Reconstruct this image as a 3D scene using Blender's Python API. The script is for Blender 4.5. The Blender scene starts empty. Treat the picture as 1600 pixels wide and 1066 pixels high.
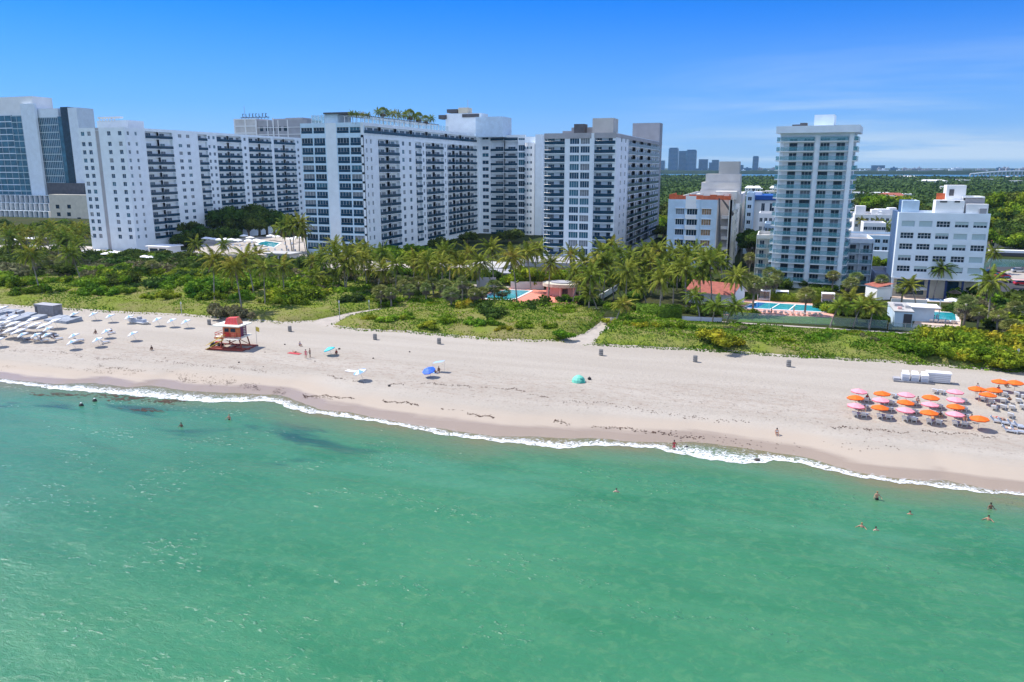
import bpy, bmesh, math, random
import numpy as np
from mathutils import Matrix, Vector
R = math.radians
random.seed(7); rng = np.random.default_rng(7)
S = bpy.context.scene
# ---------------------------------------------------------------- camera: world X runs along the coast, Y runs inland
F = 1200.; PITCH = math.atan(271/F); YAW = R(19); CH = 36.
cp, sp_, cy, sy = math.cos(PITCH), math.sin(PITCH), math.cos(YAW), math.sin(YAW)
FW = (-sy*cp, cy*cp, -sp_); RT = (cy, sy, 0); UP = (-sy*sp_, cy*sp_, cp)
def ray(px, py):
    a = (px-800)/F; b = (533-py)/F
    return [FW[i]+a*RT[i]+b*UP[i] for i in range(3)]
def G(px, py, z=0.):            # where the sight line meets the level z
    d = ray(px, py); t = (z-CH)/d[2]; return (d[0]*t, d[1]*t)
def onY(px, py, Y):             # ... meets a wall parallel to the coast
    d = ray(px, py); t = Y/d[1]; return (d[0]*t, CH+d[2]*t)
def onX(px, py, X):             # ... meets a wall running inland
    d = ray(px, py); t = X/d[0]; return (d[1]*t, CH+d[2]*t)
def proj(x, y, z):
    v = (x, y, z-CH); c = sum(v[i]*FW[i] for i in range(3))
    return 800+F*sum(v[i]*RT[i] for i in range(3))/c, 533-F*sum(v[i]*UP[i] for i in range(3))/c, c
fx = lambda px, Y: onY(px, 275, Y)[0]
fy = lambda px, X: onX(px, 275, X)[0]
cam = bpy.data.cameras.new('camera'); cam.sensor_width = 36; cam.lens = 36*F/1600
cam.clip_start = 1; cam.clip_end = 60000
co = bpy.data.objects.new('camera', cam); S.collection.objects.link(co)
co.location = (0, 0, CH); co.rotation_euler = (math.pi/2-PITCH, 0, YAW); S.camera = co
# ---------------------------------------------------------------- materials
EXPO = .58
MATS = {}
def mat(name, col, rough=.8, metal=0., spec=.5, var=0., scale=1., bump=0., bscale=None, coord='Object', col2=None, alpha=1., detail=4.):
    m = bpy.data.materials.new(name); m.use_nodes = True; nt = m.node_tree; b = nt.nodes['Principled BSDF']
    b.inputs['Roughness'].default_value = rough; b.inputs['Metallic'].default_value = metal
    b.inputs['Specular IOR Level'].default_value = spec
    b.inputs['Base Color'].default_value = (*col, 1); b.inputs['Alpha'].default_value = alpha
    if var or col2:
        tc = nt.nodes.new('ShaderNodeTexCoord'); n = nt.nodes.new('ShaderNodeTexNoise'); r = nt.nodes.new('ShaderNodeMix'); r.data_type = 'RGBA'
        n.inputs['Scale'].default_value = scale; n.inputs['Detail'].default_value = detail
        nt.links.new(tc.outputs[coord], n.inputs['Vector'])
        mr = nt.nodes.new('ShaderNodeMapRange'); mr.inputs[1].default_value = .35; mr.inputs[2].default_value = .65
        nt.links.new(n.outputs['Fac'], mr.inputs[0]); nt.links.new(mr.outputs[0], r.inputs[0])
        c2 = col2 or tuple(c*(1-var) for c in col)
        r.inputs[6].default_value = (*col, 1); r.inputs[7].default_value = (*c2, 1)
        nt.links.new(r.outputs[2], b.inputs['Base Color'])
    if bump:
        tc = nt.nodes.new('ShaderNodeTexCoord'); n = nt.nodes.new('ShaderNodeTexNoise'); n.inputs['Scale'].default_value = bscale or scale; n.inputs['Detail'].default_value = 5
        bp = nt.nodes.new('ShaderNodeBump'); bp.inputs['Strength'].default_value = 1; bp.inputs['Distance'].default_value = bump
        nt.links.new(tc.outputs[coord], n.inputs['Vector']); nt.links.new(n.outputs['Fac'], bp.inputs['Height']); nt.links.new(bp.outputs[0], b.inputs['Normal'])
    MATS[name] = m; return m
def leafmat(name, a, b_, c=None, scale=.12, rough=.8, trans=.25, jit=.42):
    """two-or-three-tone foliage: big clumps by noise, each leaf slightly its own tone"""
    m = bpy.data.materials.new(name); m.use_nodes = True; nt = m.node_tree; N = nt.nodes; L = nt.links
    out = N['Material Output']; N.remove(N['Principled BSDF'])
    geo = N.new('ShaderNodeNewGeometry'); n = N.new('ShaderNodeTexNoise'); n.inputs['Scale'].default_value = scale; n.inputs['Detail'].default_value = 3
    L.new(geo.outputs['Position'], n.inputs['Vector'])
    cr = N.new('ShaderNodeValToRGB'); cr.color_ramp.elements[0].position = .36; cr.color_ramp.elements[0].color = (*a, 1)
    cr.color_ramp.elements[1].position = .62; cr.color_ramp.elements[1].color = (*b_, 1)
    if c:
        e = cr.color_ramp.elements.new(.72); e.color = (*c, 1)
    L.new(n.outputs['Fac'], cr.inputs[0])
    h = N.new('ShaderNodeHueSaturation'); mr = N.new('ShaderNodeMapRange'); mr.inputs[3].default_value = 1-jit; mr.inputs[4].default_value = 1+jit
    L.new(geo.outputs['Random Per Island'], mr.inputs[0]); L.new(mr.outputs[0], h.inputs['Value'])
    m2 = N.new('ShaderNodeMapRange'); m2.inputs[3].default_value = .47; m2.inputs[4].default_value = .525
    oi = N.new('ShaderNodeObjectInfo'); L.new(oi.outputs['Random'], m2.inputs[0]); L.new(m2.outputs[0], h.inputs['Hue'])
    L.new(cr.outputs[0], h.inputs['Color'])
    p = N.new('ShaderNodeBsdfPrincipled'); p.inputs['Roughness'].default_value = rough; p.inputs['Specular IOR Level'].default_value = .06
    L.new(h.outputs[0], p.inputs['Base Color'])
    t = N.new('ShaderNodeBsdfTranslucent'); L.new(h.outputs[0], t.inputs['Color'])
    mx = N.new('ShaderNodeMixShader'); mx.inputs[0].default_value = trans; L.new(p.outputs[0], mx.inputs[1]); L.new(t.outputs[0], mx.inputs[2]); L.new(mx.outputs[0], out.inputs[0])
    MATS[name] = m; return m
mat('white', (.76,.84,.91), .75, var=.09, scale=.35)
mat('paleblue', (.56,.75,.90), .75, var=.10, scale=.35)
mat('white2', (.86,.86,.86), .75, var=.07, scale=.25)
mat('greywall', (.40,.40,.43), .8, var=.15, scale=.3)
mat('bluewhite', (.55,.70,.84), .8, var=.14, scale=.5)
mat('cream', (.88,.86,.78), .85, var=.22, scale=.5)
mat('beige', (.66,.60,.48), .85, var=.12, scale=.4)
mat('warmgrey', (.66,.63,.61), .9, var=.15, scale=.3)
mat('roofgrey', (.34,.33,.33), .9, var=.3, scale=.3)
mat('darkgrey', (.10,.10,.11), .7, var=.3, scale=.5)
mat('glass', (.020,.080,.150), .12, spec=.3, var=.6, scale=.45)
mat('glassblue', (.04,.16,.24), .08, spec=.5, var=.5, scale=.25)
mat('glassdark', (.018,.045,.075), .12, spec=.3, var=.5, scale=.6)
mat('curtain', (.22,.26,.30), .5, spec=.3, var=.4, scale=1.5)
mat('shutter', (.42,.55,.58), .6, var=.1, scale=3)
mat('shutterwood', (.40,.26,.15), .7, var=.5, scale=1.1)
mat('railblue', (.008,.055,.105), .25, spec=.25, var=.3, scale=.5)
mat('railteal', (.13,.38,.45), .15, spec=.5, alpha=.38)
mat('railclear', (.35,.52,.55), .08, spec=.6, alpha=.22)
mat('frame', (.70,.74,.80), .5)
mat('framedark', (.05,.05,.06), .5)
mat('blue', (.01,.09,.36), .6)
mat('navy', (.01,.03,.12), .6)
mat('orangenet', (.80,.17,.06), .8, var=.35, scale=.9, alpha=.85)
mat('orange', (.95,.155,.006), .7, var=.08, scale=2)
mat('pink', (.92,.36,.42), .7, var=.08, scale=2)
mat('pinkrim', (.75,.16,.22), .7)
mat('orangerim', (.62,.10,.01), .7)
mat('fabricwhite', (.86,.86,.88), .8)
mat('fabricblue', (.16,.36,.66), .8)
mat('cyan', (.05,.55,.65), .6); mat('royal', (.02,.13,.72), .6); mat('skycloth', (.30,.50,.85), .6); mat('mint', (.18,.62,.46), .6); mat('mintdark', (.03,.33,.26), .6)
mat('mattress', (.36,.40,.48), .8); mat('mattressdark', (.07,.07,.08), .8); mat('plasticwhite', (.8,.8,.8), .5)
mat('tarp', (.30,.34,.40), .6, var=.3, scale=.8, bump=.15, bscale=1.5)
mat('shedgrey', (.27,.27,.29), .8, var=.35, scale=1.2)
mat('containerwhite', (.66,.68,.72), .5, var=.1, scale=1)
mat('red', (.62,.04,.03), .5, var=.15, scale=1); mat('redroof', (.85,.10,.08), .5, var=.15, scale=1); mat('coral', (.75,.25,.12), .6)
mat('woodorange', (.62,.19,.07), .7, var=.4, scale=1.5); mat('woodred', (.36,.07,.045), .7, var=.4, scale=1.5); mat('yellow', (.72,.52,.08), .6, var=.2, scale=1)
mat('purple', (.14,.03,.09), .7); mat('creamboard', (.86,.84,.72), .7)
mat('skin', (.48,.25,.16), .55); mat('skindark', (.20,.10,.06), .55); mat('skinlight', (.62,.38,.28), .55)
mat('hair', (.02,.012,.008), .5); mat('hairblond', (.35,.2,.08), .5)
mat('clothblack', (.015,.015,.02), .8); mat('clothwhite', (.8,.8,.8), .8); mat('clothblue', (.25,.45,.75), .8); mat('clothred', (.5,.05,.06), .8); mat('towel', (.85,.45,.2), .9)
mat('trunk', (.20,.16,.12), .9, var=.35, scale=3); mat('trunkgrey', (.30,.27,.24), .9, var=.3, scale=3)
mat('metal', (.45,.45,.46), .45, metal=.6); mat('binmetal', (.22,.21,.20), .8, var=.3, scale=6)
mat('tilered', (.40,.12,.085), .85, var=.3, scale=1.2); mat('deckpink', (.76,.40,.31), .8, var=.14, scale=.6); mat('deckcoral', (.78,.27,.19), .8, var=.14, scale=.6); mat('deckpale', (.68,.52,.42), .85, var=.15, scale=.6)
mat('paving', (.48,.43,.38), .9, var=.15, scale=.5); mat('asphalt', (.055,.055,.058), .9, var=.3, scale=.3); mat('pathsand', (.44,.39,.335), .95, var=.15, scale=.5)
mat('pinkwall', (.72,.45,.42), .8, var=.1, scale=.5)
mat('lawn', (.08,.17,.02), .9, var=.3, scale=.6)
mat('landgreen', (.032,.055,.016), .95, spec=.05, col2=(.06,.06,.025), scale=.05)
mat('pool', (.03,.42,.52), .08, spec=.6, var=.3, scale=.8, bump=.02, bscale=3)
mat('pooldeep', (.01,.16,.45), .08, spec=.6)
mat('bay', (.05,.16,.24), .35, spec=.4, bump=.1, bscale=.2)
mat('canalwater', (.05,.12,.10), .15, spec=.5, bump=.03, bscale=.8)
mat('carred', (.5,.02,.03), .3); mat('carblack', (.02,.02,.025), .3); mat('carsilver', (.45,.46,.48), .3); mat('carwhite', (.75,.75,.75), .3)
mat('tyre', (.02,.02,.02), .9)
mat('seaweed', (.075,.035,.018), .95, var=.4, scale=.5)
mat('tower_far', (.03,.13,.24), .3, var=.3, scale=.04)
mat('concrete', (.50,.49,.47), .9, var=.15, scale=.2)
mat('rock', (.06,.05,.045), .9)
leafmat('palmleaf', (.085,.13,.014), (.23,.26,.035), (.38,.31,.07), scale=.25, jit=.5)
leafmat('palmold', (.16,.13,.08), (.22,.19,.13), scale=.6)
leafmat('fanleaf', (.17,.22,.06), (.27,.30,.10), scale=.4)
leafmat('fandead', (.15,.125,.10), (.24,.205,.165), scale=.9)
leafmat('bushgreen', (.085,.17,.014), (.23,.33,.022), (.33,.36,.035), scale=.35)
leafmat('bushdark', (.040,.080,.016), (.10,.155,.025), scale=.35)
leafmat('farwood', (.016,.034,.018), (.03,.05,.02), scale=.02, trans=.05, jit=.2)
leafmat('bushyellow', (.15,.21,.018), (.36,.35,.025), (.52,.40,.04), scale=.30)
leafmat('bushgrey', (.13,.14,.06), (.22,.20,.11), scale=.6)
leafmat('hedge', (.10,.18,.02), (.16,.26,.03), scale=.5)
leafmat('scrub', (.065,.145,.010), (.18,.28,.018), (.30,.32,.03), scale=.16, jit=.42)
leafmat('grass', (.17,.25,.025), (.25,.31,.04), (.31,.29,.09), scale=.10, trans=.15, jit=.25)
leafmat('drygrass', (.13,.20,.03), (.20,.25,.05), (.32,.27,.14), scale=.2, trans=.15, jit=.3)
mat('undergrowth', (.16,.21,.025), .95, spec=.05, col2=(.22,.20,.08), scale=.16, bump=.25, bscale=2.)
leafmat('wood', (.045,.075,.020), (.085,.125,.030), (.13,.165,.035), scale=.02, trans=.1, jit=.2)
leafmat('treegreen', (.05,.085,.018), (.11,.16,.03), (.17,.21,.035), scale=.10, trans=.15)
# ---------------------------------------------------------------- mesh tools
def link(o, parent=None):
    S.collection.objects.link(o)
    if parent: o.parent = parent
    return o
class MB:
    def __init__(s): s.v = []; s.f = []; s.m = []; s.mats = []
    def mi(s, m):
        if m not in s.mats: s.mats.append(m)
        return s.mats.index(m)
    def add(s, vs, fs, m, M=None):
        n = len(s.v); k = s.mi(m)
        s.v += [tuple(M @ Vector(v)) for v in vs] if M is not None else [tuple(v) for v in vs]
        s.f += [tuple(i+n for i in f) for f in fs]; s.m += [k]*len(fs); return s
    def box(s, x0, x1, y0, y1, z0, z1, m, M=None):
        vs = [(x,y,z) for z in (z0,z1) for y in (y0,y1) for x in (x0,x1)]
        return s.add(vs, [(0,2,3,1),(4,5,7,6),(0,1,5,4),(2,6,7,3),(0,4,6,2),(1,3,7,5)], m, M)
    def prism(s, pts, z0, z1, m, M=None):   # pts counter-clockwise
        n = len(pts); vs = [(x,y,z0) for x,y in pts]+[(x,y,z1) for x,y in pts]
        fs = [tuple(range(n-1,-1,-1)), tuple(range(n,2*n))]+[(i,(i+1)%n,n+(i+1)%n,n+i) for i in range(n)]
        return s.add(vs, fs, m, M)
    def lathe(s, prof, m, n=12, M=None, cap=True):  # prof [(r,z)]
        vs = []; fs = []
        for r, z in prof:
            vs += [(r*math.cos(2*math.pi*i/n), r*math.sin(2*math.pi*i/n), z) for i in range(n)]
        for k in range(len(prof)-1):
            fs += [(k*n+i, k*n+(i+1)%n, (k+1)*n+(i+1)%n, (k+1)*n+i) for i in range(n)]
        if cap: fs += [tuple(range(n-1,-1,-1)), tuple(range((len(prof)-1)*n, len(prof)*n))]
        return s.add(vs, fs, m, M)
    def tube(s, pts, rad, m, n=6):
        vs = []; fs = []; P = [Vector(p) for p in pts]; rad = rad if hasattr(rad, '__len__') else [rad]*len(P)
        for k, p in enumerate(P):
            d = (P[min(k+1,len(P)-1)]-P[max(k-1,0)]).normalized(); a = d.cross(Vector((0,0,1)) if abs(d.z)<.9 else Vector((1,0,0))).normalized(); b = d.cross(a)
            vs += [tuple(p+rad[k]*(math.cos(2*math.pi*i/n)*a+math.sin(2*math.pi*i/n)*b)) for i in range(n)]
        for k in range(len(P)-1): fs += [(k*n+i, k*n+(i+1)%n, (k+1)*n+(i+1)%n, (k+1)*n+i) for i in range(n)]
        fs += [tuple(range(n-1,-1,-1)), tuple(range((len(P)-1)*n, len(P)*n))]
        return s.add(vs, fs, m)
    def mesh(s, name):
        me = bpy.data.meshes.new(name); me.from_pydata(s.v, [], s.f)
        for m in s.mats: me.materials.append(MATS[m])
        me.polygons.foreach_set('material_index', s.m); me.update(); return me
    def obj(s, name, parent=None, loc=(0,0,0), rz=0.):
        o = bpy.data.objects.new(name, s.mesh(name)); o.location = loc; o.rotation_euler.z = rz; return link(o, parent)
def smooth(o): o.data.polygons.foreach_set('use_smooth', [True]*len(o.data.polygons)); return o
def tag(o, label=None, cat=None, group=None, kind=None):
    for k, v in (('label',label),('category',cat),('group',group),('kind',kind)):
        if v: o[k] = v
    return o
def root(name, loc, rz=0., label=None, cat=None, group=None):
    o = bpy.data.objects.new(name, None); o.empty_display_size = .5; o.location = loc; o.rotation_euler.z = rz; link(o); return tag(o, label, cat, group)
def inst(name, me, parent, loc=(0,0,0), rz=0., scale=None):
    o = bpy.data.objects.new(name, me); o.location = loc; o.rotation_euler.z = rz
    if scale: o.scale = scale
    return link(o, parent)
def copytree(src, loc, rz=0., scale=1., label=None, group=None):
    kids = [c for c in S.collection.objects if c.parent == src] if 'kids' not in KIDS.get(src.name, {}) else KIDS[src.name]['kids']
    KIDS[src.name] = {'kids': kids}
    r = src.copy(); S.collection.objects.link(r); r.location = loc; r.rotation_euler = (0,0,rz); r.scale = (scale,)*3
    if label: r['label'] = label
    if group: r['group'] = group
    for c in kids:
        d = c.copy(); S.collection.objects.link(d); d.parent = r
    return r
KIDS = {}
def npmesh(name, V, Fq, mats, midx=None, smooth_=False):
    me = bpy.data.meshes.new(name); V = np.asarray(V, dtype=np.float32); Fq = np.asarray(Fq, dtype=np.int32); k = Fq.shape[1]
    me.vertices.add(len(V)); me.vertices.foreach_set('co', V.ravel()); me.loops.add(Fq.size); me.loops.foreach_set('vertex_index', Fq.ravel())
    me.polygons.add(len(Fq)); me.polygons.foreach_set('loop_start', np.arange(0, Fq.size, k, dtype=np.int32)); me.polygons.foreach_set('loop_total', np.full(len(Fq), k, dtype=np.int32))
    for m in mats: me.materials.append(MATS[m])
    if midx is not None: me.polygons.foreach_set('material_index', np.asarray(midx, dtype=np.int32))
    if smooth_: me.polygons.foreach_set('use_smooth', np.ones(len(Fq), dtype=bool))
    me.update(calc_edges=True); return me
def leafquads(C, size, up=.5, asp=.6, nrm=None, r=rng):
    """one quad per centre; normals random but leaning up / outwards"""
    n = len(C); d = r.normal(size=(n,3)); d /= np.linalg.norm(d, axis=1)[:,None]
    N = d*(1-up) + (nrm*up if nrm is not None else np.array([0,0,1.])*up); N /= np.linalg.norm(N, axis=1)[:,None]+1e-9
    t = r.normal(size=(n,3)); A = np.cross(N, t); A /= np.linalg.norm(A, axis=1)[:,None]+1e-9; B = np.cross(N, A)
    s = (np.asarray(size)*r.uniform(.6,1.3,size=n))[:,None]
    V = np.stack([C-A*s-B*s*asp*.4, C-B*s*asp+A*s*.1, C+A*s, C+B*s*asp], axis=1).reshape(-1,3)
    return V, np.arange(4*n).reshape(-1,4)
def blob(n_lobes, rad, n, size, seed, flat=.7, up=.35):
    """a crown: many leaves over a union of uneven lobes plus leafy shells inside so it is not see-through"""
    r = np.random.default_rng(seed)
    L = r.normal(size=(n_lobes,3))*np.array([.52,.52,.30])*rad; L[:,2] = np.abs(L[:,2])*.9+rad*.25*flat
    Rr = rad*r.uniform(.30,.58,size=n_lobes); k = r.choice(n_lobes, size=n, p=Rr**2/np.sum(Rr**2))
    d = r.normal(size=(n,3)); d /= np.linalg.norm(d, axis=1)[:,None]; q = r.uniform(.72,1.08,size=n)
    C = L[k]+d*(Rr[k]*q)[:,None]*np.array([1,1,flat]); keep = np.ones(n, bool)
    for j in range(n_lobes):
        dd = (C-L[j])/np.array([1,1,flat]); keep &= ~((np.linalg.norm(dd, axis=1) < Rr[j]*.70))
    keep &= C[:,2] > -.1
    C = C[keep]; d = d[keep]
    V, Q = leafquads(C, size, up, nrm=d*np.array([1,1,1.2])+np.array([0,0,.25]), r=r)
    # inner mass
    iv = []; iq = []; nb = 4*len(C); U = 7; W = 4
    for j in range(n_lobes):
        b = nb+len(iv)
        for a in range(W+1):
            th = math.pi*a/W
            for u in range(U): iv.append(L[j]+Rr[j]*.74*np.array([math.sin(th)*math.cos(2*math.pi*u/U), math.sin(th)*math.sin(2*math.pi*u/U), math.cos(th)*flat]))
        for a in range(W):
            for u in range(U): iq.append((b+a*U+u, b+a*U+(u+1)%U, b+(a+1)*U+(u+1)%U, b+(a+1)*U+u))
    return np.vstack([V, np.array(iv)]), np.vstack([Q, np.array(iq)])
# ---------------------------------------------------------------- light and sky
SUN_AZ, SUN_EL = R(79), R(53)          # from inland towards the left, above the horizon
sd = Vector((-math.sin(SUN_AZ)*math.cos(SUN_EL), math.cos(SUN_AZ)*math.cos(SUN_EL), math.sin(SUN_EL)))
sl = bpy.data.lights.new('sun', 'SUN'); sl.energy = 4.2; sl.angle = R(.53); sl.color = (1, .95, .87)
so = bpy.data.objects.new('sun', sl); so.location = (-200, 100, 300); so.rotation_euler = (-sd).to_track_quat('-Z', 'Y').to_euler(); link(so)
W = bpy.data.worlds.new('World'); S.world = W; W.use_nodes = True; nt = W.node_tree; N = nt.nodes; L = nt.links
bg = N['Background']; sky = N.new('ShaderNodeTexSky'); sky.sky_type = 'NISHITA'; sky.sun_disc = False; sky.sun_elevation = SUN_EL; sky.sun_rotation = -SUN_AZ % (2*math.pi)
sky.altitude = 0; sky.air_density = .8; sky.dust_density = 0.; sky.ozone_density = 4.
hs = N.new('ShaderNodeHueSaturation'); hs.inputs['Saturation'].default_value = 1.25; hs.inputs['Hue'].default_value = .497; tint = N.new('ShaderNodeMix'); tint.data_type = 'RGBA'; tint.blend_type = 'MULTIPLY'; tint.inputs[0].default_value = 1; tint.inputs[7].default_value = (.37,.53,.97,1); L.new(sky.outputs[0], tint.inputs[6]); L.new(tint.outputs[2], hs.inputs['Color'])
tc = N.new('ShaderNodeTexCoord'); sx = N.new('ShaderNodeSeparateXYZ'); L.new(tc.outputs['Generated'], sx.inputs[0])
def M_(op, a, b=None, c=None):
    n = N.new('ShaderNodeMath'); n.operation = op
    for i, v in enumerate((a, b, c)):
        if v is None: continue
        if isinstance(v, (int, float)): n.inputs[i].default_value = v
        else: L.new(v, n.inputs[i])
    return n.outputs[0]
zz = M_('MAXIMUM', sx.outputs[2], 0.0)
dv = M_('ADD', zz, .09); cx = M_('DIVIDE', sx.outputs[0], dv); cyy = M_('DIVIDE', sx.outputs[1], dv)
cb = N.new('ShaderNodeCombineXYZ'); L.new(M_('MULTIPLY', cx, .55), cb.inputs[0]); L.new(M_('MULTIPLY', cyy, 1.0), cb.inputs[1])
cn = N.new('ShaderNodeTexNoise'); cn.inputs['Scale'].default_value = .62; cn.inputs['Detail'].default_value = 9; cn.inputs['Roughness'].default_value = .56; cn.inputs['Distortion'].default_value = .35; L.new(cb.outputs[0], cn.inputs['Vector'])
def smooth_(v, a, b):
    n = N.new('ShaderNodeMapRange'); n.interpolation_type = 'SMOOTHSTEP'; n.inputs[1].default_value = a; n.inputs[2].default_value = b; L.new(v, n.inputs[0]); return n.outputs[0]
# thin cloud stands low over the bay to the north-west
azr = M_('ADD', M_('MULTIPLY', sx.outputs[0], cy), M_('MULTIPLY', sx.outputs[1], sy))
lowband = M_('MULTIPLY', smooth_(zz, .005, .03), M_('SUBTRACT', 1., smooth_(zz, .04, .17)))
side = smooth_(azr, .05, .42)
bank = M_('MULTIPLY', M_('MULTIPLY', smooth_(zz, .003, .012), M_('SUBTRACT', 1., smooth_(zz, .026, .05))), smooth_(cn.outputs['Fac'], .34, .56))
cl = M_('MULTIPLY', M_('MAXIMUM', M_('MULTIPLY', M_('MULTIPLY', smooth_(cn.outputs['Fac'], .42, .68), lowband), .65), bank), side)
mix = N.new('ShaderNodeMix'); mix.data_type = 'RGBA'; pale = N.new('ShaderNodeMix'); pale.data_type = 'RGBA'; pale.inputs[7].default_value = (2.1, 3.3, 4.6, 1)   # moist air whitens the lowest sky
pl = M_('SUBTRACT', 1., smooth_(zz, -.06, .23)); L.new(M_('MULTIPLY', pl, .80), pale.inputs[0]); L.new(hs.outputs[0], pale.inputs[6])
L.new(M_('MULTIPLY', cl, .9), mix.inputs[0]); L.new(pale.outputs[2], mix.inputs[6]); mix.inputs[7].default_value = (3.7, 4.6, 5.4, 1)
# unseen bright cloud added behind and north of the camera to light the facades
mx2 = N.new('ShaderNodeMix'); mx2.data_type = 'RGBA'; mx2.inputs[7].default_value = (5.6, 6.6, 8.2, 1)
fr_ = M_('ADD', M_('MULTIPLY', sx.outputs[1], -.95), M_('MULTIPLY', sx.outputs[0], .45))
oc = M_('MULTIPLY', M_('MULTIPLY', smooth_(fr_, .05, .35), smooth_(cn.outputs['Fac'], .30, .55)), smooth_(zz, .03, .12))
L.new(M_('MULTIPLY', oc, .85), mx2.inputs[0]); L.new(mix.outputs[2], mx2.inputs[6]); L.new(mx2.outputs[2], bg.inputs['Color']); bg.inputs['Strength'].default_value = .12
S.view_settings.view_transform = 'Standard'; S.view_settings.look = 'None'; S.view_settings.gamma = 1; S.view_settings.exposure = EXPO
S.view_settings.use_curve_mapping = False
# ---------------------------------------------------------------- shoreline, beach, sea
top_px = [(0,590),(91,599),(150,597),(200,604),(237,601),(300,610),(369,613),(437,616),(459,622),(500,638),(549,643),(612,656),(661,664),(725,673),(770,680),(826,680),(875,683),(931,683),(988,688),(1044,690),(1082,688),(1129,694),(1165,698),(1212,706),(1260,712),(1290,722),(1331,734),(1373,741),(1414,747),(1445,749),(1476,747),(1500,753),(1540,762),(1600,768)]
bot_px = [(0,594),(62,602),(94,607),(125,609),(175,613),(225,618),(272,622),(331,627),(375,626),(431,625),(453,635),(484,643),(500,644),(549,651),(594,657),(650,667),(699,678),(740,682),(785,688),(830,692),(868,698),(898,697),(931,693),(988,695),(1025,698),(1063,707),(1100,714),(1141,720),(1165,721),(1198,721),(1208,715),(1236,719),(1260,723),(1290,731),(1331,740),(1373,747),(1414,752),(1455,756),(1496,762),(1521,765),(1600,770)]
edge_px = [(0,478),(60,482),(130,486),(200,490),(280,493),(348,498),(389,501),(437,506),(483,503),(505,509),(560,517),(627,519),(686,525),(729,528),(763,532),(840,534),(862,533),(925,540),(966,542),(1065,547),(1140,551),(1224,558),(1286,560),(1340,564),(1402,567),(1484,574),(1546,579),(1600,582)]
def curve(px, z):
    g = np.array([G(*p, z) for p in px]); return g[:,0], g[:,1]
tx, ty = curve(top_px, .05); bx_, by_ = curve(bot_px, .0); ex, ey = curve(edge_px, 1.8)
wob = lambda x: .35*np.sin(x*.83)+.25*np.sin(x*1.9+1)+.15*np.sin(x*4.1)
Yw = lambda x: np.interp(x, tx, ty)+.3*wob(x)
Yb = lambda x: np.minimum(np.interp(x, bx_, by_)+.5*wob(x*1.7+2), Yw(x)-.25)
Ye = lambda x: np.interp(x, ex, ey)+.6*wob(x*.9)
sstep = lambda a, b, t: np.clip((t-a)/(b-a), 0, 1)**2*(3-2*np.clip((t-a)/(b-a), 0, 1))
def beach_z(x, y):
    d = y-Yw(x)
    return np.where(d > 0, .05+1.75*(1-np.exp(-d/11.)), np.maximum(.05+.14*d, -3))
def grid(name, xs, ys_of, nz, mats, attr=None, kind='structure', zf=None):
    """a sheet: columns xs, rows given as a function of x"""
    rows = [ys_of(x) for x in xs]; ny = len(rows[0]); V = np.zeros((len(xs), ny, 3))
    for i, x in enumerate(xs): V[i,:,0] = x; V[i,:,1] = rows[i]
    V[:,:,2] = zf(V[:,:,0], V[:,:,1]) if zf else nz
    I = np.arange(len(xs)*ny).reshape(len(xs), ny); Q = np.stack([I[:-1,:-1], I[1:,:-1], I[1:,1:], I[:-1,1:]], axis=-1).reshape(-1,4)
    me = npmesh(name, V.reshape(-1,3), Q, mats, smooth_=True)
    if attr is not None:
        a = me.attributes.new('shore', 'FLOAT', 'POINT'); a.data.foreach_set('value', attr(V[:,:,0], V[:,:,1]).ravel().astype(np.float32))
    o = bpy.data.objects.new(name, me); link(o); return tag(o, kind=kind)
def custom(name):
    m = bpy.data.materials.new(name); m.use_nodes = True; MATS[name] = m
    nt = m.node_tree; return nt, nt.nodes['Principled BSDF']
def nd(nt, t, **k):
    n = nt.nodes.new('ShaderNode'+t)
    for a, v in k.items():
        if a in ('Scale','Detail','Roughness','Distortion','Strength','Distance','Value','Fac'): n.inputs[a].default_value = v
        else: setattr(n, a, v)
    return n
def rmp(nt, v, a, b, c=0., d=1., smooth=True):
    n = nt.nodes.new('ShaderNodeMapRange'); n.interpolation_type = 'SMOOTHSTEP' if smooth else 'LINEAR'
    for i, q in enumerate((a, b, c, d)): n.inputs[i+1].default_value = q
    nt.links.new(v, n.inputs[0]); return n.outputs[0]
def mth(nt, op, a, b):
    n = nt.nodes.new('ShaderNodeMath'); n.operation = op
    for i, v in enumerate((a, b)):
        if isinstance(v, (int, float)): n.inputs[i].default_value = v
        else: nt.links.new(v, n.inputs[i])
    return n.outputs[0]
def mixc(nt, f, a, b):
    n = nt.nodes.new('ShaderNodeMix'); n.data_type = 'RGBA'; nt.links.new(f, n.inputs[0]) if not isinstance(f, float) else setattr(n.inputs[0], 'default_value', f)
    for i, v in ((6, a), (7, b)):
        if isinstance(v, tuple): n.inputs[i].default_value = (*v, 1)
        else: nt.links.new(v, n.inputs[i])
    return n.outputs[2]
def pos_scaled(nt, s):
    g = nt.nodes.new('ShaderNodeNewGeometry'); v = nt.nodes.new('ShaderNodeVectorMath'); v.operation = 'MULTIPLY'; v.inputs[1].default_value = s; nt.links.new(g.outputs['Position'], v.inputs[0]); return v.outputs[0]
def noise(nt, vec, scale, detail=4., rough=.5, dist=0.):
    n = nd(nt, 'TexNoise', Scale=scale, Detail=detail, Roughness=rough, Distortion=dist); nt.links.new(vec, n.inputs['Vector']); return n.outputs['Fac']
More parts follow.
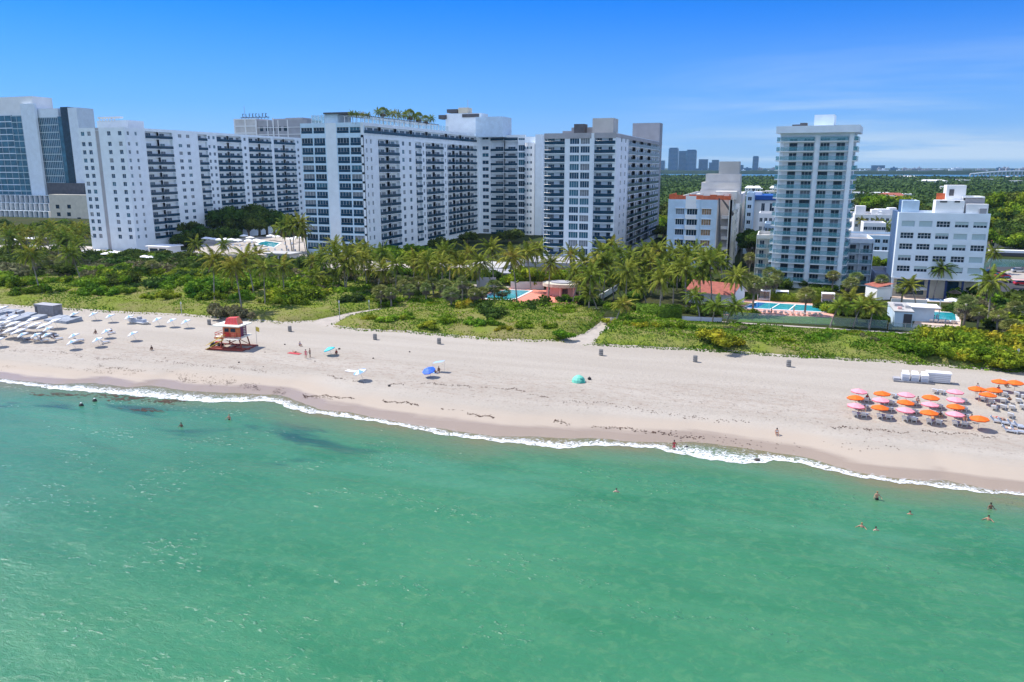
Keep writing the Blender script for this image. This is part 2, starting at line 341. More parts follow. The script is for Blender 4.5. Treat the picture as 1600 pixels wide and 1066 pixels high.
# sand
nt2, b = custom('sand'); at = nd(nt2, 'Attribute', attribute_name='shore'); d = at.outputs['Fac']; P1 = pos_scaled(nt2, (1,1,1)); PL = pos_scaled(nt2, (.12,1,1))
dn = mth(nt2, 'ADD', d, mth(nt2, 'MULTIPLY', mth(nt2, 'SUBTRACT', noise(nt2, PL, .35, 3.), .5), 5.))
dry = mixc(nt2, rmp(nt2, noise(nt2, PL, .22, 5.), .3, .7), (.435,.392,.335), (.385,.342,.288))
dry = mixc(nt2, mth(nt2, 'MULTIPLY', rmp(nt2, noise(nt2, P1, 2.4, 6., .8), .54, .66), .42), dry, (.28,.235,.195))
band = mth(nt2, 'MULTIPLY', rmp(nt2, d, 9., 13.), mth(nt2, 'SUBTRACT', 1., rmp(nt2, d, 22., 27.)))   # the trampled strip near the tide line
dry = mixc(nt2, mth(nt2, 'MULTIPLY', band, mth(nt2, 'MULTIPLY', rmp(nt2, noise(nt2, pos_scaled(nt2, (.4,1,1)), 1.1, 7., .75), .44, .64), .48)), dry, (.31,.24,.19))
dots = mth(nt2, 'MULTIPLY', rmp(nt2, noise(nt2, P1, 1.9, 2., .5), .615, .68), mth(nt2, 'MULTIPLY', rmp(nt2, d, 6., 11.), mth(nt2, 'SUBTRACT', 1., rmp(nt2, d, 22., 34.))))
dry = mixc(nt2, mth(nt2, 'MULTIPLY', dots, .55), dry, (.20,.165,.135))   # footprints
damp = mixc(nt2, rmp(nt2, dn, 4.5, 9.), (.425,.358,.288), dry)
wet = mixc(nt2, rmp(nt2, dn, 1.7, 3.4), (.33,.262,.20), damp)
nt2.links.new(wet, b.inputs['Base Color']); nt2.links.new(rmp(nt2, dn, 1.5, 4., .22, .95), b.inputs['Roughness']); b.inputs['Specular IOR Level'].default_value = .3
bh = mth(nt2, 'ADD', mth(nt2, 'MULTIPLY', noise(nt2, P1, 1.4, 6., .7), rmp(nt2, dn, 4., 12., .02, 1.)), mth(nt2, 'MULTIPLY', noise(nt2, PL, .9, 4.), rmp(nt2, dn, 4., 12., 0., .8)))
bp = nd(nt2, 'Bump', Distance=.17, Strength=1.); nt2.links.new(bh, bp.inputs['Height']); nt2.links.new(bp.outputs[0], b.inputs['Normal'])
bxs = np.concatenate([[-20000,-6000,-2000,-900,-500], np.arange(-300, 140, .8), [160,250,500,2000,6000,20000]])
yrel = np.concatenate([[-3000,-60,-25,-12,-6,-3,-1.5], np.arange(-1, 20, .7), np.arange(20, 54, 2.)])
grid('beach', bxs, lambda x: np.minimum(float(Yw(x))+yrel, 190), 0, ['sand'], lambda X, Y: Y-Yw(X), zf=beach_z)
# sea
nt2, b = custom('seawater'); at = nd(nt2, 'Attribute', attribute_name='shore'); d = at.outputs['Fac']; P1 = pos_scaled(nt2, (1,1,1)); PL = pos_scaled(nt2, (.35,1,1))
n1 = noise(nt2, PL, .030, 4., .5, .4); n2 = noise(nt2, PL, .16, 5., .6, .6)
deep = mixc(nt2, rmp(nt2, n1, .36, .64), (0.028,0.158,0.069), (0.048,0.202,0.101))
deep = mixc(nt2, mth(nt2, 'MULTIPLY', rmp(nt2, n2, .40, .66), .55), deep, (0.066,0.225,0.111))
deep = mixc(nt2, mth(nt2, 'MULTIPLY', rmp(nt2, noise(nt2, P1, .75, 5., .65, .5), .46, .70), .55), deep, (0.089,0.242,0.113))
sxx = nt2.nodes.new('ShaderNodeSeparateXYZ'); nt2.links.new(P1, sxx.inputs[0])
farleft = mth(nt2, 'SUBTRACT', 1., rmp(nt2, sxx.outputs[0], -105., -20.))
deep = mixc(nt2, mth(nt2, 'MULTIPLY', farleft, .55), deep, (0.058,0.185,0.126))
deep = mixc(nt2, mth(nt2, 'MULTIPLY', mth(nt2, 'MULTIPLY', rmp(nt2, noise(nt2, PL, .055, 3.), .46, .66), rmp(nt2, d, 40., 75.)), .45), deep, (.115,.27,.105))   # pale sand showing through
deep = mixc(nt2, mth(nt2, 'MULTIPLY', mth(nt2, 'MULTIPLY', rmp(nt2, noise(nt2, PL, .05, 4., .6), .48, .6), mth(nt2, 'SUBTRACT', 1., rmp(nt2, d, 14., 30.))), .5), deep, (.085,.265,.16))
# weed beds on the bottom near the left shore
wp = nt2.nodes.new('ShaderNodeVectorMath'); wp.operation = 'MULTIPLY'; wp.inputs[1].default_value = (.030,.085,1); nt2.links.new(P1, wp.inputs[0])
wn = noise(nt2, wp.outputs[0], 1.6, 4., .55, .7)
wmask = mth(nt2, 'MULTIPLY', mth(nt2, 'MULTIPLY', rmp(nt2, wn, .52, .66), mth(nt2, 'SUBTRACT', 1., rmp(nt2, d, 16., 34.))), mth(nt2, 'SUBTRACT', 1., rmp(nt2, sxx.outputs[0], -62., -36.)))
deep = mixc(nt2, mth(nt2, 'MULTIPLY', wmask, .85), deep, (0.017,0.071,0.065))
dn = mth(nt2, 'ADD', d, mth(nt2, 'MULTIPLY', mth(nt2, 'SUBTRACT', noise(nt2, PL, .22, 4., .6), .5), 9.))
shal = mixc(nt2, rmp(nt2, dn, 4.5, 12.), (0.113,0.185,0.093), deep)
shal = mixc(nt2, rmp(nt2, dn, .6, 5.2), (0.194,0.168,0.080), shal)
nt2.links.new(shal, b.inputs['Base Color']);  b.inputs['IOR'].default_value = 1.33; b.inputs['Specular IOR Level'].default_value = .32
w1 = noise(nt2, PL, .22, 3., .5, .3); w2 = noise(nt2, pos_scaled(nt2, (.6,1,1)), 1.5, 6., .66, .4)
hh = mth(nt2, 'ADD', mth(nt2, 'MULTIPLY', w1, 1.1), mth(nt2, 'MULTIPLY', w2, .34))
gl = mth(nt2, 'MULTIPLY', rmp(nt2, noise(nt2, pos_scaled(nt2, (.55,1,1)), 2.1, 2., .5, .3), .56, .76), rmp(nt2, noise(nt2, pos_scaled(nt2, (.5,1,1)), .16, 4., .65), .52, .60))
hh = mth(nt2, 'ADD', hh, mth(nt2, 'MULTIPLY', gl, .18)); hh = mth(nt2, 'ADD', hh, mth(nt2, 'MULTIPLY', noise(nt2, pos_scaled(nt2, (.13,1,1)), .17, 2., .5, .3), .9)); nt2.links.new(rmp(nt2, gl, .02, .3, .10, .29), b.inputs['Roughness']); nt2.links.new(rmp(nt2, gl, .02, .4, .32, 1.), b.inputs['Specular IOR Level'])
bp = nd(nt2, 'Bump', Distance=.42, Strength=1.); nt2.links.new(hh, bp.inputs['Height']); nt2.links.new(bp.outputs[0], b.inputs['Normal'])
sxs = np.concatenate([[-30000,-8000,-2500,-900,-500], np.arange(-300, 140, 1.), [160,250,500,2500,8000,30000]])
srel = -np.concatenate([[-1.2], np.arange(0, 12, 1.), np.arange(12, 60, 4.), [80,120,200,500,3000,30000]])[::-1]
grid('sea', sxs, lambda x: float(Yw(x))+srel, 0., ['seawater'], lambda X, Y: Yw(X)-Y, zf=lambda X, Y: np.zeros_like(X))
# foam
nt2, b = custom('foam'); at = nd(nt2, 'Attribute', attribute_name='shore'); f = at.outputs['Fac']; P1 = pos_scaled(nt2, (1,1,1))
lace = noise(nt2, P1, 1.3, 8., .74, 1.6); thr = rmp(nt2, f, .15, .9, .40, .60, False)
al = rmp(nt2, mth(nt2, 'SUBTRACT', lace, thr), -.03, .12, 0., .92)
edge = mth(nt2, 'MULTIPLY', rmp(nt2, f, 0., .05), mth(nt2, 'SUBTRACT', 1., rmp(nt2, f, .90, 1.)))
b.inputs['Base Color'].default_value = (.84,.86,.87,1); b.inputs['Roughness'].default_value = .8; nt2.links.new(mth(nt2, 'MULTIPLY', mth(nt2, 'MULTIPLY', al, rmp(nt2, f, .35, .85, 1., .42)), edge), b.inputs['Alpha'])
fxs = np.arange(-200, 75, .5); fr = np.linspace(0, 1, 9)
fo = grid('foam', fxs, lambda x: (lambda a, c: a+(c-a)*fr)(float(Yb(x))-.9, float(Yw(x))+.35), 0, ['foam'], lambda X, Y: (Y-Yb(X)+.9)/(Yw(X)-Yb(X)+1.25), kind='stuff', zf=lambda X, Y: np.maximum(beach_z(X, Y), .0)+.05)
# second thin run-up lines of foam further out
xs2 = []
# ---------------------------------------------------------------- land
def sheet(name, pts, z, m, kind='structure', th=None):
    b = MB(); n = len(pts)
    ar = sum(pts[i][0]*pts[(i+1)%n][1]-pts[(i+1)%n][0]*pts[i][1] for i in range(n))
    if ar < 0: pts = pts[::-1]
    if th: b.prism(pts, z-th, z, m)
    else: b.add([(x,y,z) for x,y in pts], [tuple(range(n))], m)
    o = b.obj(name); return tag(o, kind=kind)
LZ = 1.9
sheet('ground', [(-30000,150),(30000,150),(30000,40000),(-30000,40000)], LZ-.05, 'landgreen')
# dune: a low vegetated rise between beach and promenade
Yback = lambda x: np.where(x < -83, 206., np.where(x < -25, 180., 172.))
PATHS = [[(490,507),(512,502),(532,496),(553,491),(600,484)], [(905,532),(925,523),(938,514),(949,505),(955,498)]]
PG = [np.array([G(*p, 2.) for p in q]) for q in PATHS]
def path_d(x, y):
    dm = np.full(np.shape(x), 1e9)
    for g in PG:
        for a, c in zip(g[:-1], g[1:]):
            v = c-a; t = np.clip(((x-a[0])*v[0]+(y-a[1])*v[1])/(v@v), 0, 1); dm = np.minimum(dm, np.hypot(x-a[0]-t*v[0], y-a[1]-t*v[1]))
    return dm-1.6*(1-sstep(1., 9., y-Ye(x)))
def vnoise(x, y, s, seed=0):
    x = x/s+seed*17.3; y = y/s+seed*7.7; xi = np.floor(x).astype(int); yi = np.floor(y).astype(int); u = x-xi; v = y-yi; u = u*u*(3-2*u); v = v*v*(3-2*v)
    h = lambda a, c: np.modf(np.abs(np.sin(a*127.1+c*311.7+seed*74.7)*43758.5453))[0]
    return (h(xi,yi)*(1-u)+h(xi+1,yi)*u)*(1-v)+(h(xi,yi+1)*(1-u)+h(xi+1,yi+1)*u)*v
def veg_h(x, y):
    e = np.clip((y-Ye(x))/7., 0, 1); lumps = .5*vnoise(x, y, 7., 1)+.3*vnoise(x, y, 3., 2)+.2*vnoise(x, y, 1.4, 3)
    tall = np.where(x < -45, sstep(15, 34, y-Ye(x)), .45*sstep(4, 14, y-Ye(x)))
    return (.15+.5*lumps)*np.clip(e*3, .12, 1)+tall*(lumps**1.3)*2.6
def dune_z(x, y):
    e = sstep(0, 6, y-Ye(x)); k = 1-sstep(2.0, 4.5, path_d(x, y))
    t = sstep(-1.6, 1.2, y-Ye(x)); return (beach_z(x, y)-.07)*(1-t)+(LZ+(e*.9)*(1-k*.8)*(1-sstep(-6, 0, y-Yback(x))*.9))*t
dxs = np.concatenate([[-700,-480], np.arange(-300, 100, 1.)]); dr = np.linspace(0, 1, 60)
grid('dune', dxs, lambda x: float(Ye(x))-2.+(float(Yback(x))+4-float(Ye(x))+2)*dr, 0, ['pathsand'], zf=lambda X, Y: dune_z(X, Y)-.03)
def coverxy(n, x0, x1):
    x = rng.uniform(x0, x1, n); t = rng.uniform(0, 1, n); y = Ye(x)-.3+t*(Yback(x)-Ye(x)); return x, y
def cover(name, n, x0, x1, size, matn, keepf, up, lift=(.0,1.), label=None):
    x, y = coverxy(n, x0, x1); k = keepf(x, y) & (path_d(x, y) > 1.25+.5*vnoise(x, y, 1.5, 9)); x = x[k]; y = y[k]
    z = dune_z(x, y)+veg_h(x, y)*rng.uniform(*lift, len(x)); V, Q = leafquads(np.stack([x,y,z], 1), size, up)
    o = bpy.data.objects.new(name, npmesh(name, V, Q, [matn])); link(o); return tag(o, label, kind='stuff')
scr = lambda x, y: (vnoise(x, y, 9., 5)*.65+vnoise(x, y, 3.5, 6)*.35) + np.where(x < -45, .26*sstep(12, 26, y-Ye(x))-.03, .10*sstep(3, 9, y-Ye(x)))
hx = np.concatenate([[-600,-420], np.arange(-290, 96, .8)]); hr = np.linspace(0, 1, 76)
def under_z(X, Y):
    k = sstep(1.2, 2.2, path_d(X, Y))*sstep(0.2, 1.6, Y-Ye(X)); return dune_z(X, Y)-.4+(.38+veg_h(X, Y)*.72)*k-(1-k)*.3
mk = grid('dune_undergrowth', hx, lambda x: float(Ye(x))+(float(Yback(x))-float(Ye(x)))*hr, 0, ['undergrowth'] if 'undergrowth' in MATS else ['grass'], kind='stuff', zf=under_z)
tag(mk, 'green creepers and low plants matted over the dune behind the beach')
cover('dune_scrub', 130000, -290, 95, .23, 'scrub', lambda x, y: scr(x, y) > .50, .45, (.6,1.15), 'low sea grape scrub growing in clumps along the dune')
cover('dune_grass', 90000, -290, -38, .18, 'grass', lambda x, y: (scr(x, y) <= .54) & (vnoise(x, y, 2.6, 8) > .18), .15, (.2,1.1), 'pale dune grass along the edge of the beach')
cover('dry_dune_grass', 60000, -42, 95, .18, 'drygrass', lambda x, y: (scr(x, y) <= .56) & (vnoise(x, y, 2.6, 8) > .22), .15, (.2,1.1), 'tan and olive dune grass on the right-hand dune')
# seaweed lines on the sand
b = MB(); r2 = random.Random(3)
def wrack(pts, dens, w, big=.12):
    dens *= 2.1; w *= 1.15
    g = [G(*p, 1.2) for p in pts]
    for a, c in zip(g[:-1], g[1:]):
        n = int(math.dist(a, c)*dens)
        for i in range(n):
            t = r2.random(); x = a[0]+(c[0]-a[0])*t; y = a[1]+(c[1]-a[1])*t+r2.gauss(0, w)+.25*math.sin(x*1.3)+.2*math.sin(x*3.1)
            if vnoise(np.array([x]), np.array([y]), 2.2, 4)[0] < .38: continue
            z = float(beach_z(np.array(x), np.array(y)))+.025; s = big*r2.uniform(.3, 1.2); an = r2.uniform(-.5,.5); cA, sA = math.cos(an)*s, math.sin(an)*s
            b.add([(x-cA,y-sA,z),(x+sA*.5,y-cA*.5,z),(x+cA,y+sA,z+.03),(x-sA*.5,y+cA*.45,z+.04)], [(0,1,2,3)], 'seaweed')
wrack([(440,608),(500,612),(560,619),(620,624),(700,636),(760,646),(800,652)], 11, .13)
wrack([(150,570),(230,578),(300,590),(370,594),(440,605),(520,618)], 7, .35)
wrack([(230,577),(320,585),(400,597),(470,607)], 5, .6)
wrack([(440,582),(510,586),(545,594),(600,601),(660,600),(720,605),(800,610),(860,625)], 6, .15)
wrack([(0,548),(90,551),(150,560),(260,566),(330,572),(420,580)], 4, .3)
wrack([(0,568),(80,570),(160,577),(240,585)], 3, .4)
wrack([(800,650),(880,655),(950,660),(1010,666),(1100,675)], 5, .25, .15)
wrack([(1290,668),(1360,671),(1400,677),(1450,676),(1500,680),(1560,686)], 4, .2, .15)
wrack([(1040,668),(1180,682),(1300,692),(1420,700)], 1.5, .8, .12)
wrack([(880,628),(940,630),(1000,640),(1100,652),(1220,660)], 3, .3, .12)
tag(b.obj('seaweed'), 'dark brown seaweed washed up in wavy lines on the sand', kind='stuff')
# weed drifting in the shallows, left
b = MB()
for cx0, cy0, n, sx_, sy_ in ((105,617,70,8,.8),(175,618,60,7,1.),(190,625,40,6,1.),(262,627,90,4,1.2),(232,641,60,5,1.),(212,622,50,3,.6),(70,618,30,5,.5)):
    g0 = G(cx0, cy0, 0)
    for i in range(n):
        x = g0[0]+r2.gauss(0, sx_*.3); y = g0[1]+r2.gauss(0, sy_*.5)+.15*(x-g0[0]); s = r2.uniform(.1,.45); an = r2.uniform(-.3,.5); cA, sA = math.cos(an)*s, math.sin(an)*s
        b.add([(x-cA,y-sA,.03),(x+sA*.4,y-cA*.4,.03),(x+cA,y+sA,.035),(x-sA*.4,y+cA*.4,.035)], [(0,1,2,3)], 'seaweed')
tag(b.obj('drifting_weed'), 'reddish brown weed drifting in the shallows near the left', kind='stuff')
# ---------------------------------------------------------------- buildings
def window_mesh(w, h, glass='glass', frame='frame', mull=2, rail=False, shut=0.):
    key = ('win', round(w,2), round(h,2), glass, frame, mull, rail, shut)
    if key in MCACHE: return MCACHE[key]
    b = MB(); t = .07
    b.add([(t*.5,.03,t*.5),(w-t*.5,.03,t*.5),(w-t*.5,.03,h-t*.5),(t*.5,.03,h-t*.5)], [(0,1,2,3)], glass)
    b.box(0,t,0,.06,0,h,frame); b.box(w-t,w,0,.06,0,h,frame); b.box(t,w-t,0,.06,h-t,h,frame); b.box(t,w-t,0,.06,0,t,frame)
    for i in range(1, mull): b.box(w*i/mull-.04, w*i/mull+.04, .003,.055,t,h-t,frame)
    if rail: b.box(t,w-t,.003,.05,h*rail-.04,h*rail+.04,frame)
    if shut: b.box(t,w-t,-.01,.025,h*(1-shut),h-t,'shutter')
    MCACHE[key] = b.mesh('window'); return MCACHE[key]
MCACHE = {}
def balcony_mesh(w, pr, slabm='white', bow=0.):
    key = ('bal', round(w,2), pr, slabm, bow)
    if key in MCACHE: return MCACHE[key]
    b = MB()
    if bow:
        pts = [(w*i/8., -pr-bow*math.sin(math.pi*i/8.)) for i in range(9)]+[(w, .9),(0,.9)]; b.prism(pts, -.22, 0, slabm)
    else: b.box(0, w, -pr, .9, -.22, 0, slabm)
    MCACHE[key] = b.mesh('balcony'); return MCACHE[key]
def railing_mesh(w, pr, m='railblue', bow=0., h=1.2, clutter=0):
    key = ('rail', round(w,2), pr, m, bow, h, clutter)
    if key in MCACHE: return MCACHE[key]
    b = MB(); n = 8 if bow else 1
    P = [(w*(.01+.98*i/n), -pr+.04-bow*math.sin(math.pi*i/n)) for i in range(n+1)]
    for p, q in zip(P[:-1], P[1:]):
        b.add([(p[0],p[1],.05),(q[0],q[1],.05),(q[0],q[1],h),(p[0],p[1],h),(p[0],p[1]+.04,.05),(q[0],q[1]+.04,.05),(q[0],q[1]+.04,h),(p[0],p[1]+.04,h)], [(0,1,2,3),(5,4,7,6),(3,2,6,7)], m)
    b.tube([(x,y+.02,h+.02) for x,y in P], .03, 'metal', 4)
    if pr > .5:
        for x in (P[0][0], P[-1][0]): b.box(x-.02, x+.02, -pr+.08, .0, .05, h, m)
    MCACHE[key] = b.mesh('railing'); return MCACHE[key]
class Bld:
    def __init__(s, name, loc, label, cat='building', rz=0., group=None):
        s.root = root(name, loc, rz, label, cat, group); s.o = loc; s.w = MB(); s.parts = {}; s.n = name; s.rz = rz; s.c, s.s = math.cos(-rz), math.sin(-rz)
    def loc(s, x, y): dx, dy = x-s.o[0], y-s.o[1]; return (dx*s.c-dy*s.s, dx*s.s+dy*s.c)
    def face(s, x, y, ang): s.M = Matrix.Translation((x-s.o[0], y-s.o[1], -s.o[2])) @ Matrix.Rotation(ang, 4, 'Z'); return s
    def box(s, *a, m='white'): s.w.box(*a, m, s.M)
    def part(s, name, me, x, y, z, kids=()): s.parts.setdefault(name, []).append((me, s.M @ Matrix.Translation((x,y,z)), kids))
    def finish(s, wallname='wall', extra=True):
        s.w.obj(wallname, s.root)
        for name, L_ in s.parts.items():
            for mm, (me, M, kids) in enumerate(L_[:100]):
                o = bpy.data.objects.new(name, me); o.matrix_local = M; link(o, s.root); o.matrix_local = M
                for kn, km, kl in kids:
                    k = bpy.data.objects.new(kn, km); k.location = kl; link(k, o)
            if len(L_) > 100:
                b = MB()
                for me, M, kids in L_[100:]:
                    for mesh, off in [(me, (0,0,0))]+[(km, kl) for _, km, kl in kids]:
                        MM = M @ Matrix.Translation(off); n = len(b.v); b.v += [tuple(MM @ v.co) for v in mesh.vertices]
                        for p in mesh.polygons:
                            b.f.append(tuple(n+i for i in p.vertices)); b.m.append(b.mi(mesh.materials[p.material_index].name if mesh.materials[p.material_index].name in MATS else 'white'))
                tag(b.obj(name, s.root), kind='stuff')
        return s
def facade(B, bays, rows, zt, zb=LZ, RD=1.5, wall='white', rail='railblue', frame='frame', top=None, wh=1.5, sill=.95, pr=.35, bow=0., dooru=.55, slab=None, wg='glass'):
    """bays: (kind, s0, s1[, opts]); rows: floor levels, lowest first; the skin is the plane y=0, the core starts at y=RD"""
    rnd = random.Random(len(bays)*13+int(zt*7)); rows = sorted(rows); vg = lambda g_: 'curtain' if rnd.random() < .16 and g_ != 'shutterwood' else ('glassblue' if rnd.random() < .15 and g_ == 'glass' else g_); slab = slab or wall
    H_ = [rows[i+1]-rows[i] for i in range(len(rows)-1)]; H_.append(zt-1.-rows[-1])
    for bay in bays:
        k, s0, s1 = bay[:3]; o = bay[3] if len(bay) > 3 else {}; w = s1-s0; mm = o.get('m', wall)
        skip = o.get('skip', ()); y0 = o.get('y', 0.)
        if k == 'S': B.box(s0, s1, y0, RD, zb, zt, m=mm); continue
        if k == 'W':
            ww = min(o.get('w', w*.55), w-.1); c = s0+w*o.get('c', .5); a, e = c-ww/2, c+ww/2; hh = o.get('h', wh); sl_ = o.get('sill', sill)
            if a > s0+.02: B.box(s0, a, y0, RD, zb, zt, m=mm)
            if e < s1-.02: B.box(e, s1, y0, RD, zb, zt, m=mm)
            zc = zb
            for i, z in enumerate(rows):
                if i in skip: continue
                B.box(a, e, y0, RD, zc, z+sl_, m=mm); zc = z+sl_+hh
                q = rnd.random()
                if o.get('shutters'):
                    sh = o['shutters'][i]; t_ = B.part('window', window_mesh(ww, hh, o.get('g', wg), frame, o.get('mull', 2), o.get('rail', False), sh), a, y0+.18, z+sl_)
                else: B.part('window', window_mesh(ww, hh, vg(o.get('g', wg)), frame, o.get('mull', 2), o.get('rail', False)), a, y0+.18, z+sl_)
                if o.get('ledge'): B.box(a-.25, e+.25, y0-.45, y0-.003, z+sl_+hh+.05, z+sl_+hh+.22, m='white2')
            B.box(a, e, y0, RD, zc, zt, m=mm)
        if k == 'B':
            zf = rows[0]; bw = o.get('bow', bow); p_ = o.get('pr', pr)
            B.box(s0, s1, 0., RD, zb, zf-.23, m=mm)
            B.box(s0-.10, s0+.10, .012, RD, zf-.23, zt-.02, m=mm); B.box(s1-.10, s1+.10, .018, RD, zf-.23, zt-.03, m=mm)
            B.box(s0+.1, s1-.1, .0, RD, zt-1.2, zt-.004, m=mm)
            w2 = w-.24
            for i, z in enumerate(rows):
                if i in skip: continue
                kids = (('railing', railing_mesh(w2, p_, o.get('r', rail), bw), (0,0,0)),)
                B.part('balcony', balcony_mesh(w2, p_, slab, bw), s0+.12, 0, z, kids)
                dh = min(2.25, H_[i]-.5)
                for (c, f) in o.get('d', ((.32,.42),)):
                    dw = max(.8, w2*f*1.2); B.part('sliding_door', window_mesh(dw, dh, vg(wg), frame if rnd.random() < .8 else 'framedark', 2 if dw < 2.2 else 3), s0+.12+min(max(0, w2*c-dw/2), w2-dw), RD-.07, z+.05)
        if k == 'G':   # wide glazed bay, floor to ceiling, shallow rail
            B.box(s0, s0+.25, y0, RD, zb, zt, m=mm); B.box(s1-.25, s1, y0, RD, zb, zt, m=mm); zc = zb
            for i, z in enumerate(rows):
                hh = min(H_[i]-.75, 2.85) if not o.get('h') else o['h']
                B.box(s0+.25, s1-.25, y0, RD, zc, z+.12, m=mm); zc = z+.12+hh
                gl = wg if rnd.random() < .6 else o.get('g2', 'glassdark')
                B.part('window', window_mesh(w-.5, hh, vg(gl), frame, o.get('mull', 4)), s0+.25, y0+.22, z+.12)
                if o.get('rl', 1): B.part('guard_rail', railing_mesh(w-.52, .02, rail, 0., .95), s0+.26, y0+.02, z+.10)
            B.box(s0+.25, s1-.25, y0, RD, zc, zt, m=mm)
def core(B, x0, x1, y0, y1, zt, m='white', roofm='roofgrey', zb=LZ, par=1.):
    B.face(0, 0, 0); B.box(x0, x1, y0, y1, zb, zt-par, m=m)
    b = MB(); b.box(x0+.3-B.o[0], x1-.3-B.o[0], y0+.3-B.o[1], y1-.3-B.o[1], zt-par-.02-B.o[2], zt-par+.05-B.o[2], roofm); r = b.obj('roof', B.root); return r
def backwalls(B, x0, x1, y0, y1, zt, zb=LZ, m='white', sides='lbr', t=.3):
    B.face(0, 0, 0)
    if 'l' in sides: B.box(x0, x0+t, y0, y1, zb, zt-.01, m=m)
    if 'b' in sides: B.box(x0+.01, x1-.01, y1-t, y1, zb, zt-.012, m=m)
    if 'r' in sides: B.box(x1-t, x1, y0, y1, zb, zt-.014, m=m)
def pxbays(lst, f):     # [(kind, px0, px1, opts)] -> distances along the wall
    return [(b[0], f(b[1]), f(b[2]))+tuple(b[3:]) for b in lst]
def sbays(lst, f, s0): return [(b[0], f(b[1])-s0, f(b[2])-s0)+tuple(b[3:]) for b in lst]
# --- hotel wing on the left (end wall to the sea, long balcony side to the right)
Y0 = 254.; X = fx(202.0, Y0); x0 = fx(131, Y0); zt = 52.
A = Bld('hotel_wing', ((x0+X)/2, Y0+20, LZ), 'long white balcony hotel wing with a flat windowed end, second building from the left', 'hotel')
fyX = lambda px: fy(px, X)
zs = [onX(234, 160+v/4.1, X)[1] for v in (232,297,348,400,447,497,547,597,645,693,742,787,835)]; zs = zs+[zs[-1]-3.0, zs[-1]-6.0, zs[-1]-9.]; zs = [z for z in zs if z > 4]
w_ = X-x0; A.face(x0, Y0, 0)
fr = lambda q: q*w_
facade(A, [('W',0,fr(.145),dict(w=1.9,c=.55)),('W',fr(.145),fr(.36),dict(w=1.9,c=.35)),('S',fr(.36),fr(.44),dict(y=.25,m='greywall')),('S',fr(.44),fr(.60)),('W',fr(.60),fr(.78),dict(w=1.9,c=.3)),('W',fr(.78),fr(1.),dict(w=1.9,c=.5))], zs, zt, RD=1.0, wh=1.75, sill=.8)
LA = fy(473, X)-Y0; f = fyX
dd = dict(d=((.30,.40),)); dv2 = dict(d=((.25,.42),(.85,.18)))
A.face(X+.004, Y0, R(90))
facade(A, sbays([('W',202.02,212,dict(w=1.2)),('W',212,226,dict(w=1.2)),('S',226,233),('B',233,254.3,dd),('B',254.3,275,dd),('S',275,280),('W',280,293,dict(w=2.2)),('W',293,303,dict(w=2.2,c=.6)),('S',303,314),('B',314,328.5,dd),('W',328.5,334.5,dict(w=1.4)),('W',334.5,343,dict(w=1.6)),('B',343,362,dv2),('B',362,381,dv2),('W',381,392,dict(w=1.7)),('B',392,410,dv2),('B',410,427,dv2),('S',427,431),('B',431,448,dv2),('B',448,464,dv2),('W',464,473,dict(w=1.8))], f, Y0), zs, zt, RD=1.2, wh=1.5)
core(A, x0+.02, X-1.2, Y0+1., Y0+LA, zt); A.face(0,0,0); A.box(x0+.01, X-.01, Y0+.02, Y0+LA, zt-1.2, zt-1.1)
backwalls(A, x0, X, Y0+.01, Y0+LA+.3, zt, sides='lb')
b = MB(); Yh = Y0+12; xa, xb = onY(151, 190, Yh)[0], onY(199, 190, Yh)[0]; o_ = A.o
b.box(xa-o_[0], xb-o_[0], Yh-o_[1], Yh+9-o_[1], zt-1-o_[2], 55.6-o_[2], 'white'); b.box(xa+1.5-o_[0], xb-3-o_[0], Yh-.8-o_[1], Yh+1-o_[1], 56.4-o_[2], 57.1-o_[2], 'white2')
for q in range(6): b.box(xa+2+q*1.6-o_[0], xa+2.3+q*1.6-o_[0], Yh-.4-o_[1], Yh-.1-o_[1], 55.5-o_[2], 56.5-o_[2], 'white2')
b.obj('stair_house', A.root); A.finish()
# --- hotel wing in the middle
Y0 = 264.4; X = fx(570.5, Y0); x0 = fx(473.5, Y0); zt = 52.6
M1 = Bld('hotel_wing', ((x0+X)/2, Y0+20, LZ), 'tall blue-white hotel wing with trees and glass screens on its roof, centre left', 'hotel')
PY = lambda v: 150+v/3.948
zs = [onY(480, PY(v), Y0)[1] for v in (235,310,365,418,472,527,580,632,685,738,792,842,893,945)]; zs.append(zs[-1]-3.4); zs = [z for z in zs if z > 3.5]
F1 = lambda px: fx(px, Y0)-x0
M1.face(x0, Y0, 0)
g = dict(mull=4)
ff = lambda c: 450+c/3.948
facade(M1, [('G',0,F1(ff(168)),g),('G',F1(ff(168)),F1(ff(243)),g),('S',F1(ff(243)),F1(ff(310)),dict(y=.2,m='white')),('G',F1(ff(310)),F1(ff(390)),g),('G',F1(ff(390)),X-x0,g)], zs, zt, RD=1.0, frame='frame', rail='railblue', wg='glass', wall='paleblue')
f = lambda px: fy(px, X)-Y0
M1.face(X+.004, Y0, R(90)); c4 = lambda c: 640+c/3.948; dm = dict(d=((.2,.28),(.62,.3))); sm = dict(d=((.3,.5),))
LM = f(749)
low = [z for z in zs if z < zs[1]-1]
S0 = f(571)
bays = [('S',0,f(573)),('W',f(573),f(577),dict(w=1.0)),('W',f(577),f(592.5),dict(w=1.2,c=.3)),('B',f(592.5),f(609),dm),('B',f(609),f(625),dm),('W',f(625),f(636.5),dict(w=2.2,c=.55)),('W',f(636.5),f(650),dict(w=2.2,c=.4)),('B',f(650),f(659.5),sm),('W',f(659.5),f(666),dict(w=1.6)),('B',f(666),f(680),dm),('B',f(680),f(693.5),dm),('W',f(693.5),f(699.5),dict(w=1.3)),('B',f(699.5),f(711),dm),('B',f(711),f(722),dm),('B',f(722),f(734),dm),('B',f(734),f(745),dm),('S',f(745),LM)]
bays = [b_ for b_ in bays]
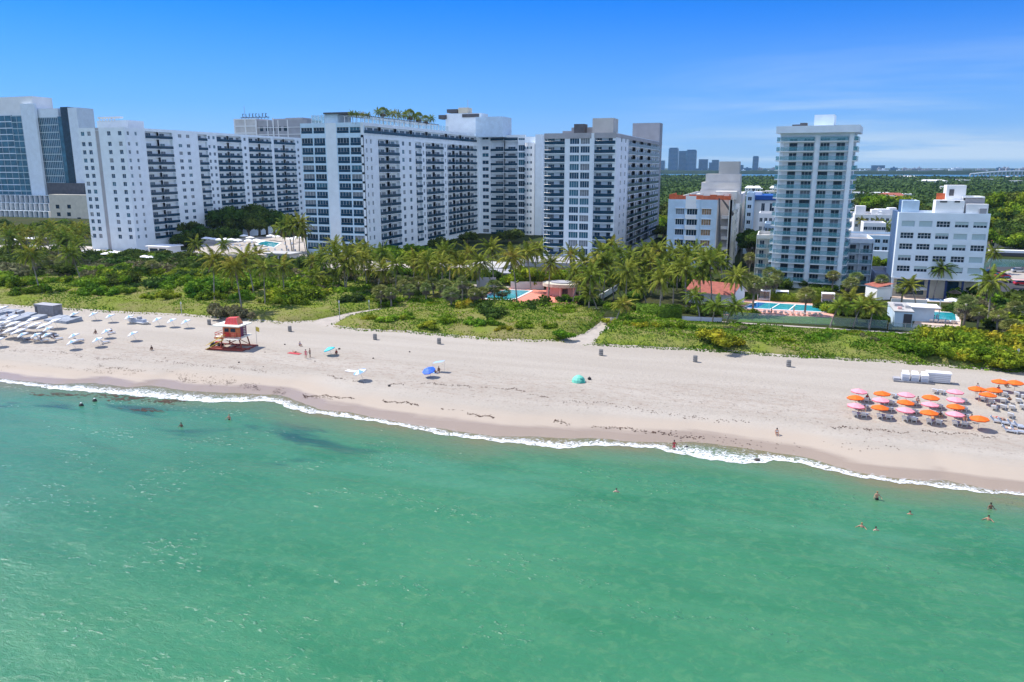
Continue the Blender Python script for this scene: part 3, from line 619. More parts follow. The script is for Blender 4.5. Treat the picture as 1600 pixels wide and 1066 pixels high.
facade(M1, bays, zs[1:], zt-4.6, RD=1.2, wh=1.7, sill=.8)
# the top storey is one long terrace
tb = [('B',f(a_),f(b_),dict(d=((.15,.2),(.5,.25),(.85,.2)),r='railblue')) for a_, b_ in ((571,598),(598,622),(622,646),(646,670),(670,700),(700,722),(722,745))]
facade(M1, tb, [zs[0]], zt, zb=zt-4.59, RD=1.2); M1.box(-.01, f(571), .0, 1.2, zt-4.59, zt, m='white'); M1.box(f(745), LM, .0, 1.2, zt-4.59, zt, m='white')
core(M1, x0+.02, X-1.2, Y0+1., Y0+LM, zt, roofm='concrete'); backwalls(M1, x0, X, Y0+.01, Y0+LM, zt, sides='lb')
# roof storeys
def rbox(B, name, px0, px1, z0, z1, Y, dep, m, extra=None, py=200):
    xa, xb = onY(px0, py, Y)[0], onY(px1, py, Y)[0]; b = MB(); b.box(xa-B.o[0], xb-B.o[0], Y-B.o[1], Y+dep-B.o[1], z0-B.o[2], z1-B.o[2], m)
    if extra: extra(b, xa-B.o[0], xb-B.o[0], Y-B.o[1], z0-B.o[2], z1-B.o[2])
    return b.obj(name, B.root)
zr = zt-1.
def pergola(b, x0_, x1_, y0_, y1_, z, dx):
    n = int((y1_-y0_)/3.)
    for i in range(n+1):
        y = y0_+(y1_-y0_)*i/n
        for x in (x0_, x1_): b.box(x-.09, x+.09, y-.09, y+.09, z, z+3.4, 'white2')
        b.box(x0_-.3, x1_+.3, y-.07, y+.07, z+3.4, z+3.55, 'frame')
    for x in (x0_, x1_): b.box(x-.08, x+.08, y0_, y1_, z+3.42, z+3.68, 'darkgrey')
b = MB(); ox, oy, oz = M1.o; xa = X-9.; pergola(b, xa-ox, X-.6-ox, Y0+2-oy, Y0+70-oy, zr-oz, 0); b.obj('pergola', M1.root)
for i in range(22):
    y = Y0+1.5+i*3.6
    b = MB(); b.box(-.03, .03, 0, 3.4, 0, 2.3, 'railclear'); b.box(-.05,.05,-.04,.04,0,2.4,'frame'); inst('glass_screen', b.mesh('glass_screen'), M1.root, (X-.35-ox, y-oy, zt-oz))
rbox(M1, 'stair_house', 507, 528, zr, zt+3.3, Y0+2, 10, 'bluewhite'); rbox(M1, 'canopy', 505, 547, zt+3.35, zt+3.9, Y0+1, 14, 'darkgrey', py=180)
b = MB(); xa, xb = onY(485, 190, Y0)[0], onY(506, 190, Y0)[0]
for (p, q, r_, s_) in ((xa,xb,Y0+1,Y0+1.08),(xa,xa+.08,Y0+1,Y0+10),(xa,xb,Y0+10,Y0+10.08)): b.box(p-ox, q-ox, r_-oy, s_-oy, zr-oz, zt+3-oz, 'railclear')
for i in range(5): b.box(xa+(xb-xa)*i/4-.06-ox, xa+(xb-xa)*i/4+.06-ox, Y0+.9-oy, Y0+1.-oy, zr-oz, zt+3.1-oz, 'frame')
b.obj('glass_pavilion', M1.root)
M1.finish()
# --- wing set back between the two (faces the sea)
Y0b = Y0+LM; x0 = X; x1 = fx(848, Y0b); ztb = onY(800, 211, Y0b)[1]
M2 = Bld('hotel_wing', ((x0+x1)/2, Y0b+15, LZ), 'recessed white hotel wing with a pale curved corner, standing back between two taller blocks', 'hotel')
zs = [onY(770, PY(v), Y0b)[1] for v in (277,342,385,430,472,515,558,600,643,685,727,768,810,852)]
F1 = lambda c: fx(c4(c), Y0b)-x0
M2.face(x0, Y0b, 0)
facade(M2, [('W',0,F1(500),dict(w=F1(488)-F1(450),c=.55)),('B',F1(500),F1(582),dict(d=((.6,.5),))),('B',F1(582),F1(668),dict(d=((.5,.45),))),('G',F1(668),F1(712),dict(mull=3,rl=0)),('S',F1(780),x1-x0,dict(y=-1.5))], zs, ztb, RD=1.6, bow=.5, wh=1.9, sill=.7)
M2.face(x0, Y0b, 0); rx = (F1(780)-F1(712))/2
arc = [(F1(712)+rx-rx*math.cos(math.pi*i/10), -rx*.75*math.sin(math.pi*i/10)) for i in range(11)]
M2.w.prism([(p, q) for p, q in arc]+[(F1(780),1.6),(F1(712),1.6)], LZ, ztb-4, 'white2', M2.M)
for z in zs[1:]:
    for i in (2,3,4,5,6): 
        p, q = arc[i]; M2.w.box(p-.35, p+.35, q-.04, q+.3, z+1.0, z+2.2, 'shutter' if i%2 else 'glass', M2.M)
core(M2, x0, x1, Y0b+1.6, Y0b+28, ztb); backwalls(M2, x0, x1, Y0b+1.6, Y0b+28, ztb, sides='br')
M2.face(0,0,0)
def rb2(name, p0, p1, pt, pb, dep, m, dy=0, B=M2, Yr=None):
    Yq = (Yr or Y0b)+dy; xa, zt_ = onY(p0, pt, Yq); xb, zb_ = onY(p1, pb, Yq); b = MB(); b.box(xa-B.o[0], xb-B.o[0], Yq-B.o[1], Yq+dep-B.o[1], zb_-B.o[2], zt_-B.o[2], m); return b.obj(name, B.root)
rb2('lift_tower', 743, 785, 183, 214, 14, 'bluewhite', -6)
rb2('plant_room', 696, 752, 178, 214, 10, 'white', 4); rb2('plant_room', 722, 748, 178.5, 183, 6, 'darkgrey', 3.5); rb2('plant_room', 698, 714, 171, 176, 6, 'darkgrey', 3.8); rb2('plant_room', 716, 731, 168.5, 178, 6, 'beige', 4.2); rb2('plant_room', 685, 697, 180, 186, 6, 'darkgrey', 3)
b = MB(); xx, z_ = onY(731, 156, Y0b+5); b.tube([(xx-M2.o[0],5+Y0b-M2.o[1],zt_ if False else 56-M2.o[2]),(xx-M2.o[0],5+Y0b-M2.o[1],z_-M2.o[2])], .12, 'metal'); b.obj('antenna', M2.root)
M2.finish()
# --- block with bowed balconies, centre
Y0 = 279.; x0 = fx(850, Y0); X = fx(961, Y0); zt = onY(900, 208.5, Y0)[1]; PYc = lambda v: 170+v/4.265
CB = Bld('apartment_block', ((x0+X)/2, Y0+30, LZ), 'white apartment block with bowed dark balconies and a dark glass strip, centre of the skyline', 'apartment block')
zs = [onY(865, PYc(v), Y0)[1] for v in (240,298,356,413,470,527,583,640,695,750,806,860,915,970)]; zs += [zs[-1]-2.9, zs[-1]-5.8]; zs = [z for z in zs if z > 3.2]
F1 = lambda c: fx(830+c/4.265, Y0)-x0
CB.face(x0, Y0, 0)
facade(CB, [('B',0,F1(222),dict(bow=.9,d=((.28,.26),(.85,.22)))),('S',F1(222),F1(249)),('G',F1(249),F1(320),dict(rl=0,mull=4,g2='glassblue')),('G',F1(320),F1(390),dict(rl=0,mull=4,g2='glassblue')),('S',F1(390),F1(415)),('B',F1(415),X-x0,dict(bow=.9,d=((.18,.22),(.78,.26))))], zs, zt, RD=1.6, frame='frame')
f = lambda c: fy(830+c/4.265, X)-Y0; LC = f(862)
CB.face(X+.004, Y0, R(90))
facade(CB, [('W',0,f(612),dict(w=2.4,c=.7)),('W',f(612),f(642),dict(w=2.4,c=.4)),('B',f(642),f(690),dict(d=((.12,.09),(.36,.09),(.62,.09),(.88,.09)))),('B',f(690),f(740),dict(d=((.12,.09),(.36,.09),(.62,.09),(.88,.09)))),('B',f(740),f(790),dict(d=((.12,.09),(.36,.09),(.62,.09),(.88,.09)))),('B',f(790),f(848),dict(d=((.12,.09),(.36,.09),(.62,.09),(.88,.09)))),('S',f(848),LC,dict(m='greywall'))], zs, zt, RD=1.2, wh=1.6)
CB.box(0, LC, -.12, -.004, zt-1.5, zt-.2, m='greywall'); CB.face(x0, Y0, 0); CB.box(0, F1(395), -.12, -.004, zt-1.8, zt+.1, m='greywall'); CB.box(F1(415), X-x0, -.12, -.004, zt-1.8, zt+.1, m='greywall')
core(CB, x0+.02, X-1.2, Y0+1.6, Y0+LC, zt); backwalls(CB, x0, X, Y0+1.6, Y0+LC+.2, zt, sides='lb')
rb2('stair_house', 926, 958, 185, 209, 9, 'concrete', 14, CB, Y0); rb2('plant_room', 897, 913, 194, 208, 5, 'darkgrey', 16, CB, Y0); rb2('plant_room', 893, 930, 199.5, 210, 12, 'greywall', 20, CB, Y0); rb2('plant_room', 879, 897, 205, 212, 12, 'greywall', 22, CB, Y0)
ye = Y0+LC-24; b = MB(); xa = onX(994, 200, X)  # raised end with the lift plant
b.box(X-13-CB.o[0], X+.05-CB.o[0], Y0+LC-9-CB.o[1], Y0+LC-CB.o[1], zt-1-CB.o[2], onX(1034, 193, X)[1]-CB.o[2], 'greywall'); b.obj('roof_tower', CB.root)
CB.finish()
# --- entrance podium of the centre block
b = Bld('podium', (-85, 262, LZ), 'low flat-roofed grey and white podium beneath the bowed-balcony block', 'building')
xa, z1 = onY(806, 408, 258.); xb = onY(885, 408, 258.)[0]
b.face(0,0,0); b.box(xa, xb+6, 258, 276, z1-1.9, z1, m='greywall'); b.box(xa+.5, xb+5, 258.6, 275, z1-5.2, z1-1.91, m='white'); b.box(xa+1.5, xb+4, 259, 270, LZ, z1-5.21, m='darkgrey')
for i in range(6): b.w.box(xa+1+i*4.2-b.o[0], xa+1.7+i*4.2-b.o[0], 258.3-b.o[1], 259-b.o[1], 0, z1-5.2-LZ, 'white')
b.finish()
# --- art deco hotel under repair, right of the centre
Y0 = 272.; x0 = fx(1046, Y0); zt = onY(1090, 312, Y0)[1]; XR = fx(1147, 272.)
D = Bld('art_deco_hotel', ((x0+XR)/2, Y0+15, LZ), 'pale blue art deco hotel under repair with orange netting and a stepped grey tower', 'hotel')
c6 = lambda c: 1020+c/4.845; F1 = lambda c: fx(c6(c), Y0)-x0
zs = [onY(1090, 220+v/4.845, Y0)[1]-2.1 for v in (538,617,695,775)]; zs += [zs[-1]-3.9, zs[-1]-7.8]; zs = [z for z in zs if z > 2]
D.face(x0, Y0, 0)
sh = lambda g_: dict(w=0,g=g_)
def dwin(s0, s1, c0, c1, gl, y=0.):
    return ('W', s0, s1, dict(w=F1(c1)-F1(c0), c=((F1(c0)+F1(c1))/2-s0)/(s1-s0), ledge=1, mull=4, g=gl, y=y, h=2.0, m='bluewhite'))
facade(D, [dwin(0,F1(262),186,252,'glassdark'),dwin(F1(262),F1(372),274,354,'glassdark',-1.1),dwin(F1(372),F1(500),385,458,'shutterwood')], zs, zt, RD=1.2, wall='bluewhite', sill=1.1)
D.box(F1(262), F1(340), -1.35, -1.11, zs[0]+3.3, zt+1.2, m='white2')
for z in zs[:-1]: D.box(F1(262), F1(345), -1.4, -1.11, z+3.35, z+4.6, m='white2')
D.box(F1(500), F1(600), 4., 4.6, LZ, zt, m='warmgrey')
for z in zs: D.box(F1(535), F1(598), 1., 4., z-.2, z+.9, m='warmgrey')
D.box(F1(500), F1(508), 0, 4., LZ, zt, m='warmgrey')
x2 = x0+F1(598); D.face(x2, Y0, 0); D.box(0, .4, .0, 4., LZ, zt, m='cream')
# right-hand wing: cream side with stepped bays
Yd = Y0; 
D.face(x2+.4, Yd, 0); D.box(0, XR-x2-.4, 0, 1.2, LZ, zt, m='cream')
D.face(XR+.004, Yd, R(90)); LD = fy(1167, XR)-Y0
facade(D, [('W',0,6,dict(w=1.4)),('W',6,11,dict(w=1.5)),('W',11,17,dict(w=1.2)),('W',17,23,dict(w=1.5)),('W',23,29,dict(w=1.4)),('W',29,38,dict(w=1.6)),('W',38,48,dict(w=1.6)),('W',48,60,dict(w=2.)),('S',60,LD)], zs, zt, RD=1., wall='cream', wh=1.5)
for q in (8.5, 20): D.box(q-.9, q+.9, -.9, -.01, LZ, zt-4, m='cream')
for z in zs:
    for q in (8.5, 20): D.box(q-.7, q+.7, -.95, -.905, z+1.2, z+2.6, m='glassdark')
D.box(4, 12, -.9, 6, zt, onX(1158, 294, XR)[1], m='cream'); D.box(12, 26, -.5, 6, zt, onX(1158, 294, XR)[1]-2.5, m='cream')
core(D, x0+.02, XR-1., Y0+4.6, Y0+LD, zt, m='cream'); backwalls(D, x0, XR, Y0+1.2, Y0+LD, zt, m='cream', sides='lb'); D.face(x0, Y0, 0); D.box(.3, F1(500), 1.2, 4.7, LZ, zt-1, m='bluewhite')
for p0, p1, pt, dy in ((1094,1155,297,9),(1087,1158,303,8.4),(1103,1154.5,272,10),(1096,1154.8,285,9.5)): rb2('stepped_tower', p0, p1, pt, 318, 9, 'warmgrey', dy, D, Y0)
rb2('tower_head', 1124, 1154.6, 252.5, 275, 7, 'concrete', 11, D, Y0)
b = MB(); o_ = D.o; zz_ = zt-o_[2]
for i in range(9):
    xa, xb = x0+.2+i*(x2-x0)/9, x0+.2+(i+1)*(x2-x0)/9-.1; b.box(xa-o_[0], xb-o_[0], Y0+.1-o_[1], Y0+.16-o_[1], zz_, zz_+1.7-.2*(i%3), 'orangenet'); b.box(xb-o_[0], xb+.08-o_[0], Y0+.2-o_[1], Y0+.28-o_[1], zz_, zz_+2, 'orangenet')
b.box(x0+.2-o_[0], x0+.25-o_[0], Y0+.2-o_[1], Y0+20-o_[1], zz_, zz_+1.6, 'orangenet'); b.box(x2-o_[0]-.4, x2-o_[0]-.34, Y0+.2-o_[1], Y0+14-o_[1], zz_, zz_+1.9, 'orangenet'); b.obj('safety_netting', D.root)
b = MB(); xa = x0+F1(508); 
b.add([(xa-o_[0],Y0-.3-o_[1],zz_+.6),(xa+.5-o_[0],Y0-.4-o_[1],zz_+.5),(xa+2.2-o_[0],Y0-.6-o_[1],zz_-22),(xa+1.2-o_[0],Y0-.5-o_[1],zz_-23)], [(0,3,2,1)], 'darkgrey')
b.add([(xa+1.-o_[0],Y0-.3-o_[1],zz_+.1),(xa+1.6-o_[0],Y0-.3-o_[1],zz_+.1),(xa+5.4-o_[0],Y0+.6-o_[1],zz_-4.5),(xa+4.9-o_[0],Y0+.6-o_[1],zz_-5.5)], [(0,3,2,1)], 'darkgrey')
b.obj('debris_chute', D.root); D.finish()
# --- slim tower on the right, turned a little
TR = -R(7.3); Y0 = 236.5; xL = onY(1214, 300, Y0)[0]; 
T = Bld('apartment_tower', (xL, Y0, LZ), 'slim white apartment tower with teal glass balconies and an overhanging flat roof slab', 'apartment tower', rz=TR)
# along its own front: distance s from the left corner
def sT(px, py=300):
    d = ray(px, py); ux, uy = math.cos(TR), math.sin(TR); # (t*dx, t*dy) = (xL,Y0)+s*(ux,uy)
    det = d[0]*(-uy)+d[1]*ux; t = (xL*(-uy)+Y0*ux)/det; s = ((t*d[0]-xL)*ux+(t*d[1]-Y0)*uy); return s, CH+d[2]*t
c7 = lambda c: sT(1160+c/3.675, 170+480/3.675)[0]
zs = [sT(1240, 170+v/3.675)[1] for v in (188,244,298,352,406,460,514,567,620,675,727,780,832,884,936,990)]; zs = [z for z in zs if z > 2.2]
zt = sT(1270, 208)[1]; WT = c7(592)
T.M = Matrix.Translation((0, 0, -LZ))
td = lambda a, e, s0, s1: dict(d=tuple([((((c7(q0)+c7(q1))/2)-s0)/(s1-s0), (c7(q1)-c7(q0))/(s1-s0)) for q0, q1 in ((a, a+40 if False else e),)]))
def two(s0, s1, prs): return dict(d=tuple((((c7(a)+c7(e))/2-s0)/(s1-s0), (c7(e)-c7(a))/(s1-s0)) for a, e in prs), r='railteal', pr=.9)
a0, a1, a2, a3 = 0., c7(395), c7(420), c7(586)
facade(T, [('B',a0,a1,two(a0,a1,((250,288),(334,384)))),('S',a1,a2),('B',a2,a3,two(a2,a3,((422,468),(520,562)))),('S',a3,c7(612),dict(y=-.25))], zs, zt, RD=.75, wg='glassdark', rail='railteal', slab='white2')
WT = c7(612); DT = 15.
T.M = Matrix.Translation((WT+.004, 0, -LZ)) @ Matrix.Rotation(R(90), 4, 'Z')
facade(T, [('B',.0,5.,dict(r='railteal',pr=1.1,d=((.5,.4),))),('S',5.,6.),('B',6.,11.,dict(r='railteal',pr=1.1,d=((.5,.4),))),('S',11.,DT)], zs, zt, RD=.75, wg='glassdark', slab='white2')
T.M = Matrix.Translation((-.004, DT, -LZ)) @ Matrix.Rotation(R(-90), 4, 'Z')
facade(T, [('S',0,3.),('B',3.,8.,dict(r='railteal',pr=1.1,d=((.5,.4),))),('S',8.,9.),('B',9.,DT,dict(r='railteal',pr=1.1,d=((.5,.3),)))], zs, zt, RD=.75, wg='glassdark', slab='white2')
T.M = Matrix.Translation((0, 0, -LZ)); T.box(.75, WT-.75, .75, DT, LZ, zt, m='white')
b = MB(); zl = zt-LZ; b.box(-1.2, WT+1.3, -1.6, DT+1, zl+.004, zl+1.9, 'white'); b.obj('roof_slab', T.root)
s0, z0 = sT(1270.5, 188); s1 = sT(1302, 188)[0]; b = MB(); b.box(s0, s1, 3, 10, zl+1.9, zl+5., 'white'); b.obj('lift_house', T.root)
s0 = sT(1236, 197)[0]; s1 = sT(1259, 197)[0]; b = MB(); b.box(s0, s1, 2.5, 5, zl+1.9, zl+2.5, 'darkgrey'); b.box(s1-1.8, s1, 2.4, 5.1, zl+1.9, zl+2.9, 'darkgrey'); b.obj('solar_panels', T.root)
T.finish()
# --- its two low annexes
def lowblock(name, label, px0, px1, pyt, Y, dep, rows_n, fh, wins, m='white', cat='building', rail='railteal', zb=LZ, group=None, wg='glassdark'):
    x0, zt = onY(px0, pyt, Y); x1 = onY(px1, pyt, Y)[0]; B = Bld(name, ((x0+x1)/2, Y+dep/2, zb), label, cat, group=group); B.face(x0, Y, 0)
    rows = [zt-1.-fh*(i+1) for i in range(rows_n)]; rows = [z for z in rows if z > zb-.5]
    w = x1-x0; bays = [(k, a*w, e*w)+tuple(o) for k, a, e, *o in wins]; facade(B, bays, rows, zt, zb=zb, RD=1., wall=m, rail=rail, wg=wg)
    core(B, x0+.02, x1-.02, Y+1., Y+dep, zt, m=m, zb=zb); backwalls(B, x0, x1, Y+1., Y+dep, zt, m=m, zb=zb); return B
bb = [('B',0,.5,dict(d=((.5,.4),),pr=.3)),('B',.5,1,dict(d=((.5,.4),),pr=.3))]
B = lowblock('annex', 'four storey white annex against the left foot of the slim tower', 1183, 1217, 367, 248, 16, 5, 3.0, bb, cat='annex', m='cream'); B.finish()
B = lowblock('annex', 'four storey blue-shaded annex against the right foot of the slim tower', 1324, 1366, 373, 246, 18, 5, 3.1, bb, cat='annex'); B.finish()
# --- white five storey hotel on the right
Y0 = 227.; x0 = fx(1403, Y0) if False else onY(1405, 333, Y0)[0]; x1 = onY(1547, 333, Y0)[0]; zt = onY(1470, 333, Y0)[1]; zb_ = onY(1470, 438, Y0)[1]
HH = Bld('beach_hotel', ((x0+x1)/2, Y0+7, LZ), 'white five storey beach hotel with rows of shuttered windows above a dark-columned terrace', 'hotel')
c8 = lambda v: 260+v/4.44
zs = [onY(1470, c8(v), Y0)[1]-1.0 for v in (402,485,562,643,718)]
sw = (x1-x0)/5.03; cols = [.5,.49,.48,.5,.51]
shut = [[0,0,0,0,1.],[.45,0,0,0,1.],[0,.5,.4,.25,0],[1.,0,.5,0+.9,.6],[1.,.95,0,.95,.6]]  # bottom to top in each column
shut = [[.0,.4,.0,.0,.95],[.5,.0,.0,.0,.95],[.0,.0,.5,.4,.0],[.8,.0,.45,.95,.55],[.95,.95,.0,.95,.6]]
HH.face(x0, Y0, 0)
facade(HH, [('W', i*sw+.35, (i+1)*sw+.35, dict(w=3.15,c=cols[i],mull=4,rail=.52,h=1.55,sill=.2,shutters=shut[i])) for i in range(5)], zs, zt, zb=zb_, RD=.8, wg='glassdark')
HH.box(0, .35, 0, .8, zb_, zt, m='white'); HH.box(5*sw+.35, x1-x0, 0, .8, zb_, zt, m='white') if x1-x0 > 5*sw+.36 else None
HH.face(x0, Y0, 0); HH.box(0, x1-x0, .805, 13, zb_, zt-1, m='white'); HH.box(0,.3,.805,13,zt-.99,zt-.01); HH.box(x1-x0-.3,x1-x0,.805,13,zt-.99,zt-.01); HH.box(.3,x1-x0-.3,12.7,13,zt-.99,zt-.01)
HH.box(-.15, x1-x0+.15, -.15, -.004, zb_-.01, zb_+.35, m='white2')
HH.box(.4, x1-x0-.4, 3., 12.8, LZ, zb_-.005, m='beige'); W_ = x1-x0
for q, m_ in ((.0,'white'),(.42,'navy'),(.615,'navy'),(.80,'navy'),(.98,'white')): HH.box(q*W_, q*W_+.45, .1, .6, LZ, zb_-.005, m=m_)
for q0, q1 in ((.08,.40),(.64,.79)): HH.box(q0*W_, q1*W_, 2.9, 2.99, LZ+.6, zb_-.6, m='glass')
rb2('stair_tower', 1480, 1505, 289.5, 335, 4, 'white2', 4, HH, Y0); rb2('roof_room', 1463, 1505, 313, 336, 4, 'white2', 1, HH, Y0); rb2('roof_canopy', 1504, 1539, 307, 309.5, 6, 'white2', 3, HH, Y0); rb2('roof_room', 1506, 1536, 309.6, 335, 4, 'greywall', 4, HH, Y0)
rb2('roof_room', 1511, 1543, 319, 336, 2.5, 'white2', .6, HH, Y0); rb2('roof_room', 1411, 1435, 313.5, 336, 7, 'bluewhite', 1, HH, Y0); rb2('roof_screen', 1464, 1479.5, 302, 312, .3, 'orangenet', 5, HH, Y0)
for p0,p1,t_,b_ in ((1484,1490,296,306),(1487,1480-13,0,0)): 
    if t_: rb2('roof_door', p0, p1, t_, b_, .1, 'darkgrey', 3.85, HH, Y0)
rb2('roof_door', 1469, 1480, 314, 316.5, .1, 'darkgrey', .85, HH, Y0); rb2('roof_door', 1492, 1500, 314, 316.5, .1, 'darkgrey', .85, HH, Y0); rb2('roof_unit', 1531, 1541, 326, 335, .4, 'greywall', .1, HH, Y0)
HH.finish()
# --- glass hotel at the far left
Y0 = 420.; 
def gx(px, py, Y=Y0): return onY(px, py, Y)
GH = Bld('glass_hotel', (gx(60,300)[0], Y0+15, LZ), 'tall hotel of white slabs and dark glass at the far left edge', 'hotel')
ox, oy, oz = GH.o
def gslab(name, p0, p1, pt, pb, dy, dep, m):
    xa, z1 = fx(p0, Y0+dy), onY(p0, pt, Y0+dy)[1]; xb, z0 = fx(p1, Y0+dy), onY(p1, pb, Y0+dy)[1]; b = MB(); b.box(xa-ox, xb-ox, Y0+dy-oy, Y0+dy+dep-oy, z0-oz, z1-oz, m); return b.obj(name, GH.root)
def curtain(p0, p1, pt, pb, dy, rows, cols, gl, spandrel, lean=0):
    xa, z1 = fx(p0, Y0+dy), onY(p0, pt, Y0+dy)[1]; xb, z0 = fx(p1, Y0+dy), onY(p1, pb, Y0+dy)[1]; b = MB(); x0_, x1_ = xa-ox, xb-ox; h = (z1-z0)/rows
    b.box(x0_, x1_, Y0+dy-oy, Y0+dy+6-oy, z0-oz, z1-oz, gl)
    for i in range(rows+1): b.box(x0_, x1_, Y0+dy-.15-oy, Y0+dy-.003-oy, z0+i*h-.35-oz, z0+i*h+.25-oz, spandrel)
    for j in range(cols+1): x = x0_+(x1_-x0_)*j/cols; b.box(x-.09, x+.09, Y0+dy-.22-oy, Y0+dy-.16-oy, z0-oz, z1-oz, 'frame')
    return b.obj('curtain_wall', GH.root)
gslab('wall', -120, 66, 157, 310, 1.2, 16, 'white2'); gslab('wall', 46, 67.5, 162, 312, -.6, 1.79, 'white')
curtain(-120, 30, 184, 308, .4, 13, 16, 'glassblue', 'white'); curtain(30, 46, 181, 308, .2, 13, 2, 'glassblue', 'shutter')
curtain(67.6, 101, 184, 286, 2.2, 9, 12, 'glassblue', 'shutter'); gslab('wall', 67.6, 103, 170, 184, 2.4, 14, 'white')
gslab('fin_wall', 101.1, 107, 182, 300, 1.5, 5, 'glassblue'); gslab('fin_wall', 107.1, 118, 167, 300, .8, 12, 'glassdark'); gslab('fin_wall', 118.1, 132, 168, 312, .4, 14, 'white'); gslab('base_wall', 71, 129, 286, 305, -2.2, 3., 'darkgrey')
# stepped terraces of rooms at its foot
xa, zt_ = onY(-90, 306, Y0-16)
for k in range(4):
    Yk = Y0-6-k*3.5; xa = gx(-160, 310, Yk)[0]; xb = gx([76, 74, 72, 74][k], 310, Yk)[0]; z1 = onY(40, 305+k*12.3, Yk)[1]; z0 = onY(40, 305+(k+1)*12.3, Yk)[1]; b = MB()
    b.box(xa-ox, xb-ox, Yk+3-oy, Yk+6.6-oy, LZ-oz if k == 3 else z0-1-oz, z1-oz, 'glassblue'); b.box(xa-ox, xb-ox, Yk-oy, Yk+6.9-oy, z0-.4-oz, z0-oz, 'white2'); b.box(xa-ox, xb-ox, Yk+1-oy, Yk+6.9-oy, z1-.35-oz, z1-.01-oz, 'white')
    n = int((xb-xa)/4.6)
    for i in range(n+1): x = xb-(xb-xa)*i/n; b.box(x-.2-ox, x+.2-ox, Yk+.2-oy, Yk+3.2-oy, z0-oz, z1-.02-oz, 'white2')
    b.obj('terrace_rooms', GH.root)
Yk = Y0-14; xa, z1 = onY(76, 304, Yk); xb = gx(142, 310, Yk)[0]; b = MB(); b.box(xa-ox, xb-ox, Yk-oy, Yk+10-oy, LZ-oz, z1-oz, 'beige')
for p, q in ((90,323),(108,323),(92,335),(108,335),(124,343),(66,341)):
    if p < 76: continue
    x, z = onY(p, q, Yk); b.box(x-1.6-ox, x+1.6-ox, Yk-.06-oy, Yk-.004-oy, z-1.3-oz, z+1.3-oz, 'glassdark')
b.obj('beige_wing', GH.root); GH.face(0,0,0); GH.box(gx(-120,300)[0], gx(130,300)[0], Y0+3, Y0+16, LZ, onY(60, 288, Y0+3)[1], m='white'); GH.finish()
# --- roof house with framed panels behind the left wing
Yr = 430.; xa, z1 = onY(366, 186, Yr); xb = onY(416, 186, Yr)[0]; xc = onY(478, 192, Yr)[0]
SV = Bld('sign_building', ((xa+xb)/2, Yr+8, LZ), 'grey-panelled building with a rooftop letter sign showing above the left hotel wing', 'building')
SV.face(0,0,0); SV.box(xa, xb-8, Yr, Yr+16, LZ, z1, m='warmgrey'); SV.box(xb-8, xc, Yr+1, Yr+18, LZ, z1-1.3, m='greywall')
for i in range(4):
    x = xa+i*(xb-8-xa)/2 if i < 3 else xb+5; SV.box(x-.45, x+.45, Yr-.25, Yr-.004, LZ, z1, m='white2')
for i, x in enumerate((xb, xb+8, xb+15)): SV.box(x-.3, x+.3, Yr+.75, Yr+.996, LZ, z1-1.3, m='white2')
for q in range(4):
    z = z1-.4-q*4.3; SV.box(xa-.3, xb-8+.3, Yr-.3, Yr-.26, z-.35, z+.35, m='white2')
    if q: SV.box(xb-7.9, xc-1, Yr+.7, Yr+.745, z-1.3, z-.9, m='white2')
for q in range(5): SV.box(xb-6+q*4.5, xb-3.5+q*4.5, Yr+.9, Yr+.99, z1-8, z1-5.2, m='glassdark')
b = MB(); o_ = SV.o; xs_ = onY(374, 182, Yr)[0]-o_[0]; xe_ = onY(419, 182, Yr)[0]-o_[0]; z_ = z1-o_[2]; b.box(xs_, xe_, 1-8, 1.3-8, z_+.5, z_+.9, 'darkgrey')
for i in range(9): x = xs_+1+i*(xe_-xs_-2)/8; b.box(x-.1, x+.1, 1.05-8, 1.25-8, z_-.5, z_+.49, 'darkgrey')
b.obj('sign_frame', SV.root)
# the letters are too small in the photograph to read: plain dark uprights and bars of their size
for i in range(8):
    x = xs_+1.6+i*(xe_-xs_-3)/7.6; b = MB(); k = i%4
    b.box(x, x+.35, -7, -6.8, z_+.9, z_+3.1, 'darkgrey')
    if k != 1: b.box(x+.35, x+1.1, -7, -6.8, z_+2.75, z_+3.1, 'darkgrey')
    if k != 2: b.box(x+.35, x+1.1, -7, -6.8, z_+.9, z_+1.25, 'darkgrey')
    if k > 1: b.box(x+.35, x+.9, -7, -6.8, z_+1.85, z_+2.15, 'darkgrey')
    b.obj('letter', SV.root)
b = MB(); xx, za = onY(378, 165, Yr); b.tube([(xx-o_[0],-6,z_),(xx-o_[0],-6,za-o_[2])], .12, 'metal', 5); b.obj('antenna', SV.root)
rb2('roof_house', 446, 474, 184.5, 205, 10, 'greywall', 2, SV, Yr); rb2('roof_house', 426, 450, 186, 205, 10, 'greywall', 6, SV, Yr); SV.finish()
# ---------------------------------------------------------------- labels by place
def nth(i): return f"{i}{'th' if 10 <= i%100 <= 20 else {1:'st',2:'nd',3:'rd'}.get(i%10,'th')}"
ZONES = {}
def zone(key, o, kind, where, hgt=0.):
    l = o.location; ZONES.setdefault((key, kind, where), []).append((proj(l.x, l.y, l.z+hgt)[0], o)); o['group'] = key
def label_zones():
    for (key, kind, where), L_ in ZONES.items():
        L_.sort(key=lambda t: t[0]); n = len(L_)
        for i, (p, o) in enumerate(L_):
            if n == 1: o['label'] = f"{kind} {where}"
            elif i == 0: o['label'] = f"leftmost {kind} {where}"
            elif i == n-1: o['label'] = f"rightmost {kind} {where}"
            else: o['label'] = f"{kind}, {nth(i+1)} from left {where}"
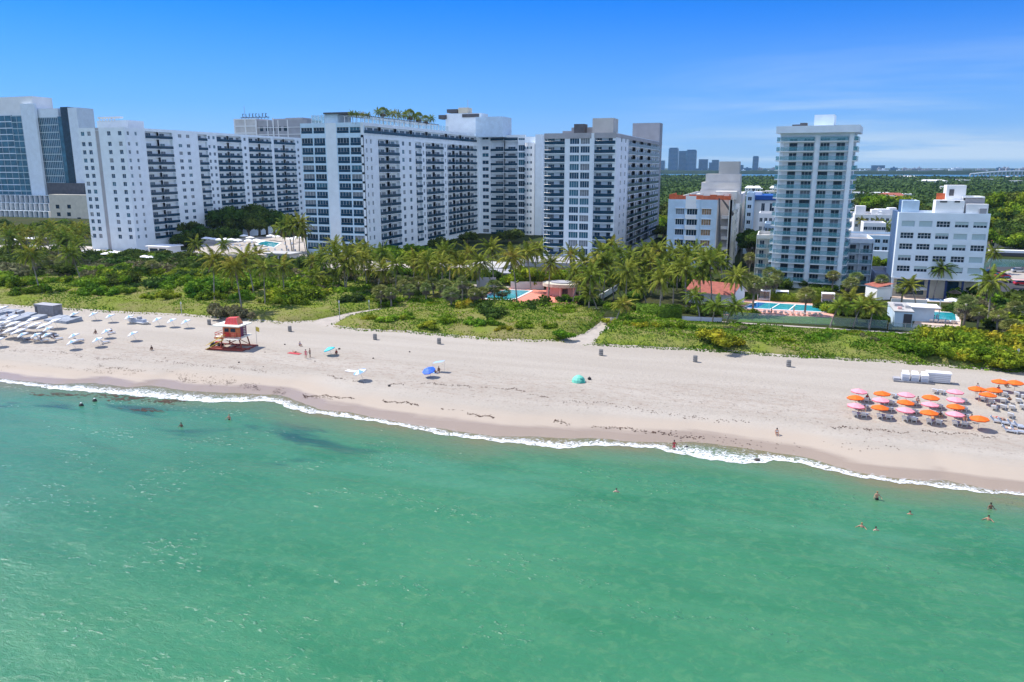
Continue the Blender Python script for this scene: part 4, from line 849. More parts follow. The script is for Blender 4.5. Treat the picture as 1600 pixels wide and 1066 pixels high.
# ---------------------------------------------------------------- far background
hz = MB(); hz.box(-14000, 14000, -2500, 9000, -8, 330, 'white'); hzo = hz.obj('haze'); hm = bpy.data.materials.new('haze'); hm.use_nodes = True; hn = hm.node_tree; hn.nodes.remove(hn.nodes['Principled BSDF'])
pv = hn.nodes.new('ShaderNodeVolumePrincipled'); pv.inputs['Color'].default_value = (.42,.70,1,1); pv.inputs['Density'].default_value = 4.5e-5; pv.inputs['Anisotropy'].default_value = .2; hn.links.new(pv.outputs[0], hn.nodes['Material Output'].inputs['Volume'])
hzo.data.materials.clear(); hzo.data.materials.append(hm); tag(hzo, 'thin blue haze over the bay and the far shore', kind='stuff'); hzo.display_type = 'WIRE'
def onlyY(px, Y, py=268): return onY(px, py, Y)[0]
sheet('bay_water', [(-3000,2600),(6000,2600),(6000,4300),(-3000,4300)], LZ+.1, 'bay')
sheet('canal', [(38,296),(520,296),(520,338),(38,338)], LZ+.02, 'canalwater')
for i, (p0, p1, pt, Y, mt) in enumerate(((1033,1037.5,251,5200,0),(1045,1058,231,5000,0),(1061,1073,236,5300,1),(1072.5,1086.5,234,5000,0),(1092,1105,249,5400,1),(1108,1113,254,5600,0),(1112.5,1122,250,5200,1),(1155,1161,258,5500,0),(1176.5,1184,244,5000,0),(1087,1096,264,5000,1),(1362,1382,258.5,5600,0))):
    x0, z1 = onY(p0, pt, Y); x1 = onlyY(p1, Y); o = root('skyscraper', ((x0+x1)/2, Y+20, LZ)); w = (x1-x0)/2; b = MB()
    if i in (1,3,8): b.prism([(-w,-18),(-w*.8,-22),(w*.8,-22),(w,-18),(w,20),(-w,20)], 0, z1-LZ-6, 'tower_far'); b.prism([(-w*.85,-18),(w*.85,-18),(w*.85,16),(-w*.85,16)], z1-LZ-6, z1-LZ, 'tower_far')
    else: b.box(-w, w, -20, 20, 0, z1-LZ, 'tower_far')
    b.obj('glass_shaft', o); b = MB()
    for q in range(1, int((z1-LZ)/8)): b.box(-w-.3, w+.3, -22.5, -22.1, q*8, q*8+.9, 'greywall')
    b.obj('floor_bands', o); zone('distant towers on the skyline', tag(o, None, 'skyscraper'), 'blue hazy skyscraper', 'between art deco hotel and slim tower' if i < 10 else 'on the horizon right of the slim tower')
rr = random.Random(5)
spots = [(p, 1) for p in np.linspace(1126, 1214, 14)]+[(p, 2) for p in np.linspace(1342, 1598, 34)]
for p, side in spots:
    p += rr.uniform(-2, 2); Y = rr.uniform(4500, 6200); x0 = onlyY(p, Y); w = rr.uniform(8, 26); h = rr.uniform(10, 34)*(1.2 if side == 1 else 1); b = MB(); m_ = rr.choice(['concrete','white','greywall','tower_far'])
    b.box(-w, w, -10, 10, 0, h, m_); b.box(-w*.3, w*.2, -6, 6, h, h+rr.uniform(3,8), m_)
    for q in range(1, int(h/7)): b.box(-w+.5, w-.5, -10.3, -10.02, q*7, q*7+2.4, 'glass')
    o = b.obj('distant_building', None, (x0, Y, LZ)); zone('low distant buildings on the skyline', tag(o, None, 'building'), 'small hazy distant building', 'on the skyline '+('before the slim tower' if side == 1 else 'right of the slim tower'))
# causeway bridge
Yb_ = 2700; x0 = onlyY(1516, Yb_, 272); x1 = onlyY(1680, Yb_, 272); o = root('causeway_bridge', ((x0+x1)/2, Yb_, LZ), 0, 'pale causeway bridge on many piers crossing the bay on the far right', 'bridge')
b = MB(); n = 26
for i in range(n):
    xa, xb = (x0-x1)/2+(x1-x0)*i/n, (x0-x1)/2+(x1-x0)*(i+1)/n; za = 17+9*math.sin(math.pi*min(i/n*1.05,1)); zc = 17+9*math.sin(math.pi*min((i+1)/n*1.05,1))
    b.add([(xa,-6,za),(xb,-6,zc),(xb,6,zc),(xa,6,za),(xa,-6,za-2.6),(xb,-6,zc-2.6),(xb,6,zc-2.6),(xa,6,za-2.6)], [(0,1,2,3),(4,7,6,5),(0,4,5,1),(2,6,7,3)], 'white2')
b.obj('deck', o)
for i in range(n+1):
    xa = (x0-x1)/2+(x1-x0)*i/n; za = 17+9*math.sin(math.pi*min(i/n*1.05,1)); b = MB(); b.box(-1.2,1.2,-5,5,-4,za-2.6,'concrete'); inst('pier', b.mesh('pier'), o, (xa,0,0))
# wooded land behind the beach strip
def canopy_z(x, y):
    s = np.clip(y/700., 1, 3.2); return LZ+3+ (5.5*vnoise(x, y, 13., 1)+2.5*vnoise(x, y, 5., 2))*1.0+2.5*vnoise(x/s, y/s, 40., 3)+np.clip((y-1500)/400, 0, 3)
vv = np.geomspace(470, 2350, 240); uu = np.linspace(-.42, .95, 230)     # slopes x/y
Y_ = np.repeat(vv[:,None], len(uu), 1); X_ = Y_*uu[None,:]; Z_ = canopy_z(X_, Y_)-1.5
I = np.arange(len(vv)*len(uu)).reshape(len(vv), len(uu)); Q = np.stack([I[:-1,:-1], I[:-1,1:], I[1:,1:], I[1:,:-1]], -1).reshape(-1,4)
V = np.stack([X_, Y_, Z_], -1).reshape(-1,3); n = 115000
yy = 470*(2350/470.)**rng.uniform(0, 1, n)**1.0; xx = yy*rng.uniform(-.42, .95, n); C = np.stack([xx, yy, canopy_z(xx, yy)+rng.uniform(-2, 1.2, n)], 1)
V2, Q2 = leafquads(C, .55+yy*.0016, .5)
o = bpy.data.objects.new('woodland', npmesh('woodland', np.vstack([V, V2]), np.vstack([Q, Q2+len(V)]), ['wood'])); link(o); tag(o, 'dark green wooded residential land stretching back to the bay', kind='stuff')
# the far shore
vx = np.linspace(-1500, 5200, 300); Vf = []; 
for y, zb in ((4300, 2.), (4310, 14.), (4700, 16.), (7000, 16.)): Vf += [(x, y, zb+(5*vnoise(np.array([x]), np.array([y]), 60., 2)[0] if zb > 3 else 0)) for x in vx]
I = np.arange(4*300).reshape(4, 300); Q = np.stack([I[:-1,:-1], I[:-1,1:], I[1:,1:], I[1:,:-1]], -1).reshape(-1,4)
o = bpy.data.objects.new('far_woodland', npmesh('far_woodland', Vf, Q, ['farwood'])); link(o); tag(o, 'hazy line of far-off trees on the other shore of the bay', kind='stuff')
# houses showing among the trees
for i, (px, py, Y, w, m_, rf) in enumerate(((1393,302,760,11,'beige','tilered'),(1457,281,1600,24,'white2','white2'),(1040,324,520,8,'white2','white2'),(1128,286,1300,10,'white2','white2'),(1172,291,900,5,'white2','white2'),(1183,291,900,4,'white2','white2'),(1209,291,950,4,'white2','white2'),(1565,378,390,9,'beige','tilered'),(1590,372,400,6,'beige','tilered'),(1034,330,500,6,'white2','roofgrey'),(1362,318,600,10,'beige','tilered'),(1420,275,2300,30,'white2','white2'),(1575,276,2400,30,'white2','white2'),(1385,306,700,9,'beige','roofgrey'))):
    x, z = onY(px, py, Y); o = root('house', (x, Y, LZ)); h = max(z-LZ, 5.); b = MB(); b.box(-w, w, -6, 6, 0, h-2, m_); b.obj('wall', o)
    b = MB(); b.add([(-w-.6,-6.6,h-2),(w+.6,-6.6,h-2),(w+.6,6.6,h-2),(-w-.6,6.6,h-2),(-w*.6,0,h+.4),(w*.6,0,h+.4)], [(0,1,5,4),(1,2,5),(2,3,4,5),(3,0,4),(0,3,2,1)], rf); b.obj('roof', o); b = MB()
    for q in range(3): b.box(-w*.7+q*w*.6, -w*.45+q*w*.6, -6.05, -6.01, h-4.2, h-2.8, 'glassdark')
    b.obj('window', o); zone('houses among the trees', tag(o, None, 'house'), ('red-roofed' if rf == 'tilered' else 'pale-roofed')+' house', 'among the trees beyond the hotels')
rh = random.Random(77)
for i in range(30):
    if i < 18: px, Y = rh.uniform(1342, 1412), rh.uniform(500, 900)
    elif i < 24: px, Y = rh.uniform(1168, 1216), rh.uniform(560, 1000)
    else: px, Y = rh.uniform(1430, 1598), rh.uniform(900, 2000)
    x = onY(px, 290, Y)[0]; w = rh.uniform(5, 9)*(1+Y/2500); h = canopy_z(np.array([x]), np.array([Y]))[0]-LZ+rh.uniform(.5, 2.5); o = root('house', (x, Y, LZ)); b = MB(); b.box(-w, w, -7, 7, 0, h-.5, rh.choice(['white2','cream','white2'])); b.obj('wall', o)
    b = MB(); b.box(-w-.3, w+.3, -7.3, 7.3, h-.495, h, rh.choice(['white2','concrete','white2'])); b.obj('roof', o); b = MB(); [b.box(-w*.8+q*w*.55, -w*.8+q*w*.55+w*.3, -7.06, -7.01, h-2.8, h-1.5, 'glassdark') for q in range(3)]; b.obj('window', o); zone('houses among the trees', tag(o, None, 'house'), 'small flat-roofed white house', 'among the far trees')
# ---------------------------------------------------------------- blocks just behind the beach hotels
wn = lambda n, w=1.6, **k: [('W', i/n, (i+1)/n, dict(w=w, **k)) for i in range(n)]
B = lowblock('blue_roof_building', 'white building with dark stripes under a bright blue roof band, left of the slim tower', 1179, 1222, 313, 345, 24, 4, 3.6, [('S',0,.25),('W',.25,.4,dict(w=1.4,h=3.3,sill=.1)),('S',.4,.55),('W',.55,.75,dict(w=1.8,h=3.3,sill=.1)),('W',.75,1,dict(w=1.8,h=3.3,sill=.1))], m='white2')
rb2('blue_band', 1175, 1221, 305.5, 312.9, 25, 'blue', -.8, B, 345); rb2('roof_house', 1179, 1190, 300, 306, 8, 'white2', 6, B, 345); B.finish()
B = lowblock('stair_block', 'narrow blue-shaded block with a column of windows right of the art deco hotel', 1166.5, 1178, 301, 325, 18, 8, 3.1, wn(1,1.5), m='bluewhite'); B.finish()
B = lowblock('white_block', 'small white block with a row of windows below the blue roof building', 1186, 1216, 333, 305, 14, 3, 3.2, wn(4,1.1), m='white2'); B.finish()
B = lowblock('white_block', 'low bluish white block behind the cream annex with a dark window row', 1195, 1222, 349, 290, 12, 2, 3., wn(5,.8), m='bluewhite'); B.finish()
B = lowblock('villa_block', 'low white flat-roofed block with rooftop boxes between slim tower and beach hotel', 1336, 1408, 335, 440, 30, 2, 3.2, wn(9,1.4), m='white2')
for p0,p1,pt,dy in ((1338,1352,322,4),(1362,1372,328,2),(1368,1390,327,6),(1388,1400,325,9),(1372,1378,331,1)): rb2('roof_box', p0, p1, pt, 337, 7, 'white2', dy, B, 440)
B.finish()
B = lowblock('white_block', 'low white block with a long window strip right behind the slim tower', 1350, 1385, 348, 380, 14, 2, 3.2, wn(5,2.), m='white2'); B.finish()
B = lowblock('long_roof_block', 'long pale-roofed low block beside the canal between slim tower and beach hotel', 1330, 1403, 367, 345, 20, 2, 3., wn(6,2.), m='bluewhite'); B.finish()
B = lowblock('canal_wall', 'low blue-grey walkway along the canal left of the beach hotel', 1330, 1405, 391, 292, 3, 1, 3., [('S',0,1)], cat='wall'); B.finish()
B = lowblock('car_park', 'small car park roof left of the white beach hotel', 1368, 1396, 427, 245, 18, 1, 3., [('S',0,1)], cat='car park', m='greywall'); B.finish()
# ---------------------------------------------------------------- paving, pools, gardens
def pxsheet(name, pts, dz, m, z=LZ, **k): return sheet(name, [G(*p, z+dz) for p in pts], z+dz, m, **k)
sheet('promenade', [(-62,173),(110,173),(110,177.4),(-62,177.4)], LZ+.06, 'pathsand')
sheet('promenade_left', [(-400,208),(-62,208),(-62,211.4),(-400,211.4)], LZ+.06, 'pathsand')
sheet('forecourt', [(-330,236),(-84,228),(-84,262),(-330,262)], LZ+.012, 'paving')
sheet('garden_ground', [(-83,178),(75,178),(75,292),(-83,292)], LZ+.02, 'landgreen')
pxsheet('street', [(1540,417),(1640,417),(1640,470),(1552,470)], .05, 'asphalt'); pxsheet('pavement', [(1560,424),(1640,421),(1640,436),(1580,436)], .06, 'pathsand')
pxsheet('lawn', [(1150,503),(1305,507),(1300,496),(1165,492)], .05, 'lawn'); pxsheet('pool_deck', [(1120,492),(1160,468),(1312,474),(1302,497)], .045, 'deckpink')
pxsheet('lawn', [(455,412),(500,414),(500,405),(452,405)], .05, 'lawn')
pxsheet('pool_deck', [(742,474),(765,456),(790,450),(860,450),(905,462),(900,480),(815,477)], .05, 'deckcoral')
pxsheet('pool_deck', [(1425,512),(1500,518),(1503,484),(1440,478)], .05, 'deckpale'); pxsheet('terrace_floor', [(1392,470),(1540,474),(1545,461),(1395,459)], .06, 'deckpale')
def pool(label, pts, z=LZ+.06, m='pool'):
    P = [G(*p, z+.1) for p in pts]; cx0 = sum(p[0] for p in P)/len(P); cy0 = sum(p[1] for p in P)/len(P); o = root('swimming_pool', (cx0, cy0, z), 0, label, 'pool'); Pl = [(x-cx0, y-cy0) for x, y in P]
    ar = sum(Pl[i][0]*Pl[(i+1)%len(Pl)][1]-Pl[(i+1)%len(Pl)][0]*Pl[i][1] for i in range(len(Pl))); Pl = Pl if ar > 0 else Pl[::-1]
    b = MB(); b.add([(x,y,.10) for x, y in Pl], [tuple(range(len(Pl)))], m); b.obj('water', o)
    b = MB(); n = len(Pl); O = [(x*1.0+(.6 if x > 0 else -.6), y+(.6 if y > 0 else -.6)) for x, y in Pl]
    b.add([(x,y,.14) for x, y in Pl]+[(x,y,.14) for x, y in O]+[(x,y,0) for x, y in O], [(i,(i+1)%n,n+(i+1)%n,n+i)[::-1] for i in range(n)]+[(n+i,n+(i+1)%n,2*n+(i+1)%n,2*n+i)[::-1] for i in range(n)], 'white2'); b.obj('coping', o); return o
o = pool('long turquoise swimming pool on a pink deck in front of the slim tower', [(1163,481),(1183,472.5),(1292,479),(1290,487.5)])
b = MB(); g0, g1 = G(1163,481,LZ+.18), G(1183,472.5,LZ+.18); g2, g3 = G(1181,482,LZ+.18), G(1196,473.3,LZ+.18); l = o.location; b.add([(g0[0]-l.x+.3,g0[1]-l.y+.1,.12),(g2[0]-l.x,g2[1]-l.y,.12),(g3[0]-l.x,g3[1]-l.y-.2,.12),(g1[0]-l.x+.2,g1[1]-l.y-.3,.12)], [(0,1,2,3)], 'pooldeep'); b.obj('deep_end', o)
b = MB()
for q in (.32, .55): 
    a_ = G(1163+(1290-1163)*q, 481+6*q, LZ+.2); c_ = G(1183+(1292-1183)*q, 472.5+6.5*q, LZ+.2); b.add([(a_[0]-l.x-.15,a_[1]-l.y,.13),(a_[0]-l.x+.15,a_[1]-l.y,.13),(c_[0]-l.x+.15,c_[1]-l.y,.13),(c_[0]-l.x-.15,c_[1]-l.y,.13)], [(0,1,2,3)], 'white2')
b.obj('lane_line', o)
pool('angular turquoise pool on the coral deck beside the round pink pavilion', [(752,465),(775,456),(796,453),(829,454.5),(806,466),(793,468.5),(770,468)])
pool('small turquoise pool in front of the white beach hotel', [(1449,487),(1492,489),(1494,501),(1451,500.5)])
pool('blue plunge pool under the terrace of the white beach hotel', [(1451,466),(1480,467),(1481,471),(1452,470)], m='pooldeep')
# raised pool court between the two long wings
ZC = 4.6; P = [G(*p, ZC) for p in ((300,397),(480,400),(476,372),(330,368))]; b = MB(); ox, oy = -235, 250; b.prism([(x-ox, y-oy) for x, y in P], 0, ZC-LZ, 'beige')
dk = root('pool_terrace', (ox, oy, LZ), 0, 'raised beige pool terrace in the court between the two long hotel wings', 'terrace'); b.obj('terrace_wall', dk); b = MB(); b.prism([(x-ox, y-oy) for x, y in P], ZC-LZ+.003, ZC-LZ+.06, 'pathsand'); b.obj('terrace_floor', dk)
pool('teal pool on the raised terrace between the two long hotel wings', [(402,381.5),(428,386.5),(437,380),(412,376.5)], ZC+.06)
def slab_house(label, px0, px1, pyt, pyb, Y, dep, m='white2', zb=LZ, name='pool_bar', over=.8, roof='white2'):
    x0, zt = onY(px0, pyt, Y); x1 = onY(px1, pyt, Y)[0]; o = root(name, ((x0+x1)/2, Y, zb), 0, label, 'building'); w = (x1-x0)/2; h = zt-zb
    b = MB(); b.box(-w, w, 0, dep, 0, h-.4, m); b.obj('wall', o); b = MB(); b.box(-w-over, w+over, -over, dep+over, h-.395, h, roof); b.obj('roof', o)
    b = MB(); b.box(-w*.85, -w*.05, -.06, -.004, .3, h-1., 'glassdark'); b.box(w*.1, w*.8, -.06, -.004, .3, h-1., 'glassdark'); b.obj('opening', o); return o
slab_house('long low white pavilion at the foot of the left hotel wing', 231, 262, 384, 398, 246, 7)
slab_house('dark-roofed pool bar below the raised court terrace', 416, 452, 395, 404, 232, 6, m='warmgrey', roof='concrete')
slab_house('white service building beyond the middle palms, left of the podium', 733, 780, 416, 436, 236, 14, m='white', roof='concrete')
slab_house('small white kiosk at the left beach club', 8, 40, 374, 392, 262, 6)
slab_house('dark thatched shelter behind the palms at far left', 36, 56, 372, 382, 255, 6, m='trunk')
slab_house('low shade roof deck beside the beach club umbrellas on the left', 122, 166, 401, 409, 224, 5, m='warmgrey')
slab_house('low grey garage block left of the podium entrance', 762, 800, 425, 443, 226, 8, m='greywall', roof='greywall')
# round pink pavilion
g0 = G(873, 465, LZ); o = root('round_pavilion', (g0[0], g0[1]+4, LZ), 0, 'round pink poolside pavilion with a thick pale oval roof', 'pavilion')
b = MB(); el = lambda a, c, n=20: [(a*math.cos(2*math.pi*i/n), c*math.sin(2*math.pi*i/n)) for i in range(n)]
b.prism(el(3.6,2.6), 0, 2.6, 'pinkwall'); b.obj('wall', o); b = MB(); b.prism(el(5.6,4.6), 2.65, 3.5, 'beige'); b.prism(el(3.4,2.6), 3.503, 3.8, 'greywall'); b.obj('roof', o)
for a in (-.7,-1.5,-2.4): b = MB(); b.box(-.2,.2,-.2,.2,0,2.65,'pinkwall'); inst('pillar', b.mesh('pillar'), o, (4.9*math.cos(a), 3.9*math.sin(a), 0))
b = MB(); b.box(.6,2.,-2.75,-2.0,0,2.1,'glassdark'); b.obj('doorway', o)
# cottage with a red gable roof
g0 = G(1122, 478, LZ); o = root('cottage', (g0[0]-1, g0[1]+5, LZ), -.35, 'white cottage with a red tiled gable roof among the palms', 'cottage'); b = MB(); b.box(-6,6,-4,4,0,3.2,'white2'); b.add([(6,-4,3.2),(6,4,3.2),(6,0,5.2)], [(0,1,2)], 'white2'); b.add([(-6,-4,3.2),(-6,4,3.2),(-6,0,5.2)], [(0,2,1)], 'white2'); b.obj('wall', o)
b = MB(); b.add([(-6.6,-4.7,3.0),(6.6,-4.7,3.0),(6.6,0,5.4),(-6.6,0,5.4),(6.6,4.7,3.0),(-6.6,4.7,3.0)], [(0,1,2,3),(3,2,4,5)], 'tilered'); b.add([(-6.6,-4.7,2.86),(6.6,-4.7,2.86),(6.6,0,5.26),(-6.6,0,5.26),(6.6,4.7,2.86),(-6.6,4.7,2.86)], [(3,2,1,0),(5,4,2,3)], 'white2'); b.obj('roof', o); b = MB(); b.box(-3,-1.5,-4.06,-4.01,.9,2.2,'glassdark'); b.box(2,3.2,-4.06,-4.01,0,2.2,'glassdark'); b.obj('window', o)
g0 = G(1372, 468, LZ); o = root('cottage', (g0[0], g0[1]+2, LZ), .5, 'tiny outbuilding with a red tiled roof between palms left of beach hotel', 'cottage'); b = MB(); b.box(-2,2,-2.5,2.5,0,3.4,'white2'); b.obj('wall', o); b = MB(); b.add([(-2.3,-3,3.4),(2.3,-3,4.3),(2.3,3,4.3),(-2.3,3,3.4)], [(0,1,2,3)], 'tilered'); b.box(-2.2,2.2,-2.8,2.8,3.2,3.395,'white2'); b.obj('roof', o)
# white bar building before the beach hotel
g0 = G(1396, 510, LZ); g1 = G(1424, 511, LZ); w = g1[0]-g0[0]; o = root('bar_building', (g0[0], g0[1], LZ), 0, 'white flat-roofed bar building with a dark gate beside the small hotel pool', 'building')
b = MB(); b.box(0,w,0,12,0,3.3,'bluewhite'); b.box(w+.01,w+5.5,8,12,0,3.3,'bluewhite'); b.obj('wall', o); b = MB(); b.box(-.2,w+.2,-.2,12.2,3.303,3.5,'concrete'); b.box(w+.21,w+6.5,6.8,12.4,3.303,3.45,'white2'); b.box(.6,2.2,6,8,3.503,4.1,'greywall'); b.box(2.6,3.6,4,5,3.503,4.,'metal'); b.box(.8,1.6,2,3,3.503,4.,'pinkwall'); b.obj('roof', o); b = MB(); b.box(w*.5,w*.95,-.1,-.004,0,2.9,'framedark'); b.obj('gate', o)
def parapet(label, pts, z, h, m='white2', t=.25, name='garden_wall', cat='wall'):
    P = [G(*p, z) for p in pts]; cx0, cy0 = P[0]; b = MB()
    for i, (a, c) in enumerate(zip(P[:-1], P[1:])):
        L_ = math.dist(a, c); M = Matrix.Translation((a[0]-cx0, a[1]-cy0, 0)) @ Matrix.Rotation(math.atan2(c[1]-a[1], c[0]-a[0]), 4, 'Z'); b.box(.002*i, L_-.002*i, -t/2, t/2, 0, h+.003*i, m, M)
    return tag(b.obj(name, None, (cx0, cy0, z)), label, cat)
parapet('long grey garden wall behind the coral pool deck', [(798,452),(850,452.5)], LZ, 2.2, 'warmgrey'); parapet('low grey wall behind the middle palms with a white corner', [(745,449),(775,450)], LZ, 3., 'greywall')
parapet('white curved garden wall slanting between the palms, centre right', [(930,474),(950,462),(966,452)], LZ, 1.6, 'white2')
parapet('low cream wall at the edge of the white hotel pool', [(1446,484),(1500,486)], LZ, .9, 'beige'); parapet('raised terrace wall in front of the beach hotel', [(1392,474),(1448,476)], LZ, 1.2, 'white2')
parapet('pale terrace wall under the umbrellas of the beach hotel', [(1482,472),(1536,474)], LZ, 1.1, 'beige')
# fences with glass or mesh panels
def fence(label, pts, h, m, step=3., z=LZ):
    P = [G(*p, z) for p in pts]; o = root('fence', (*P[0], z), 0, label, 'fence'); pm = MB(); pm.box(-.04,.04,-.04,.04,0,h+.05,'metal'); pm = pm.mesh('post'); pb = MB()
    for a, c in zip(P[:-1], P[1:]):
        L_ = math.dist(a, c); n = max(1, int(L_/step)); an = math.atan2(c[1]-a[1], c[0]-a[0]); M = Matrix.Translation((a[0]-P[0][0], a[1]-P[0][1], 0)) @ Matrix.Rotation(an, 4, 'Z')
        pb.box(0, L_, -.012, .012, .12, h-.06, m, M); pb.box(0, L_, -.025, .025, h-.055, h, 'metal', M)
        for i in range(n+1): inst('post', pm, o, (a[0]-P[0][0]+(c[0]-a[0])*i/n, a[1]-P[0][1]+(c[1]-a[1])*i/n, 0))
    pb.obj('panel', o); return o
fence('long glass fence along the lawn in front of the slim tower pool', [(1130,499),(1175,502.5),(1300,509.5),(1385,514.5)], 1.9, 'railclear'); fence('glass fence in front of the small beach hotel pool', [(1388,516),(1440,519),(1500,523)], 1.7, 'railclear')
fence('white railing between hedge and cottage at the dune edge', [(1057,501),(1095,502.5),(1128,504)], 1.1, 'frame')
def hedge(label, pts, h, m='hedge', t=1.6, n=2600):
    P = [G(*p, LZ) for p in pts]; V = []; cc = []; nn = []
    for a, c in zip(P[:-1], P[1:]):
        a = np.array(a)-P[0]; c = np.array(c)-P[0]; d = c-a; L_ = np.linalg.norm(d); d = d/L_; pn = np.array([-d[1], d[0]]); k = int(n*L_/20)
        u = rng.uniform(0, L_, k); f = rng.uniform(0, 2*h+t, k); s_ = np.where(f < h, -t/2, np.where(f < 2*h, t/2, f-2*h-t/2)); z = np.where(f < h, f, np.where(f < 2*h, f-h, h+.1*rng.normal(size=k)))
        cc.append(np.stack([a[0]+d[0]*u+pn[0]*s_, a[1]+d[1]*u+pn[1]*s_, z], 1)); nn.append(np.stack([pn[0]*np.sign(s_)*(f < 2*h), pn[1]*np.sign(s_)*(f < 2*h), 1.*(f >= 2*h)+.3], 1))
        b_ = len(V); 
        for zz_ in (0, h-.1):
            for q in (-t/2+.12, t/2-.12):
                for e in (0, L_): V.append((a[0]+d[0]*e+pn[0]*q, a[1]+d[1]*e+pn[1]*q, zz_))
    C = np.vstack(cc); V2, Q2 = leafquads(C, .20, .5, nrm=np.vstack(nn)); nb = len(V); Qb = []
    for k in range(nb//8): Qb += [tuple(k*8+i for i in f) for f in ((0,1,5,4),(2,6,7,3),(4,5,7,6),(0,4,6,2),(1,3,7,5))]
    o = bpy.data.objects.new('hedge', npmesh('hedge', np.vstack([V, V2]), np.vstack([Qb, Q2+nb]), [m])); link(o); o.location = (*P[0], LZ); return tag(o, label, 'hedge')
hedge('tall square-clipped bright green hedge below the palm grove, centre right', [(994,497),(1064,499)], 3.0, t=5., n=5200)
hedge('low clipped hedge behind the pool cabanas of the slim tower', [(1204,470),(1282,474)], 2.2, t=2.); hedge('dark clipped hedge along the left end of the cabanas', [(1160,467),(1186,468.5)], 2.4, 'bushdark', t=2.)
hedge('rounded clipped bush hedge beside the white bar building', [(1362,507),(1386,509)], 2.2, t=3.); hedge('curved clipped hedge lit green between the centre palms', [(974,478),(992,468),(1000,462)], 1.8, t=3.)
hedge('dark hedge along the courtyard wall behind the coral deck', [(800,450),(852,450)], 2.6, 'bushdark', t=1.5); hedge('clipped hedge at the foot of the slim tower', [(1258,459),(1300,461)], 1.6, t=2.)
# cabanas
cab = root('cabana', (0,0,0)); b = MB()
for x in (-1.5,1.5):
    for y in (-1.2,1.2): b.box(x-.06,x+.06,y-.06,y+.06,0,2.5,'white2')
b.obj('frame', cab); b = MB(); b.box(-1.6,1.6,-1.3,1.3,2.5,2.65,'fabricwhite'); b.obj('canopy', cab); b = MB(); b.box(-1.42,1.42,1.1,1.16,.1,2.45,'beige'); b.box(-1.5,-1.45,-1.1,1.1,.1,2.45,'fabricwhite'); b.box(1.45,1.5,-1.1,1.1,.1,2.45,'fabricwhite'); b.obj('curtain', cab); b = MB(); b.box(-1.3,1.3,-1.,1.,.15,.5,'warmgrey'); b.box(-1.3,1.3,.6,1.,.5,.9,'greywall'); b.obj('daybed', cab)
for i, (px, py) in enumerate(((1193,470),(1221,471),(1293,475))):
    g0 = G(px, py, LZ); c = cab if i == 0 else copytree(cab, (0,0,0)); c.location = (g0[0], g0[1]+.8, LZ+.05); c['category'] = 'cabana'; zone('cabanas beside the long pool', c, 'white square cabana', 'beside the long pool of the slim tower')
# ---------------------------------------------------------------- cars
def car(px, py, m, label, rz=0., tall=0.):
    g0 = G(px, py, LZ); o = root('parked_car', (*g0, LZ+.06), rz, label, 'car', 'cars parked behind the beach hotel'); b = MB()
    pr_ = [(-2.2,.35),(2.2,.35),(2.25,.75),(1.3,.95+tall*.3),(-2.1,.98+tall*.3),(-2.25,.7)]; V = [(x,-.88,z) for x,z in pr_]+[(x,.88,z) for x,z in pr_]; n = 6
    b.add(V, [tuple(range(n)), tuple(range(2*n-1,n-1,-1))]+[(i,n+i,n+(i+1)%n,(i+1)%n) for i in range(n)], m); b.obj('body', o); b = MB(); z0 = .96+tall*.3; pr_ = [(-1.9,z0),(1.15,z0-.02),(.55,1.42+tall),(-1.4,1.45+tall)]; V = [(x,-.76,z) for x,z in pr_]+[(x,.76,z) for x,z in pr_]; n = 4
    b.add(V, [tuple(range(n)), tuple(range(2*n-1,n-1,-1))]+[(i,n+i,n+(i+1)%n,(i+1)%n) for i in range(n)], 'glassdark'); b.box(-1.35,.5,-.7,.7,1.43+tall,1.48+tall,m); b.obj('cabin', o)
    wm = MB(); wm.lathe([(.2,-.1),(.33,-.1),(.33,.1),(.2,.1)], 'tyre', 12, Matrix.Rotation(math.pi/2,4,'X')); wm.lathe([(.0,-.09),(.2,-.09),(.2,.09),(0,.09)], 'metal', 10, Matrix.Rotation(math.pi/2,4,'X'), cap=False); wm = wm.mesh('wheel')
    for x in (-1.4,1.4):
        for y in (-.8,.8): inst('wheel', wm, o, (x,y,.33))
car(1566, 434, 'carred', 'bright red car parked beside the canal road', .15); car(1552, 428, 'carblack', 'dark car parked left of the bright red car', .1); car(1572, 441, 'carblack', 'black tall car parked nose out below the red car', 1.5, .25); car(1592, 426, 'carsilver', 'silver grey car on the road at the right edge', .1); car(1597, 446, 'carred', 'dark red car half cut off by the right edge', .1); car(1377, 425.5, 'carwhite', 'white car on the small car park left of the beach hotel', .1); car(1385, 426, 'carsilver', 'pale car on the car park nearest the beach hotel', .1)
for pts, lb in ((((1575,438),(1600,436),(1600,431)), 'pink-red awning strip beside the road at the right edge'),): 
    P = [G(*p, LZ+2.5) for p in pts]; b = MB(); x0, y0 = P[0]; b.box(0,8,0,2.5,0,.12,'pinkwall'); 
    for x in (.2,7.8): b.box(x-.05,x+.05,.1,.2,-2.5,-.003,'metal')
    tag(b.obj('awning', None, (x0, y0, LZ+2.5)), lb, 'awning')
b = MB(); b.box(-14,14,-2.4,2.4,.1,1.4,'framedark'); b.box(-9,9,-1.8,1.8,1.403,2.3,'white2'); b.prism([(14,-2.4),(17,0),(14,2.4)], .1, 1.5, 'framedark'); g0 = G(1590, 402, LZ); tag(b.obj('canal_boat', None, (g0[0], g0[1]+4, LZ)), 'dark boat moored along the far canal bank at right edge', 'boat')
